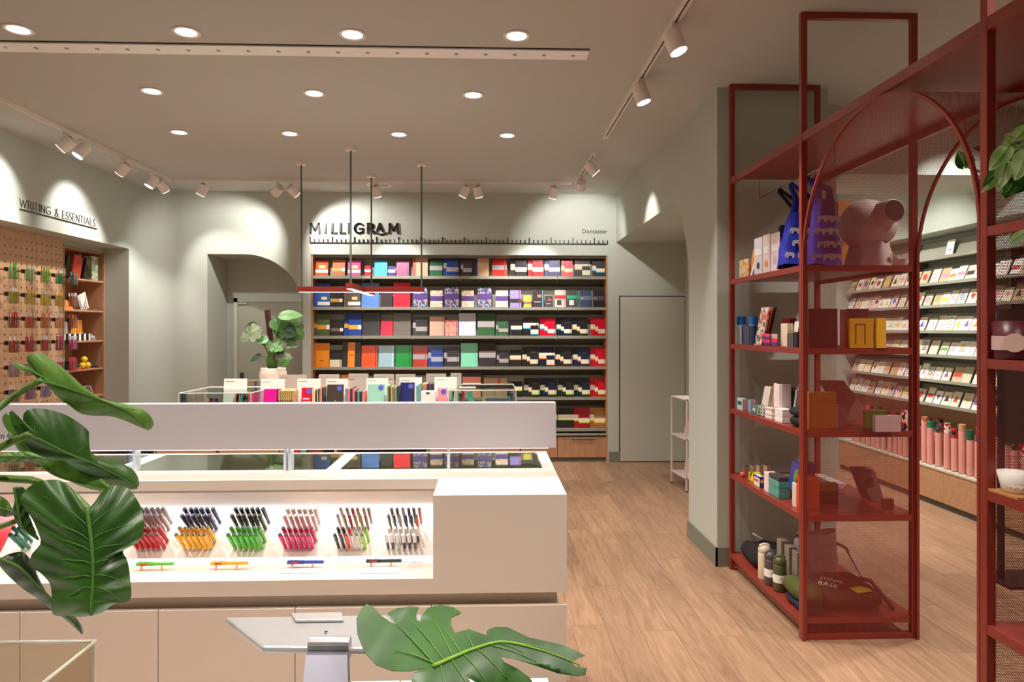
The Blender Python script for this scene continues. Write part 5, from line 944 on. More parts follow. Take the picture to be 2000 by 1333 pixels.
# second shelf
z = SH[1]
for a, b, l, c in [(1439.5, 1456.5, 'striped', (224, 226, 232)), (1463, 1480, 'navy', (60, 70, 100))]:
    p_ = PX((a+b)/2, 640, 1.75); r_ = (PX(a, 640, 1.75).y-PX(b, 640, 1.75).y)*.21; ztp_ = PY(a, 619, p_.y).z; zl = PY(a, 635, p_.y).z
    r_ = (b-a)*p_.y/F/2
    simple('tin', f'{l} round tin with bright blue lid, second red shelf', 'tin', [('body', MB().cyl((p_.x, p_.y, z+.0006), (p_.x, p_.y, zl-.004), r_*.96, n=24), M(c, .4)), ('rim', MB().cyl((p_.x, p_.y, zl-.004), (p_.x, p_.y, zl), r_*.98, n=24), M((220, 220, 60), .5)), ('lid', MB().cyl((p_.x, p_.y, zl), (p_.x, p_.y, ztp_), r_, n=24), M((10, 110, 210), .4)),
      ('printed_stripes', MB().box((p_.x-r_*.3, p_.y-r_-.001, z+.002), (p_.x-r_*.05, p_.y-r_*.94, zl-.006)).box((p_.x+r_*.3, p_.y-r_-.001, z+.002), (p_.x+r_*.6, p_.y-r_*.7, zl-.006)), M((20, 90, 170), .5))])
S(1452, 1463, 1475, 637, z, (78, 84, 100), 'box_pack', 'grey blue box between the two blue lidded tins', 'box', 1.72)
lean_panel(1473, 1487, 15, 600, z, .012, floral([(236, 214, 200), (230, 130, 110), (90, 100, 90), (238, 220, 206)], 55), 'notepad', 'pink and white patterned pad leaning outermost, second red shelf', 'notepad', 1.70)
lean_panel(1480, 1493, 16, 600, z, .008, (222, 90, 60), 'notepad', 'coral pad leaning right behind the patterned one', 'notepad', 1.722); lean_panel(1484, 1498, 17, 600, z, .008, (44, 40, 50), 'notepad', 'dark pad leaning last behind the coral one', 'notepad', 1.74)
ya_ = PX(1489, 660, 1.70).y
for i, (dy, dz, c) in enumerate([(0, 0, (70, 40, 110)), (0, .022, (226, 40, 100)), (0, .044, (80, 50, 120)), (0, .064, (232, 60, 120)), (-.06, 0, (90, 50, 120)), (-.06, .024, (236, 50, 90)), (-.06, .05, (196, 180, 160))]):
    S(1490+(0 if dy == 0 else 14), 1503+(0 if dy == 0 else 14), None, 668-dz*370, z, c, 'tape_roll', f'small rolled tape, {["bottom left indigo", "second left pink", "third left violet", "top left hot pink", "bottom right plum", "middle right red", "top right beige"][i]} in stack, second red shelf', 'tape', 1.70, z0=max(0, dz-.002) if dz else 0) if False else None
def stack(px0, px1, pxe, z, hs, cols, nm, labs, cat, xf=1.70):
    yn = PX(px1, 700, xf).y; yf = PX(px0, 700, xf).y; xe = PY(pxe, 700, yn).x; zz = z+.0006
    for i, (h, c) in enumerate(zip(hs, cols)):
        j = random.uniform(-.003, .003)
        tag(ob(nm, MB().box((xf+j, yn+j, zz), (xe+j, yf+j, zz+h)), c if not isinstance(c, tuple) else M(c, .5), bevel=.001), uniq(labs[i]), cat); zz += h+.0004
LV = ['bottom', 'second from bottom', 'third from bottom', 'fourth from bottom', 'fifth from bottom', 'sixth from bottom', 'top']
def lv(n, i): return 'top' if i == n-1 else LV[i]
stack(1490, 1503, 1505, z, [.018]*4, [(80, 40, 110), (230, 44, 100), (90, 54, 124), (236, 60, 116)], 'tape_pack', [f'flat {c} tape pack, {lv(4, i)} of the left striped stack on second red shelf' for i, c in enumerate(['plum', 'pink', 'violet', 'hot pink'])], 'tape', 1.70)
stack(1506, 1517, 1519, z, [.022, .022, .026], [(96, 56, 120), (236, 44, 90), (190, 176, 160)], 'tape_pack', [f'{c} tape pack, {lv(3, i)} of right stack beside the striped tapes' for i, c in enumerate(['purple', 'raspberry', 'beige'])], 'tape', 1.71)
S(1525, 1538, 1549, 632, z, (224, 202, 176), 'paper_packet', 'cream paper packet standing on the second red shelf', 'packet', 1.74, [('window', nstrip(.2, .9, .1, .7), M((206, 170, 130), .5))])
S(1527, 1543, 1556, 622, z, (170, 24, 30), 'red_box', 'red box seen above the cream packet, second red shelf', 'box', 1.84)
S(1537, 1549, 1553, 651, z, (84, 78, 78), 'card_box', 'dark grey small box near the red post, second red shelf', 'box', 1.69); S(1551, 1557, 1561, 649, z, (40, 36, 38), 'card_box', 'black small box touching the red post, second red shelf', 'box', 1.69)
lean_panel(1543, 1552, 10, 628, z, .06, (232, 228, 222), 'greeting_card', 'white card leaning behind the small dark boxes', 'card', 1.78)
S(1568, 1580, 1636, 603, z, (70, 24, 28), 'gift_box', 'large dark maroon box behind the mesh, second red shelf', 'box', 1.72)
S(1640, 1648, 1655, 605, z, (190, 110, 110), 'card_box', 'narrow dusty pink box behind the mesh, second red shelf', 'box', 1.98); S(1652, 1665, 1697, 603, z, (90, 40, 44), 'card_box', 'wide brown box behind the yellow one', 'box', 2.12)
S(1650, 1660, 1706, 622, z, (206, 140, 24), 'gift_box', 'mustard yellow box with outlined panel behind the mesh', 'box', 1.92, [('outline', lambda xf, yn, yf, xe, z, zt: MB().box((xf+.03, yn-.0015, z+.02), (xf+.034, yn-.0002, zt-.03)).box((xf+.08, yn-.0015, z+.02), (xf+.084, yn-.0002, zt-.03)).box((xf+.03, yn-.0015, zt-.034), (xf+.084, yn-.0002, zt-.03)), M((90, 50, 20), .5))])
S(1706, 1712, 1731, 622, z, (232, 176, 40), 'gift_box', 'bright yellow box right of the mustard one behind the mesh', 'box', 2.06)
# third shelf
z = SH[2]
S(1439.5, 1450, 1460, 780, z, (180, 216, 214), 'small_box', 'mint box with dark letters, far left of the third red shelf', 'box', 1.69, [('pink_side', nstrip(0, 1, 0, 1), M((226, 180, 180), .5)), ('printed_lettering', strip(.15, .85, .45, .75), M((40, 80, 90), .5))])
S(1461, 1465.5, 1476, 782, z, (120, 180, 210), 'small_box', 'light blue and pink box, second on the third red shelf', 'box', 1.70, [('pink_side', nstrip(0, 1, 0, 1), M((222, 180, 184), .5))])
zig = floral([(240, 236, 230), (40, 40, 44), (232, 228, 220), (50, 46, 48)], 70)
stack(1470, 1477, 1480, z, [.017]*3, [(50, 120, 200), (230, 220, 220), (60, 140, 210)], 'matchbox', [f'blue and white matchbox, {lv(3, i)} of the far small stack, third red shelf' for i in range(3)], 'box', 1.70)
stack(1478, 1492, 1511, z, [.019]*3, [zig]*3, 'patterned_box', [f'black and white zigzag box, {lv(3, i)} of its stack, third red shelf' for i in range(3)], 'box', 1.70)
S(1474.5, 1477.5, 1478, 794, z, (60, 160, 70), 'small_box', 'thin green box beside the zigzag boxes', 'box', 1.695)
lean_panel(1487, 1499, 7, 757, z+.06, .03, (232, 220, 208), 'slim_box', 'slim cream box leaning with orange print, third red shelf', 'box', 1.74); lean_panel(1500, 1506, 7, 759, z, .03, (216, 200, 186), 'slim_box', 'second slim cream box leaning beside the orange printed one', 'box', 1.76)
S(1511, 1522, 1523.5, 751, z, (240, 222, 214), 'tall_box', 'tall white box with pink lettering, left of pair on third red shelf', 'box', 1.72, [('printed_lettering', strip(.3, .8, .2, .36), M((236, 100, 140), .5))])
S(1525, 1527, 1545, 751, z, (206, 192, 188), 'tall_box', 'tall grey white box with wide pink patch, third red shelf', 'box', 1.73, [('printed_patch', nstrip(.05, .9, .15, .32), M((210, 90, 120), .5))])
lean_panel(1546, 1549, 8, 763, z, .05, (200, 186, 178), 'slim_box', 'slim box leaning beside the tall pair near the post', 'box', 1.78)
stack(1494, 1507, 1513, z, [.011]*6, [(236, 222, 216)]*6, 'note_block', [f'thin cream note block, {lv(6, i)} of the short stack, third red shelf' for i in range(6)], 'note block', 1.695)
stack(1513, 1528, 1548, z, [.019]*4, [(240, 232, 228)]*4, 'white_box', [f'flat white box, {lv(4, i)} of the wide stack, third red shelf' for i in range(4)], 'box', 1.69)
m = MB(); BLK = M((24, 22, 26), .8)
def pouch(pxa, pxb, y_, zc, lab, zz, mat=BLK, x=1.70, d=.12, h=.05, seed=0):
    yn = PX(pxb, 700, x).y; yf = PX(pxa, 700, x).y; cy_ = (yn+yf)/2; cx = x+d/2
    m = MB(); m.grid(lambda u, v: (cx+d*.5*math.copysign(abs(math.cos(2*math.pi*u))**.6, math.cos(2*math.pi*u))*math.sin(math.pi*v)**.45*(1+.05*math.sin(9*u*6.28+seed)), cy_+(yf-yn)*.5*math.copysign(abs(math.sin(2*math.pi*u))**.6, math.sin(2*math.pi*u))*math.sin(math.pi*v)**.45, zz+h*.5-h*.5*math.cos(math.pi*v)+(h*.13*math.sin(5*u*6.28+3*v+seed)*math.sin(9*v+u*6.28*2)+.05*h*math.sin(13*u*6.28+seed))*math.sin(math.pi*v)*(v > .5)), 28, 10)
    return tag(ob('pouch', m, mat, smooth=True), uniq(lab), 'pouch')
pouch(1536, 1562, 0, 0, 'black fabric pouch, lower of two by the red post', z+.003, x=1.69, h=.055); pouch(1536, 1561, 0, 0, 'black fabric pouch lying on top of another by the red post', z+.056, x=1.69, h=.05, seed=2)
m = MB(); q_ = PX(1545, 748, 1.80)
for s in (0, 1): m.tube([(1.80, q_.y-.03*s+.012*math.cos(t), z+.185+.012*math.sin(t)) for t in [i*math.pi/5 for i in range(11)]], .003, 6)
m.box((1.79, q_.y-.04, z+.001), (1.81, q_.y+.01, z+.175)); simple('binder_clip', 'black binder clip showing two loops behind the tall white boxes', 'clip', [('c', m, BLACK)])
S(1572, 1580, 1634, 767, z, (214, 140, 30), 'gift_box', 'amber orange box behind the mesh, third red shelf', 'box', 1.73)
stack(1634, 1637, 1653, z, [.020]*6, [(170, 130, 130)]*6, 'note_block', [f'pinkish block, {lv(6, i)} of the stack behind the mesh beside the amber box' for i in range(6)], 'note block', 1.94)
yy = 3.95; m = MB(); xa_, xb_ = PY(1655, 800, yy).x, PY(1705, 848, yy).x
xt0, xt1 = PY(1604, 745, yy).x, PY(1648, 745, yy).x; zt_ = PY(1640, 744, yy).z
m.add([(xa_, yy, z+.002), (xb_, yy-.02, z+.002), (xt1, yy, zt_), (xt0, yy+.02, zt_), (xa_, yy+.03, z+.002), (xb_, yy+.01, z+.002), (xt1, yy+.03, zt_), (xt0, yy+.05, zt_)], [(0, 1, 2, 3), (4, 7, 6, 5), (0, 4, 5, 1), (1, 5, 6, 2), (2, 6, 7, 3), (3, 7, 4, 0)])
simple('large_folder', 'large dusty pink folder leaning diagonally behind the mesh', 'folder', [('f', m, M((176, 132, 130), .6))])
S(1685, 1690, 1731, 803, z, (70, 180, 40), 'green_box', 'bright green box behind the mesh, third red shelf', 'box', 2.05); S(1704, 1710, 1760, 813, z, (186, 150, 150), 'card_box', 'greyish pink box in front of the green one behind the mesh', 'box', 2.03)
S(1757, 1761, 1773, 802, z, floral([(236, 220, 210), (200, 40, 50), (40, 30, 40), (240, 180, 160)], 40), 'patterned_tube_box', 'narrow dotted box at the right edge behind the mesh', 'box', 2.20)
# fourth shelf
z = SH[3]
for i, (a, b, e) in enumerate([(1443, 1454, 1463), (1464, 1470, 1476), (1477, 1483, 1490), (1491, 1498, 1506)]): S(a, b, e, 909.5+i*.8+(1.5 if i == 0 else 0), z, (206-8*i, 178-8*i, 156-8*i), 'card_box', f'beige box, {["leftmost", "second", "third", "rightmost"][i]} of the back row on the fourth red shelf', 'box', 1.80 if i else 1.78, [('dark_lid', (lambda xf, yn, yf, xe, z, zt: MB().box((xf+.006, yn+.006, zt), (xe-.006, yf-.006, zt+.0012))), BLACK)])
q_ = PX(1456.5, 934, 1.72); simple('red_ball', 'coral red ball at the front of the fourth red shelf', 'ball', [('b', MB().lathe([(.018*math.sin(R(a)), -.018*math.cos(R(a))) for a in range(4, 180, 16)], (1.70, q_.y, z+.0186), 16), M((236, 90, 84), .4))])
S(1462, 1471.5, 1490, 927, z, floral([(236, 220, 20), (240, 228, 40), (60, 60, 20)], 50), 'toy_box', 'yellow printed toy box on the fourth red shelf', 'box', 1.71)
S(1472.5, 1483.5, 1492, 932, z, (236, 232, 224), 'toy_box', 'white and blue box with red letters and yellow picture, fourth red shelf', 'box', 1.69, [('blue_top', strip(0, 1, .85, 1), M((30, 40, 160), .5)), ('printed_lettering', strip(.1, .8, .45, .66), M((226, 80, 80), .5)), ('blue_side', nstrip(0, 1, .0, 1), M((40, 46, 130), .5)), ('printed_picture', (lambda xf, yn, yf, xe, z, zt: MB().box((xf+.006, yn-.003, z+.03), (xe-.006, yn-.0016, zt-.02))), M((220, 210, 60), .5))])
S(1492, 1501, 1521, 926, z, (236, 216, 210), 'white_box', 'plain blush white box right of the toy boxes', 'box', 1.69)
S(1512, 1519, 1540, 931, z, (176, 166, 172), 'glossy_box', 'glossy grey box behind the teal stack', 'box', 1.76)
stack(1501, 1521, 1543, z, [.032, .032, .032, .026], [(90, 160, 144), (88, 156, 140), (92, 162, 146), (70, 64, 64)], 'teal_box', [f'{"teal" if i < 3 else "dark grey"} flat box, {lv(4, i)} of the stack on the fourth red shelf' for i in range(4)], 'box', 1.69)
for i in range(2): pass
lean_panel(1536, 1550, 12, 907, z+.06, .10, floral([(60, 60, 150), (70, 76, 170), (110, 170, 90), (200, 190, 90)], 14), 'picture_book', 'blue and purple illustrated book leaning over the teal stack', 'book', 1.75)
S(1547, 1555, 1559, 946, z, (222, 206, 186), 'cream_box', 'narrow cream box near the red post, fourth red shelf', 'box', 1.70)
for i in range(6): S(1556.5+i*1.3, 1557.4+i*1.3, 1586+i*3, 926+i*2, z, (240, 70+6*i, 34), 'folder', f'bright orange folder, {["farthest", "second", "third", "fourth", "fifth", "nearest"][i]} of six upright by the red post', 'folder', 1.70)
stack(1594, 1600, 1638, z, [.075, .014, .014, .014], [(40, 24, 24), (196, 150, 50), (180, 140, 60), (200, 160, 70)], 'flat_book', [f'{c} item, {lv(4, i)} of stack behind mesh right of the orange folders' for i, c in enumerate(['black boxy', 'mustard', 'ochre', 'golden'])], 'book', 1.86)
for i in range(4):
    yy = 3.93-.035*i; xa_, xb_ = PY(1683+7*i, 990, yy).x, PY(1722+2*i, 1005, yy).x; xt0, xt1 = PY(1660+5*i, 912, yy).x, PY(1700+3*i, 920, yy).x; zt_ = PY(1670, 912+3*i, yy).z
    m = MB().add([(xa_, yy, z+.002), (xb_, yy, z+.002), (xt1, yy, zt_), (xt0, yy, zt_), (xa_, yy+.012, z+.002), (xb_, yy+.012, z+.002), (xt1, yy+.012, zt_), (xt0, yy+.012, zt_)], [(0, 1, 2, 3), (4, 7, 6, 5), (0, 4, 5, 1), (1, 5, 6, 2), (2, 6, 7, 3), (3, 7, 4, 0)])
    simple('leaning_book', f'greyish brown book leaning left behind the mesh, {["farthest", "second", "third", "nearest"][i]} of four', 'book', [('cover', m, M((150-6*i, 116, 108), .6)), ('window', MB().box((xt0+.05, yy-.0015, zt_-.09), (xt1-.01, yy-.0003, zt_-.04)) if i == 3 else MB().box((xa_+.01, yy-.0015, z+.01), (xb_-.01, yy-.0003, z+.02)), M((70, 40, 40), .5))])
m = MB().prism([(1.95, z+.001), (2.2, z+.001), (2.22, z+.03), (1.93, z+.03)], lambda u, v, k: (u, k, v), 4.15, 4.45); simple('tray', 'pale shallow tray behind the leaning books, fourth red shelf', 'tray', [('t', m, M((220, 206, 206), .4))])
S(1720, 1726, 1746, 975, z, (150, 90, 50), 'brown_box', 'small brown box right of the leaning books behind the mesh', 'box', 2.16)
# bottom shelf
z = SH[4]
pouch(1438, 1484, 0, 0, 'heap of folded black cloth at the far end of the bottom red shelf', z+.001, M((16, 15, 18), .9), 1.69, .26, .12, 3)
simple('label_tag', 'white striped tag on the black cloth heap', 'tag', [('t', lbox((1.80, PX(1480, 1080, 1.8).y, z+.15), (.06, .05, .003), (0, .5, 0)), PAPER)])
def bottle(pxc, ytop, ybot, rgb, lab, band):
    # base centre from where it stands on the shelf
    b = PZ(pxc, ybot, z); zt = PY(pxc, ytop, b.y).z-z; r_ = .037; t = thing('water_bottle', uniq(lab), 'bottle', (b.x, b.y, z))
    hb = zt*.74; ob('body', MB().lathe([(r_*.93, .0005), (r_, .006), (r_, hb*.93), (r_*.96, hb)], (b.x, b.y, z), 28), M(rgb, .5), t, smooth=True)
    ob('lid', MB().lathe([(r_*.97, hb), (r_*1.02, hb+.004), (r_*1.02, hb+.022), (r_*.7, hb+.04), (r_*.3, hb+.045)], (b.x, b.y, z), 28), M(tuple(int(c*.92) for c in rgb), .45), t, smooth=True)
    ob('handle_loop', MB().tube([(b.x+.028*math.cos(a), b.y-.0, z+hb+.036+(zt-hb-.044)*math.sin(a)) for a in [math.pi*i/10 for i in range(11)]], .0085, 8), M(rgb, .5), t, smooth=True)
    if band: ob('paper_label', MB().cyl((b.x, b.y, z+hb*.34), (b.x, b.y, z+hb*.64), r_+.0008, n=28, cap=False), PAPER, t, smooth=True); ob('printed_lettering', MB().box((b.x-.014, b.y-r_-.0025, z+hb*.52), (b.x-.002, b.y-r_-.0012, z+hb*.54)).box((b.x-.014, b.y-r_-.0025, z+hb*.48), (b.x-.006, b.y-r_-.0012, z+hb*.495)), M((120, 116, 110), .5), t)
bottle(1493, 1061, 1131, (222, 206, 178), 'cream water bottle with loop lid on the bottom red shelf', False); bottle(1505.5, 1074, 1142, (84, 76, 74), 'charcoal water bottle with white label on the bottom red shelf', True); bottle(1523, 1084, 1154, (84, 86, 46), 'olive water bottle with white label on the bottom red shelf', True)
for i, (a, b, e, t_) in enumerate([(1517, 1526, 1543, 1058), (1532, 1541, 1556, 1070), (1547, 1557, 1561, 1081)]): S(a, b, e, t_, z, (158, 146, 132), 'grey_box', f'tall grey bottle box, {["farthest", "middle", "nearest"][i]} of three on the bottom red shelf', 'box', 1.80)
pouch(1521, 1568, 0, 0, 'olive green crumpled cloth at the near end of the bottom red shelf', z+.042, M((74, 80, 30), .9), 1.68, .14, .09, 5); pouch(1526, 1568, 0, 0, 'navy cloth folded under the olive cloth', z+.001, M((22, 26, 50), .9), 1.68, .14, .045, 1)
# messenger bag and white tote behind the mesh
t = thing('messenger_bag', uniq('flat dark brown bag with white lettering and yellow patch behind the mesh'), 'bag', (2.0, 3.78, z))
m = MB(); m.grid(lambda u, v: (2.0+.17*math.copysign(abs(math.cos(2*math.pi*u))**.45, math.cos(2*math.pi*u))*math.sin(math.pi*v)**.3, 3.78+.16*math.copysign(abs(math.sin(2*math.pi*u))**.45, math.sin(2*math.pi*u))*math.sin(math.pi*v)**.3, z+.045-.043*math.cos(math.pi*v)+.04*v*(.5+.5*math.sin(2*math.pi*u))+.006*math.sin(14*u+6*v)), 36, 12)
ob('body', m, M((58, 42, 22), .85), t, smooth=True)
ob('yellow_patch', lbox((2.06, 3.70, z+.094), (.10, .06, .003), (.16, 0, .25)), M((226, 190, 20), .6), t)
ob('printed_lettering', text_mb('LONAL', .12, (1.88, 3.80, z+.118), (.75, -.62, -.02), (.6, .72, .3), .004), PAPER, t); ob('printed_lettering', text_mb('BASE', .10, (1.84, 3.75, z+.108), (.75, -.62, -.02), (.6, .72, .3), .004), PAPER, t)
ob('strap', MB().tube([(2.12, 3.86, z+.10), (2.18, 3.82, z+.10), (2.20, 3.76, z+.06), (2.21, 3.68, z+.02), (2.20, 3.64, z+.012)], .012, 8), M((60, 34, 26), .8), t, smooth=True)
t = thing('white_tote', uniq('white soft tote standing behind the brown bag'), 'bag', (2.02, 4.15, z))
m = MB(); m.grid(lambda u, v: (2.02+.14*(1-.1*v)*math.copysign(abs(math.cos(2*math.pi*u))**.6, math.cos(2*math.pi*u)), 4.15+.08*(1-.3*v)*math.sin(2*math.pi*u), z+.001+v*(.27+.03*math.cos(2*math.pi*u))), 28, 8); m.grid(lambda u, v: (2.02+.126*v*math.cos(2*math.pi*u), 4.15+.056*v*math.sin(2*math.pi*u), z+.262+.025*math.cos(2*math.pi*u)*v), 28, 3)
ob('body', m, M((214, 204, 214), .8), t, smooth=True); ob('strap', MB().tube([(2.14, 4.12, z+.22), (2.18, 4.08, z+.2), (2.22, 4.0, z+.08), (2.24, 3.95, z+.012)], .010, 8), M((176, 150, 150), .8), t, smooth=True)
# near unit: plum cup, white bowl on a wooden saucer
zb = SH[1]; q_ = Vector((1.716, 2.168, 0)); r_ = .063; py2 = 2.168
t = thing('plum_pot', uniq('plum coloured candle pot with paper label on the near red shelf'), 'candle', (q_.x, py2, zb))
hh = PY(1990, 627, 2.11).z-zb
ob('pot', MB().lathe([(r_*.82, .0006), (r_*.88, .006), (r_*1.0, hh), (r_*.95, hh), (r_*.86, .03), (.01, .03)], (q_.x, py2, zb), 40), M((92, 30, 44), .35), t, smooth=True)
m = MB(); 
m.grid(lambda u, v: ((q_.x)+(r_*.97)*1.012*math.cos(R(150+220*u)), py2+(r_*.97)*1.012*math.sin(R(150+220*u)), zb+hh*(.25+.36*v)), 24, 1)
ob('paper_label', m, M((214, 184, 180), .6), t, smooth=True)
cxl = q_.x-r_*.62; cyl_ = py2-r_*.80
ob('round_label', MB().cyl((cxl, cyl_, zb+hh*.44), (cxl-.0012, cyl_-.0018, zb+hh*.44), .030, n=24), M((226, 198, 180), .6), t)
ob('printed_lettering', text_mb('1.', .010, (q_.x-.018, py2-r_*1.02, zb+hh*.42), (1, 0, 0), (0, 0, 1), .001), INK, t)
zb = SH[2]; q_ = Vector((1.718, 2.165, 0)); hh = PY(1990, 927, 2.12).z-zb
simple('wooden_saucer', 'square wooden saucer under the white cup on the near red shelf', 'saucer', [('s', MB().prism([(q_.x-.054, 2.09), (q_.x-.054, 2.222), (q_.x+.07, 2.222), (q_.x+.07, 2.09)], lambda u, v, k: (u, v, k), zb+.0005, zb+.008), wood((180, 120, 70), (206, 150, 96), (6, 40, 20)))])
t = thing('white_cup', uniq('white cup with embossed curves on a wooden saucer, near red shelf'), 'cup', (q_.x, 2.165, zb+.009))
ob('cup', MB().lathe([(.034, .0), (.038, .003), (.052, hh-.010), (.049, hh-.010), (.034, .012), (.01, .01)], (q_.x, 2.165, zb+.0086), 40), WHITE, t, smooth=True)
m = MB()
for k in range(3): m.tube([(q_.x+(.0415+.0035*j+.002)*math.cos(R(200+24*k+9*j)), 2.165+(.0415+.0035*j+.002)*math.sin(R(200+24*k+9*j)), zb+.026+.009*math.sin(j*.8)) for j in range(4)], .0015, 5)
ob('embossed_curves', m, WHITE, t)
# ------------------------------------------------------------------ card room: shelves of greeting cards, wrap rolls
cs = thing('card_rack', 'grey green wall rack with many ledges of greeting cards', 'rack', (4.3, 5.6, .36))
CZs = [2.33, 2.09, 1.875, 1.635, 1.408, 1.17, .943]
ob('back_board', MB().box((4.43, 3.3, .9), (4.449, 7.96, 2.555)), SHELFG, cs)
YC0, YC1 = 4.3, 7.95
for z in CZs:
    for k in range(3):
        a, b = YC0+k*(YC1-YC0)/3, YC0+(k+1)*(YC1-YC0)/3
        ob('ledge', MB().box((4.22, a+.002, z-.012), (4.43, b-.002, z)).box((4.212, a+.002, z-.02), (4.22, b-.002, z+.008)), SHELFB, cs); ob('backrest', MB().prism([(4.31, z), (4.316, z), (4.39, z+.17), (4.384, z+.17)], lambda u, v, k_: (u, k_, v), a+.002, b-.002), SHELFB, cs)
for y in (YC0+(YC1-YC0)/3, YC0+2*(YC1-YC0)/3): ob('bracket', MB().box((4.33, y-.006, .92), (4.43, y+.006, 2.5)), SHELFG, cs)
gb = thing('base_cabinet', 'long low oak base cabinet with pale top under the card rack', 'cabinet', (4.3, 5.6, 0))
for k in range(5):
    a = 3.3+k*.932; ob('front_panel', MB().box((4.163, a+.002, .06), (4.18, a+.930, .345)), OAKH, gb)
ob('top', MB().box((4.157, 3.3, .346), (4.448, 7.96, .366)), M((206, 200, 180), .5), gb); ob('plinth', MB().box((4.18, 3.3, 0), (4.448, 7.96, .06)), M((90, 88, 76), .6), gb); ob('back_panel', MB().box((4.43, 3.3, .366), (4.448, 7.96, .90)), OAKH, gb)
ob('carcass', MB().box((4.181, 3.3, .061), (4.44, 7.96, .345)), OAKH, gb)
MOT = [('disc', 'round dot'), ('stripe', 'stripe'), ('dots', 'scattered dots'), ('heart', 'heart'), ('bars', 'lettering lines'), ('tri', 'triangle'), ('ring', 'ring')]
COLS = [('red', (206, 50, 50)), ('pink', (236, 140, 160)), ('green', (110, 160, 90)), ('black', (50, 44, 44)), ('orange', (236, 140, 50)), ('blue', (70, 100, 170)), ('yellow', (226, 196, 60)), ('purple', (140, 80, 150))]
PAPS = [('white', (240, 234, 224)), ('cream', (236, 222, 196)), ('pale pink', (238, 206, 200)), ('grey', (196, 188, 176)), ('kraft', (200, 168, 130))]
def motif(kind, w_, h):
    m = MB(); d = -.0016
    def disc(y, z, r): m.cyl((0+d, y, z), (-.0002, y, z), r, n=10)
    if kind == 'disc': disc(0, h*.55, w_*.27)
    elif kind == 'stripe': m.box((d, -w_*.42, h*.35), (-.0002, w_*.42, h*.6))
    elif kind == 'dots':
        for i in range(3):
            for j in range(4): disc((-.28+.28*i)*w_, (.2+.2*j)*h+(.05*h if i % 2 else 0), w_*.065)
    elif kind == 'heart': disc(-.1*w_, h*.6, w_*.14); disc(.1*w_, h*.6, w_*.14); m.prism([(-.22*w_, h*.57), (.22*w_, h*.57), (0, h*.3)], lambda u, v, k: (k, u, v), d, -.0002)
    elif kind == 'bars':
        for j in range(4): m.box((d, -w_*(.3-.04*j), h*(.3+.14*j)), (-.0002, w_*(.32-.05*(j % 2)), h*(.35+.14*j)))
    elif kind == 'tri': m.prism([(-.3*w_, h*.3), (.3*w_, h*.3), (0, h*.75)], lambda u, v, k: (k, u, v), d, -.0002)
    else: m.tube([(d*.5, w_*.22*math.cos(t), h*.5+w_*.22*math.sin(t)) for t in [i*2*math.pi/12 for i in range(13)]], .003, 4)
    return m
protoc = {}; combos = {}
rows_ = ['lowest', 'second lowest', 'third lowest', 'middle', 'fifth', 'upper']
rr = random.Random(3)
for ri, z in enumerate(CZs[::-1][:6]):
    y = 4.98; k = 0; used = set()
    while y < 7.88:
        w_ = rr.choice([.098, .105, .112, .12]); h = rr.choice([.13, .145, .145, .155])
        while True:
            mi, ci, pi_ = rr.randrange(7), rr.randrange(8), rr.choice([0, 0, 0, 1, 1, 2, 3, 4])
            if (mi, ci, pi_) not in used and not (pi_ == 2 and ci == 1): used.add((mi, ci, pi_)); break
        key = (mi, ci, pi_, h)
        lab = f'{PAPS[pi_][0]} greeting card with {COLS[ci][0]} {MOT[mi][1]}, {rows_[ri]} ledge of the card rack'
        loc = (4.262, y+w_/2, z+.001)
        r = thing('greeting_card', uniq(lab), 'card', loc, group='greeting cards on the wall rack'); r.rotation_euler = (0, R(22), 0)
        ck = (pi_, w_, h); mk = (mi, ci, w_, h)
        if ck in protoc: o = protoc[ck].copy(); C.objects.link(o); o.parent = r
        else: o = ob('folded_sheet', MB().box((0, -w_/2, 0), (.010, w_/2, h)), M(PAPS[pi_][1], .55), r, local=True); protoc[ck] = o
        if mk in protoc: o = protoc[mk].copy(); C.objects.link(o); o.parent = r
        else: o = ob('printed_motif', motif(MOT[mi][0], w_, h), M(COLS[ci][1], .55), r, local=True); protoc[mk] = o
        y += w_+rr.choice([.004, .01, .02, .035]); k += 1
q_ = PX(1855, 497, 4.30); simple('display_sign', 'single white printed card sign on the top ledge of card rack', 'sign', [('c', lbox((4.29, q_.y, CZs[0]+.001), (.006, .10, .16), (0, .2, 0)), PAPER), ('printed_line', lbox((4.299, q_.y+.0, CZs[0]+.06), (.002, .05, .012), (0, .2, 0)), M((150, 146, 140), .5))])
# wrap rolls
_rc = {}
def RORD(row, cn):
    _rc[row, cn] = _rc.get((row, cn), -1)+1; return ['nearest such one', 'second such one', 'third such one', 'fourth such one', 'fifth such one'][_rc[row, cn]]
PNK = M((226, 158, 146), .4); CAPS = [('red dotted', floral([(236, 220, 210), (190, 30, 40)], 40)), ('green', M((30, 120, 80), .5)), ('pink and red', floral([(226, 60, 120), (190, 30, 60), (140, 150, 210)], 18)), ('dark green', M((20, 96, 70), .5)), ('black and red', floral([(40, 36, 40), (200, 40, 40), (60, 56, 60)], 22)), ('dark floral', floral([(40, 36, 34), (50, 44, 40), (180, 120, 60), (70, 90, 60)], 80)), ('terracotta floral', floral([(216, 160, 130), (190, 90, 60), (230, 190, 160)], 60)), ('navy floral', floral([(50, 56, 80), (200, 110, 70), (60, 60, 90)], 50)), ('kraft', M((200, 150, 110), .6))]
i = 0
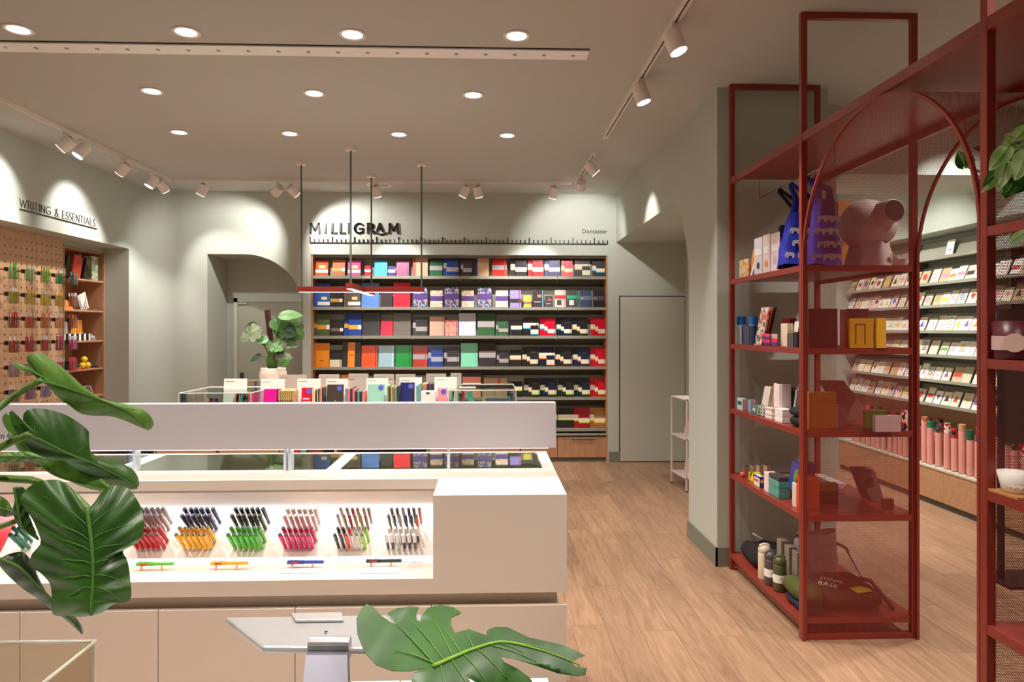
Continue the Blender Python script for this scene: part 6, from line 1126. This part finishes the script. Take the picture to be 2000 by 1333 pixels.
for row in range(2):
    y = 5.2+.05*row
    while y < 7.8:
        cn, cm_ = CAPS[(i*5+row*2) % 9]; r_ = .028; h = .37+.07*((i*7) % 5)/4; x = 4.215+row*.085; cap = h*rr.choice([.14, .22, .3])
        t = thing('wrap_roll', f'pink wrap roll, {cn} top, {RORD(row, cn)} from camera, {"front" if row == 0 else "rear"} row', 'wrapping paper', (x, y, .3665), group=f'{cn} topped wrap rolls in the {"front" if row == 0 else "rear"} row')
        ob('pink_sleeve', MB().cyl((0, 0, 0), (0, 0, h-cap), r_, n=16), PNK, t, local=True, smooth=False); ob('patterned_end', MB().cyl((0, 0, h-cap), (0, 0, h), r_*.97, n=16), cm_, t, local=True); ob('base_ring', MB().cyl((0, 0, .0), (0, 0, .006), r_*1.15, n=16), M((120, 110, 104), .4), t, local=True)
        y += rr.choice([.085, .1, .12]); i += 1
# dark stand beyond the near mesh
simple('display_stand', 'black framed display stand in the card room beyond the near mesh', 'stand', [('frame', MB().box((3.35, 4.35, 0), (3.38, 4.38, 1.78)).box((3.85, 4.35, 0), (3.88, 4.38, 1.78)).box((3.38, 4.35, 1.74), (3.85, 4.38, 1.78)).box((3.3, 4.2, 0), (3.93, 4.5, .02)), BLACK), ('panel', MB().box((3.38, 4.36, .9), (3.85, 4.37, 1.74)), M((46, 42, 40), .5))])
# white wire rack in the side passage
t = thing('wire_rack', 'narrow white metal rack standing in the passage before the hidden door', 'rack', (2.1, 7.1, 0))
WM = M((226, 214, 208), .4); a = PZ(1311.5, 944, 0); b = PZ(1334, 962, 0); xa, yb_, yn = a.x, a.y, b.y
zt = PY(1310, 773, a.y).z
P4 = [(xa, yb_), (xa+.04, yn), (xa+.36, yb_), (xa+.36, yn)]
for x, y in P4: ob('leg', MB().box((x-.008, y-.008, .012), (x+.008, y+.008, zt)), WM, t); ob('foot', MB().box((x-.009, y-.009, 0), (x+.009, y+.009, .012)), BLACK, t)
for z in (zt, PY(1312, 846, a.y).z, PY(1312, 918, a.y).z): ob('shelf', MB().prism([(xa-.008, yb_+.008), (xa+.032, yn-.008), (xa+.37, yn-.008), (xa+.37, yb_+.008)], lambda u, v, k: (u, v, k), z-.012, z), WM, t)
zs = [PY(1312, 846, a.y).z, PY(1312, 918, a.y).z]
for j, z in enumerate(zs):
    for k in range(5): tag(ob('magazine', MB().box((xa+.12+.004*k, yn+.05, z+.001+k*.028), (xa+.30+.004*k, yb_-.06, z+.027+k*.028)), M((222, 196, 190), .6)), uniq(f'pale pink magazine, {lv(5, k)} of the pile on the wire rack {["middle", "lower"][j]} shelf'), 'magazine')
# ------------------------------------------------------------------ foreground sales counter, monitor, acrylic box
CT = .95; ct = thing('sales_counter', 'counter with pale mint and white tiled top at the bottom edge', 'counter', (-1, .8, 0))
yf = PZ(900, 1327, CT).y; xe = PZ(1072, 1330, CT).x
ob('worktop', MB().box((-2.6, .25, CT-.04), (xe, yf, CT-.006)), WHITE, ct); ob('body', MB().box((-2.6, .27, 0), (xe-.02, yf-.02, CT-.04)), WHITEC, ct)
tw = .098; tl = .048; r2 = random.Random(1); tm = [M((206, 222, 212), .25), M((232, 232, 224), .25), M((214, 226, 218), .25)]
pr_ = [ob('tile', MB().box((.0012, .0012, 0), (tw-.0012, tl-.0012, .006)), q, ct, local=True, bevel=.001) for q in tm]; first = [True]*3
nrow = 8
for j in range(nrow):
    y = yf-(j+1)*tl
    for i in range(26):
        x = xe-(i+1)*tw-(tw/2 if j % 2 else 0)
        if x < -2.5: continue
        k = r2.randrange(3)
        if first[k]: o = pr_[k]; first[k] = False
        else: o = pr_[k].copy(); C.objects.link(o)
        o.location = Vector((x, y, CT-.006))-OFF[ct.name]
SIL = M((196, 196, 198), .35, .35, spec=.6)
t = thing('tablet_monitor', uniq('silver tablet screen seen from behind on a grey stand, foreground'), 'monitor', (-.3, 1.0, CT))
# the tablet leans back: its top edge is nearest the shop, seen from behind
A_, B_ = PY(438, 1206, 1.08), PY(826, 1200, 1.08); Cc, D_ = PY(512, 1264, .93), PY(800, 1268, .93)
m = MB(); nrm = (B_-A_).cross(Cc-A_).normalized()*.009
def rr4(p, q, s, u):    # rounded slab corner interpolation
    return [p, q, s, u]
m.add([A_, B_, D_, Cc, A_+nrm, B_+nrm, D_+nrm, Cc+nrm], [(0, 1, 2, 3), (4, 7, 6, 5), (0, 4, 5, 1), (1, 5, 6, 2), (2, 6, 7, 3), (3, 7, 4, 0)])
ob('shell', m, SIL, t, bevel=.004)
def on(u, v, k=0): return A_*(1-u)*(1-v)+B_*u*(1-v)+D_*u*v+Cc*(1-u)*v-nrm.normalized()*k
m = MB(); u0, u1 = (568-438)/388, (667-438)/388
m.add([on(u0, -.02, .0003), on(u1, -.02, .0003), on(u1, .24, .0003), on(u0, .24, .0003), on(u0, -.02, .004), on(u1, -.02, .004), on(u1, .24, .004), on(u0, .24, .004)], [(0, 3, 2, 1), (4, 5, 6, 7), (0, 1, 5, 4), (1, 2, 6, 5), (2, 3, 7, 6), (3, 0, 4, 7)])
ob('scanner_bracket', m, M((206, 206, 208), .25, .5), t, bevel=.001); ob('camera_dot', MB().cyl(on(.475, .55, .0003), on(.475, .55, .0009), .0025, n=12), BLACK, t)
GRYS = M((120, 120, 134), .4, .3)
h0, h1 = PY(604, 1262, .93), PY(684, 1262, .93)
ob('hinge', MB().cyl(h0+Vector((0, 0, 0)), h1, .012, n=16).box(h0+Vector((0, -.01, -.018)), h1+Vector((0, .01, -.004))), M((170, 168, 172), .35, .4), t, bevel=.001)
m = MB(); q0 = PY(602, 1272, .92); q1 = PY(682, 1272, .92)
pr2 = PY(595, 1345, .86), PY(684, 1345, .86)
m.add([q0, q1, pr2[1], pr2[0], q0+Vector((0, -.012, 0)), q1+Vector((0, -.012, 0)), pr2[1]+Vector((0, -.012, 0)), pr2[0]+Vector((0, -.012, 0))], [(0, 1, 2, 3), (4, 7, 6, 5), (0, 4, 5, 1), (1, 5, 6, 2), (2, 6, 7, 3), (3, 7, 4, 0)])
zc = pr2[0].z; m.add([pr2[0], pr2[1], (pr2[1].x, .86, CT+.006), (pr2[0].x, .86, CT+.006), pr2[0]+Vector((0, -.012, 0)), pr2[1]+Vector((0, -.012, 0)), (pr2[1].x, .848, CT+.006), (pr2[0].x, .848, CT+.006)], [(0, 1, 2, 3), (4, 7, 6, 5), (0, 4, 5, 1), (1, 5, 6, 2), (2, 6, 7, 3), (3, 7, 4, 0)])
ob('stand_arm', m, GRYS, t); ob('stand_foot', MB().box((pr2[0].x-.04, .72, CT+.0005), (pr2[1].x+.04, .90, CT+.008)), GRYS, t, bevel=.003)
# acrylic box at the left
p_ = PY(187, 1253, 1.30); zt = p_.z; m = MB(); T_ = .006; xa, xb, y0_, y1_ = -1.5, p_.x, .80, 1.30
m.box((xb-T_, y0_, CT), (xb, y1_, zt)).box((xa, y1_-T_, CT), (xb-T_, y1_, zt)).box((xa, y0_, CT), (xb-T_, y0_+T_, zt)).box((xa, y0_+T_, CT), (xa+T_, y1_-T_, zt))
e = MB()
for a, b in [((xb, y0_, zt), (xb, y1_, zt)), ((xa, y1_, zt), (xb, y1_, zt)), ((xb-.002, y1_-.002, CT+.003), (xb-.002, y1_-.002, zt)), ((xa, y0_, zt), (xb, y0_, zt)), ((xa, y0_, zt), (xa, y1_, zt))]: e.cyl(Vector(a), Vector(b), .0032, n=6)
simple('acrylic_box', 'open clear acrylic box on the tiled counter at the bottom left', 'box', [('walls', m, glass((240, 236, 226), .0)), ('polished_edges', e, M((206, 204, 190), .15))])
# ------------------------------------------------------------------ plants
def leafmat(a, b, rough=.4):
    m = bpy.data.materials.new('leaf'); m.use_nodes = True; nt = m.node_tree; L = nt.links.new; p = nt.nodes['Principled BSDF']
    tc = nt.nodes.new('ShaderNodeTexCoord'); n = nt.nodes.new('ShaderNodeTexNoise'); n.inputs['Scale'].default_value = 14; n.inputs['Detail'].default_value = 4
    L(tc.outputs['Object'], n.inputs['Vector']); cr = nt.nodes.new('ShaderNodeValToRGB'); e = cr.color_ramp.elements
    e[0].position = .35; e[0].color = [lin(x) for x in a]+[1]; e[1].position = .68; e[1].color = [lin(x) for x in b]+[1]
    L(n.outputs['Fac'], cr.inputs[0]); L(cr.outputs[0], p.inputs['Base Color']); p.inputs['Roughness'].default_value = rough; p.inputs['Coat Weight'].default_value = .08; p.inputs['Coat Roughness'].default_value = .3
    p.inputs['Subsurface Weight'].default_value = 0
    return m
LF = leafmat((34, 74, 18), (58, 104, 32)); LF2 = leafmat((70, 112, 34), (96, 142, 52)); LFM = leafmat((30, 78, 10), (52, 108, 20)); LFP = leafmat((88, 130, 40), (170, 190, 130)); STEM = M((88, 124, 44), .45); VEIN = M((84, 128, 46), .5)
def resample(pts, n):
    # Catmull-Rom through pts then n+1 equally spaced samples
    P = [Vector(p) for p in pts]; S_ = []
    for i in range(len(P)-1):
        a, b, c, d = P[max(i-1, 0)], P[i], P[i+1], P[min(i+2, len(P)-1)]
        for k in range(8):
            t = k/8; S_.append(.5*((2*b)+(-a+c)*t+(2*a-5*b+4*c-d)*t*t+(-a+3*b-3*c+d)*t**3))
    S_.append(P[-1]); D = [0]
    for a, b in zip(S_, S_[1:]): D.append(D[-1]+(b-a).length)
    out = []; j = 0
    for i in range(n+1):
        s = D[-1]*i/n
        while j < len(D)-2 and D[j+1] < s: j += 1
        f = (s-D[j])/max(D[j+1]-D[j], 1e-9); out.append(S_[j].lerp(S_[j+1], min(1, f)))
    return out
def pleaf(parent, mid, left, right, Yf, mat, cup=.03, nv=40, nu=8, veins=6, ripple=.004, vr=.0018, linear=False):
    """leaf blade ruled from its midrib to its two margins; Yf(px, py) gives the distance, cup bends margins away"""
    mm = resample(mid, nv); name = 'leaf'
    def rsl(pts):
        if not linear: return resample(pts, nv)
        P = [Vector(p) for p in pts]; D = [0]
        for a, b in zip(P, P[1:]): D.append(D[-1]+(b-a).length)
        out = []
        for i in range(nv+1):
            s = D[-1]*i/nv; j = 0
            while j < len(D)-2 and D[j+1] < s: j += 1
            out.append(P[j].lerp(P[j+1], (s-D[j])/max(D[j+1]-D[j], 1e-9)))
        return out
    m = MB(); rows = []
    for side, mar in ((0, rsl(left)), (1, rsl(right))):
        def fn(i, j):
            v = i; u = j; a = mm[round(v*nv)]; b = mar[round(v*nv)]; q = a.lerp(b, u)
            y = Yf(q.x, q.y)+cup*.5*u*u+ripple*.7*math.sin(v*nv*.9+u*2)*u*(1 if side else -1)
            return PY(q.x, q.y, y)
        m.grid(fn, nv, nu, flip=bool(side)); rows.append((mar, fn))
    lf = ob('leaf', m, mat, parent, smooth=True, solid=.0012)
    tb = MB(); tb.tube([PY(p.x, p.y, Yf(p.x, p.y)-.001) for p in mm[:-1]], [vr*1.15*(1-.7*i/nv) for i in range(nv)], 6)
    ob('midrib', tb, VEIN, lf, smooth=True)
    if veins:
        tb = MB()
        for k in range(veins):
            i = int(nv*(.08+.78*k/veins))
            for mar, fn in rows:
                pts = []
                for s in range(7):
                    u = s/7.5; ii = min(nv, i+int(s*.9)); pts.append(fn(ii/nv, u)+Vector((0, -.001, 0)))
                tb.tube(pts, [vr*.32*(1-.6*s/7) for s in range(7)], 5)
        ob('side_veins', tb, VEIN, lf, smooth=True)
    return lf
pl = thing('philodendron', 'large glossy philodendron leaning into the photo from the left edge', 'plant', (-1.18, 1.02, CT))
ob('pot', MB().lathe([(.085, 0.0005), (.11, .02), (.125, .17), (.125, .19), (.112, .19), (.10, .16)], (-1.24, 1.02, CT), 32, cap=1), M((222, 214, 204), .4), pl, smooth=True); ob('soil', MB().cyl((-1.24, 1.02, CT+.15), (-1.24, 1.02, CT+.165), .105, n=24), M((60, 44, 34), .9), pl)
# top leaf
pleaf(pl, [(75, 745), (110, 752), (150, 765), (200, 783), (250, 805), (285, 835)], [(75, 745), (62, 720), (52, 702), (62, 691), (85, 693), (108, 708), (140, 735), (165, 758), (205, 782), (255, 792), (285, 805), (299, 824), (297, 836), (287, 842)],
      [(75, 745), (64, 722), (40, 712), (24, 707), (27, 716), (50, 726), (74, 738), (98, 758), (115, 778), (135, 792), (158, 808), (185, 812), (215, 813), (245, 822), (270, 833), (285, 839)], lambda x, y: 1.12+.0007*(x-75), LF2, .03)
ob('stem', MB().tube([PY(76, 745, 1.12), PY(30, 772, 1.14), PY(0, 795, 1.12), PY(-60, 840, 1.08), PY(-130, 950, 1.03), Vector((-1.22, 1.02, CT+.16))], .0055, 8), STEM, pl, smooth=True)
pleaf(pl, [(55, 850), (90, 865), (130, 885), (180, 905), (230, 930), (268, 952)], [(55, 850), (46, 825), (48, 806), (65, 799), (95, 801), (125, 810), (150, 824), (172, 842), (173, 856), (173, 878), (190, 893), (225, 900), (258, 918), (270, 936), (271, 950)],
      [(55, 850), (40, 826), (24, 803), (18, 806), (24, 830), (40, 855), (60, 880), (85, 900), (120, 898), (150, 918), (185, 935), (225, 948), (255, 956), (269, 955)], lambda x, y: 1.10+.0005*(x-55), LF, .035)
pleaf(pl, [(20, 850), (60, 890), (110, 930), (200, 955), (235, 962)], [(20, 850), (5, 822), (14, 808), (40, 840), (70, 870), (120, 888), (150, 900), (190, 930), (237, 958)], [(20, 850), (30, 870), (50, 895), (75, 905), (105, 918), (140, 942), (170, 953), (200, 960), (236, 964)], lambda x, y: 1.17, LF2, .02, veins=4)
ob('stem', MB().tube([PY(55, 850, 1.10), PY(25, 862, 1.12), PY(-20, 885, 1.10), PY(-90, 950, 1.06), Vector((-1.22, 1.0, CT+.16))], .006, 8), STEM, pl, smooth=True)
pleaf(pl, [(-40, 893), (0, 892), (40, 892), (75, 893), (92, 900)], [(-40, 893), (-5, 888), (30, 884), (60, 884), (90, 898)], [(-40, 893), (0, 903), (40, 903), (70, 902), (92, 901)], lambda x, y: 1.06, LF2, .015, veins=0)
# big heart leaf hanging face on
pleaf(pl, [(170, 996), (176, 1040), (181, 1090), (181, 1140), (178, 1180), (178, 1203)], [(170, 996), (152, 975), (140, 955), (122, 941), (98, 938), (70, 944), (48, 960), (39, 976), (48, 992), (62, 1012), (75, 1040), (80, 1062), (62, 1085), (60, 1108), (80, 1120), (98, 1140), (102, 1165), (104, 1200), (135, 1203), (155, 1205), (178, 1203)],
      [(170, 996), (184, 984), (200, 962), (222, 949), (250, 955), (268, 978), (279, 1005), (280, 1035), (272, 1058), (240, 1075), (248, 1095), (253, 1125), (254, 1171), (222, 1180), (200, 1196), (178, 1204)], lambda x, y: .98+.00012*abs(x-176)-.0002*(y-1000), LF, .04, nv=60, veins=7, ripple=.005, vr=.0026)
ob('stem', MB().tube([PY(172, 998, .985), PY(140, 965, 1.06), PY(60, 938, 1.09), PY(0, 935, 1.08), PY(-90, 950, 1.05), Vector((-1.22, 1.01, CT+.16))], .006, 8), STEM, pl, smooth=True)
pleaf(pl, [(0, 1092), (40, 1110), (80, 1150), (120, 1190), (160, 1238)], [(0, 1092), (22, 1082), (45, 1080), (62, 1100), (80, 1140), (100, 1170), (135, 1195), (158, 1222), (162, 1240)], [(0, 1092), (0, 1105), (20, 1128), (45, 1150), (75, 1170), (100, 1190), (130, 1212), (161, 1240)], lambda x, y: 1.03, leafmat((44, 66, 32), (60, 84, 44)), .02, veins=0)
pleaf(pl, [(28, 952), (34, 990), (45, 1030), (75, 1055)], [(28, 952), (30, 975), (26, 1000), (38, 1030), (75, 1056)], [(28, 952), (48, 955), (50, 985), (60, 1015), (76, 1055)], lambda x, y: 1.02, LF, .01, veins=0)
pleaf(pl, [(-60, 990), (-20, 990), (10, 995), (30, 1005)], [(-60, 990), (-20, 968), (10, 975), (30, 1004)], [(-60, 990), (-20, 1003), (10, 1010), (30, 1006)], lambda x, y: 1.04, LF2, .01, veins=0)
ob('stem', MB().tube([PY(35, 1017, 1.03), PY(0, 1030, 1.03), PY(-60, 1040, 1.03), PY(-160, 1060, 1.03), Vector((-1.22, 1.02, CT+.16))], .004, 8), STEM, pl, smooth=True)
ob('stem', MB().tube([PY(5, 1095, 1.03), PY(-60, 1085, 1.03), PY(-160, 1080, 1.03), Vector((-1.22, 1.04, CT+.16))], .004, 8), STEM, pl, smooth=True)
# monstera leaf at the bottom centre
mo = thing('monstera', 'bright green split monstera leaf rising at the bottom centre', 'plant', (-.05, .55, CT))
ob('pot', MB().lathe([(.06, .0065), (.075, .02), (.085, .075), (.078, .075), (.07, .06)], (-.06, .50, CT), 28, cap=1), M((214, 206, 196), .4), mo, smooth=True); ob('soil', MB().cyl((-.06, .50, CT+.05), (-.06, .50, CT+.062), .07, n=20), M((60, 44, 34), .9), mo)
from mathutils.geometry import delaunay_2d_cdt
OUT = [(845, 1303), (800, 1312), (765, 1311), (735, 1300), (712, 1275), (698, 1240), (696, 1210), (705, 1190), (716, 1181), (728, 1186), (745, 1204), (762, 1216), (779, 1223), (765, 1208), (756, 1199), (775, 1189), (800, 1186), (819, 1187), (813, 1200), (814, 1212), (822, 1216), (826, 1200), (836, 1188), (860, 1183), (885, 1187), (901, 1198), (882, 1207), (880, 1220), (888, 1238), (915, 1230), (950, 1242), (951, 1232), (966, 1226), (990, 1226), (1035, 1247), (1065, 1253), (1100, 1261), (1125, 1272), (1143, 1282), (1128, 1287), (1117, 1295), (1122, 1302), (1146, 1306), (1143, 1319), (1130, 1322), (1090, 1316), (1050, 1302), (1012, 1290), (985, 1284), (978, 1285), (985, 1294), (1012, 1308), (1035, 1325), (1050, 1350), (1030, 1380), (985, 1385), (950, 1375), (965, 1362), (940, 1340), (905, 1318), (925, 1340), (945, 1370), (900, 1392), (850, 1380), (818, 1355), (803, 1330), (806, 1317), (820, 1309)]
MID = resample([(845, 1303), (890, 1283), (930, 1267), (980, 1255), (1040, 1266), (1100, 1286), (1140, 1304)], 40)
def mdist(x, y):
    b = min(range(41), key=lambda i: (MID[i].x-x)**2+(MID[i].y-y)**2); return math.hypot(MID[b].x-x, MID[b].y-y), b
def mY(x, y):
    d, b = mdist(x, y); u = min(1, d/110); return .84+.00012*(x-845)+.0006*(1300-y)+.02*u*u+.0016*math.sin(b*.55+d*.03)*u+.012*max(0, (x-1050)/90)**2
P2 = [Vector(p) for p in OUT]; n0 = len(P2)
def inside(x, y):
    c = False
    for i in range(n0):
        a, b = P2[i], P2[i-1]
        if (a.y > y) != (b.y > y) and x < (b.x-a.x)*(y-a.y)/(b.y-a.y)+a.x: c = not c
    return c
for gx_ in range(690, 1150, 9):
    for gy_ in range(1180, 1395, 9):
        if inside(gx_+.03, gy_+.37): P2.append(Vector((gx_+.01*(gy_ % 7), gy_)))
vs, _, fs, *_r = delaunay_2d_cdt(P2, [(i, (i+1) % n0) for i in range(n0)], [], 1, 1e-4)
lf = ob('leaf', MB().add([PY(v.x, v.y, mY(v.x, v.y)) for v in vs], fs), LFM, mo, smooth=True, solid=.0012)
ob('midrib', MB().tube([PY(p.x, p.y, mY(p.x, p.y)-.001) for p in MID[:-1]], [.0032*(1-.7*i/40) for i in range(40)], 6), M((130, 176, 50), .45), lf, smooth=True)
tb = MB()
for a, b in [((850, 1300), (740, 1190)), ((850, 1298), (760, 1270)), ((868, 1292), (790, 1200)), ((885, 1285), (840, 1200)), ((900, 1278), (862, 1225)), ((925, 1268), (905, 1235)), ((965, 1255), (1030, 1282)), ((950, 1259), (1060, 1300)), ((930, 1266), (1000, 1340)), ((905, 1278), (960, 1350)), ((880, 1287), (930, 1375)), ((860, 1297), (870, 1370)), ((1000, 1256), (1090, 1280))]:
    q = [(a[0]+(b[0]-a[0])*t/8, a[1]+(b[1]-a[1])*t/8-5*math.sin(math.pi*t/8)) for t in range(8)]
    tb.tube([PY(x, y, mY(x, y)-.0009) for x, y in q], [.0011*(1-.09*t) for t in range(8)], 5)
ob('side_veins', tb, M((104, 156, 60), .5), lf, smooth=True)
ob('stem', MB().tube([PY(847, 1304, .842), PY(850, 1360, .82), PY(880, 1450, .75), Vector((-.06, .52, CT+.06))], .0045, 8), STEM, mo, smooth=True)
# ---- free-standing leaf used for the smaller plants
def wleaf(parent, base, tip, width, nrm, mat, sag=.15, splits=0, heart=.18):
    base = Vector(base); tip = Vector(tip); ax = tip-base; L_ = ax.length; ax.normalize(); n = Vector(nrm); n = (n-ax*n.dot(ax)).normalized(); sd = ax.cross(n)
    m = MB(); nv = 14
    def prof(v): return (math.sin(math.pi*min(1, v**.62*.97+.03)))**.8
    for s in (1, -1):
        def fn(v, u):
            w_ = prof(v)*width*.5
            if splits and u > .4: w_ *= 1-.7*max(0, math.sin(v*math.pi*splits*2))**4*(u-.4)/.6
            back = heart*L_*u*max(0, 1-v*4)
            return base+ax*(L_*v-back)+sd*(s*w_*u)+n*(-sag*L_*v*v+.10*w_*u*u-.10*w_*u)
        m.grid(fn, nv, 4, flip=s < 0)
    lf = ob('leaf', m, mat, parent, smooth=True, solid=.0012)
    ob('midrib', MB().tube([base+ax*(L_*v)+n*(-sag*L_*v*v+.001) for v in [i/8 for i in range(8)]], [.0016*(1-.08*i) for i in range(8)], 5), VEIN, lf, smooth=True)
mp = thing('potted_monstera', 'potted variegated monstera on a dark moss pole behind the display table boards', 'plant', (0, 5.36, TZ)); yq = 5.36
xc = PY(533.5, 760, yq).x; MP = lambda x, y, dy=0: PY(x, y, yq+dy)
zr = MP(533, 719).z-TZ; rp = (559-508)/2*yq/F
tag(mp); mp.location = (xc, yq, TZ); OFF[mp.name] = Vector((xc, yq, TZ))
ob('pot', MB().lathe([(rp*.9, .0006), (rp*.98, .02), (rp*1.0, zr*.86), (rp*.96, zr*.93), (rp*.9, zr*.96), (rp*.92, zr), (rp*.86, zr), (rp*.84, zr*.9)], (xc, yq, TZ), 36, cap=1), M((222, 200, 186), .25), mp, smooth=True); ob('soil', MB().cyl((xc, yq, TZ+zr*.86), (xc, yq, TZ+zr*.88), rp*.84, n=24), M((60, 44, 34), .9), mp)
ob('moss_pole', MB().cyl(MP(535, 722), MP(522, 606), .022, .022, 14), M((62, 34, 30), .95, var=.4, scale=90, bump=.5), mp)
LV_ = leafmat((36, 84, 26), (110, 136, 84)); LG = leafmat((40, 90, 24), (70, 130, 40)); LD = leafmat((26, 50, 30), (44, 74, 44)); LGY = leafmat((70, 96, 56), (146, 152, 122))
leaves = [((550, 622), (592, 662), 56, (-.3, -.9, .5), LV_, 4), ((550, 616), (590, 614), 26, (0, -.8, .7), LG, 0), ((552, 630), (543, 662), 34, (0, -1, .2), LG, 0), ((560, 645), (578, 655), 26, (0, -1, .2), LD, 0), ((552, 660), (582, 676), 34, (0, -1, .4), LGY, 3), ((506, 644), (466, 664), 40, (0, -1, .5), LGY, 4),
          ((500, 640), (478, 640), 24, (.3, -1, .3), LD, 0), ((520, 660), (500, 668), 22, (0, -.8, .6), LG, 0), ((530, 672), (512, 672), 20, (0, -1, .5), LG, 0), ((532, 674), (552, 684), 26, (0, -1, .6), LG, 3), ((548, 690), (570, 700), 20, (0, -1, .5), LGY, 0), ((546, 686), (546, 700), 18, (0, -1, .1), LD, 0),
          ((508, 694), (488, 706), 12, (0, -1, .5), LD, 0), ((549, 712), (566, 705), 12, (0, -1, .6), LG, 0), ((538, 625), (548, 648), 30, (.2, -1, .3), LG, 0)]
for i, (a, b, w_, n, mt, sp) in enumerate(leaves):
    dy = -.08 if i % 2 else -.03; wleaf(mp, MP(*a, dy), MP(*b, dy-.03), w_*yq/F, n, mt, .12, sp)
    ob('stem', MB().tube([Vector((xc+.004*(i-7), yq-.01, TZ+zr*.88)), Vector((xc+.006*(i-7), yq-.03, TZ+zr+.06)), MP(*a, dy)], [.006, .005, .003], 6), STEM, mp, smooth=True)
# trailing plant on the near red shelf
zs = SH[0]; pt = thing('trailing_plant', 'bright green trailing plant spilling from the near red top shelf', 'plant', (1.95, 1.98, zs))
ob('pot', MB().lathe([(.06, .0006), (.085, .02), (.10, .17), (.088, .17), (.08, .15)], (1.97, 1.92, zs), 30, cap=1), M((206, 196, 184), .4), pt, smooth=True); ob('soil', MB().cyl((1.97, 1.92, zs+.14), (1.97, 1.92, zs+.155), .085, n=20), M((60, 44, 34), .9), pt)
Q = lambda x, y, Y=2.02: PY(x, y, Y)
lv2 = [((1985, 300), (1922, 360), 34), ((1995, 262), (1958, 300), 36), ((1968, 290), (1935, 330), 34), ((1990, 335), (1965, 385), 40), ((1965, 320), (1950, 372), 30), ((2005, 250), (1980, 275), 30), ((1985, 345), (1955, 352), 26), ((1960, 345), (1918, 374), 14), ((2005, 300), (1985, 350), 40), ((2010, 350), (1960, 378), 34), ((2030, 290), (2000, 340), 40), ((2002, 455), (1973, 474), 22), ((2010, 245), (1983, 248), 18), ((2040, 330), (2010, 390), 40), ((1990, 275), (1965, 262), 24)]
for i, (a, b, w_) in enumerate(lv2):
    Yd = 2.00-.035*(i % 3); wleaf(pt, Q(*a, Yd), Q(*b, Yd-.02), w_*Yd/F, (-.3, -1, .35), LFP if i % 3 else LG, .1)
    ob('stem', MB().tube([Vector((1.97, 1.92, zs+.15)), Vector((1.92, 1.95, zs+.22+.01*i)), Q(*a, Yd)], [.004, .004, .002], 6), STEM, pt, smooth=True)
ob('stem', MB().tube([Vector((1.97, 1.92, zs+.15)), Vector((1.9, 2.2, zs+.14)), PY(1915, 336, 2.36), PY(1885, 325, 2.45), PY(1872, 295, 2.45)], .004, 6), STEM, pt, smooth=True)
wleaf(pt, PY(1882, 325, 2.45), PY(1874, 294, 2.45), 28*2.45/F, (-.2, -1, .2), LG, .1); wleaf(pt, PY(1899, 318, 2.44), PY(1880, 296, 2.44), 24*2.44/F, (.2, -1, .1), LFP, .1); wleaf(pt, PY(1917, 292, 2.40), PY(1902, 288, 2.40), 12*2.4/F, (0, -1, .4), LG, .1)
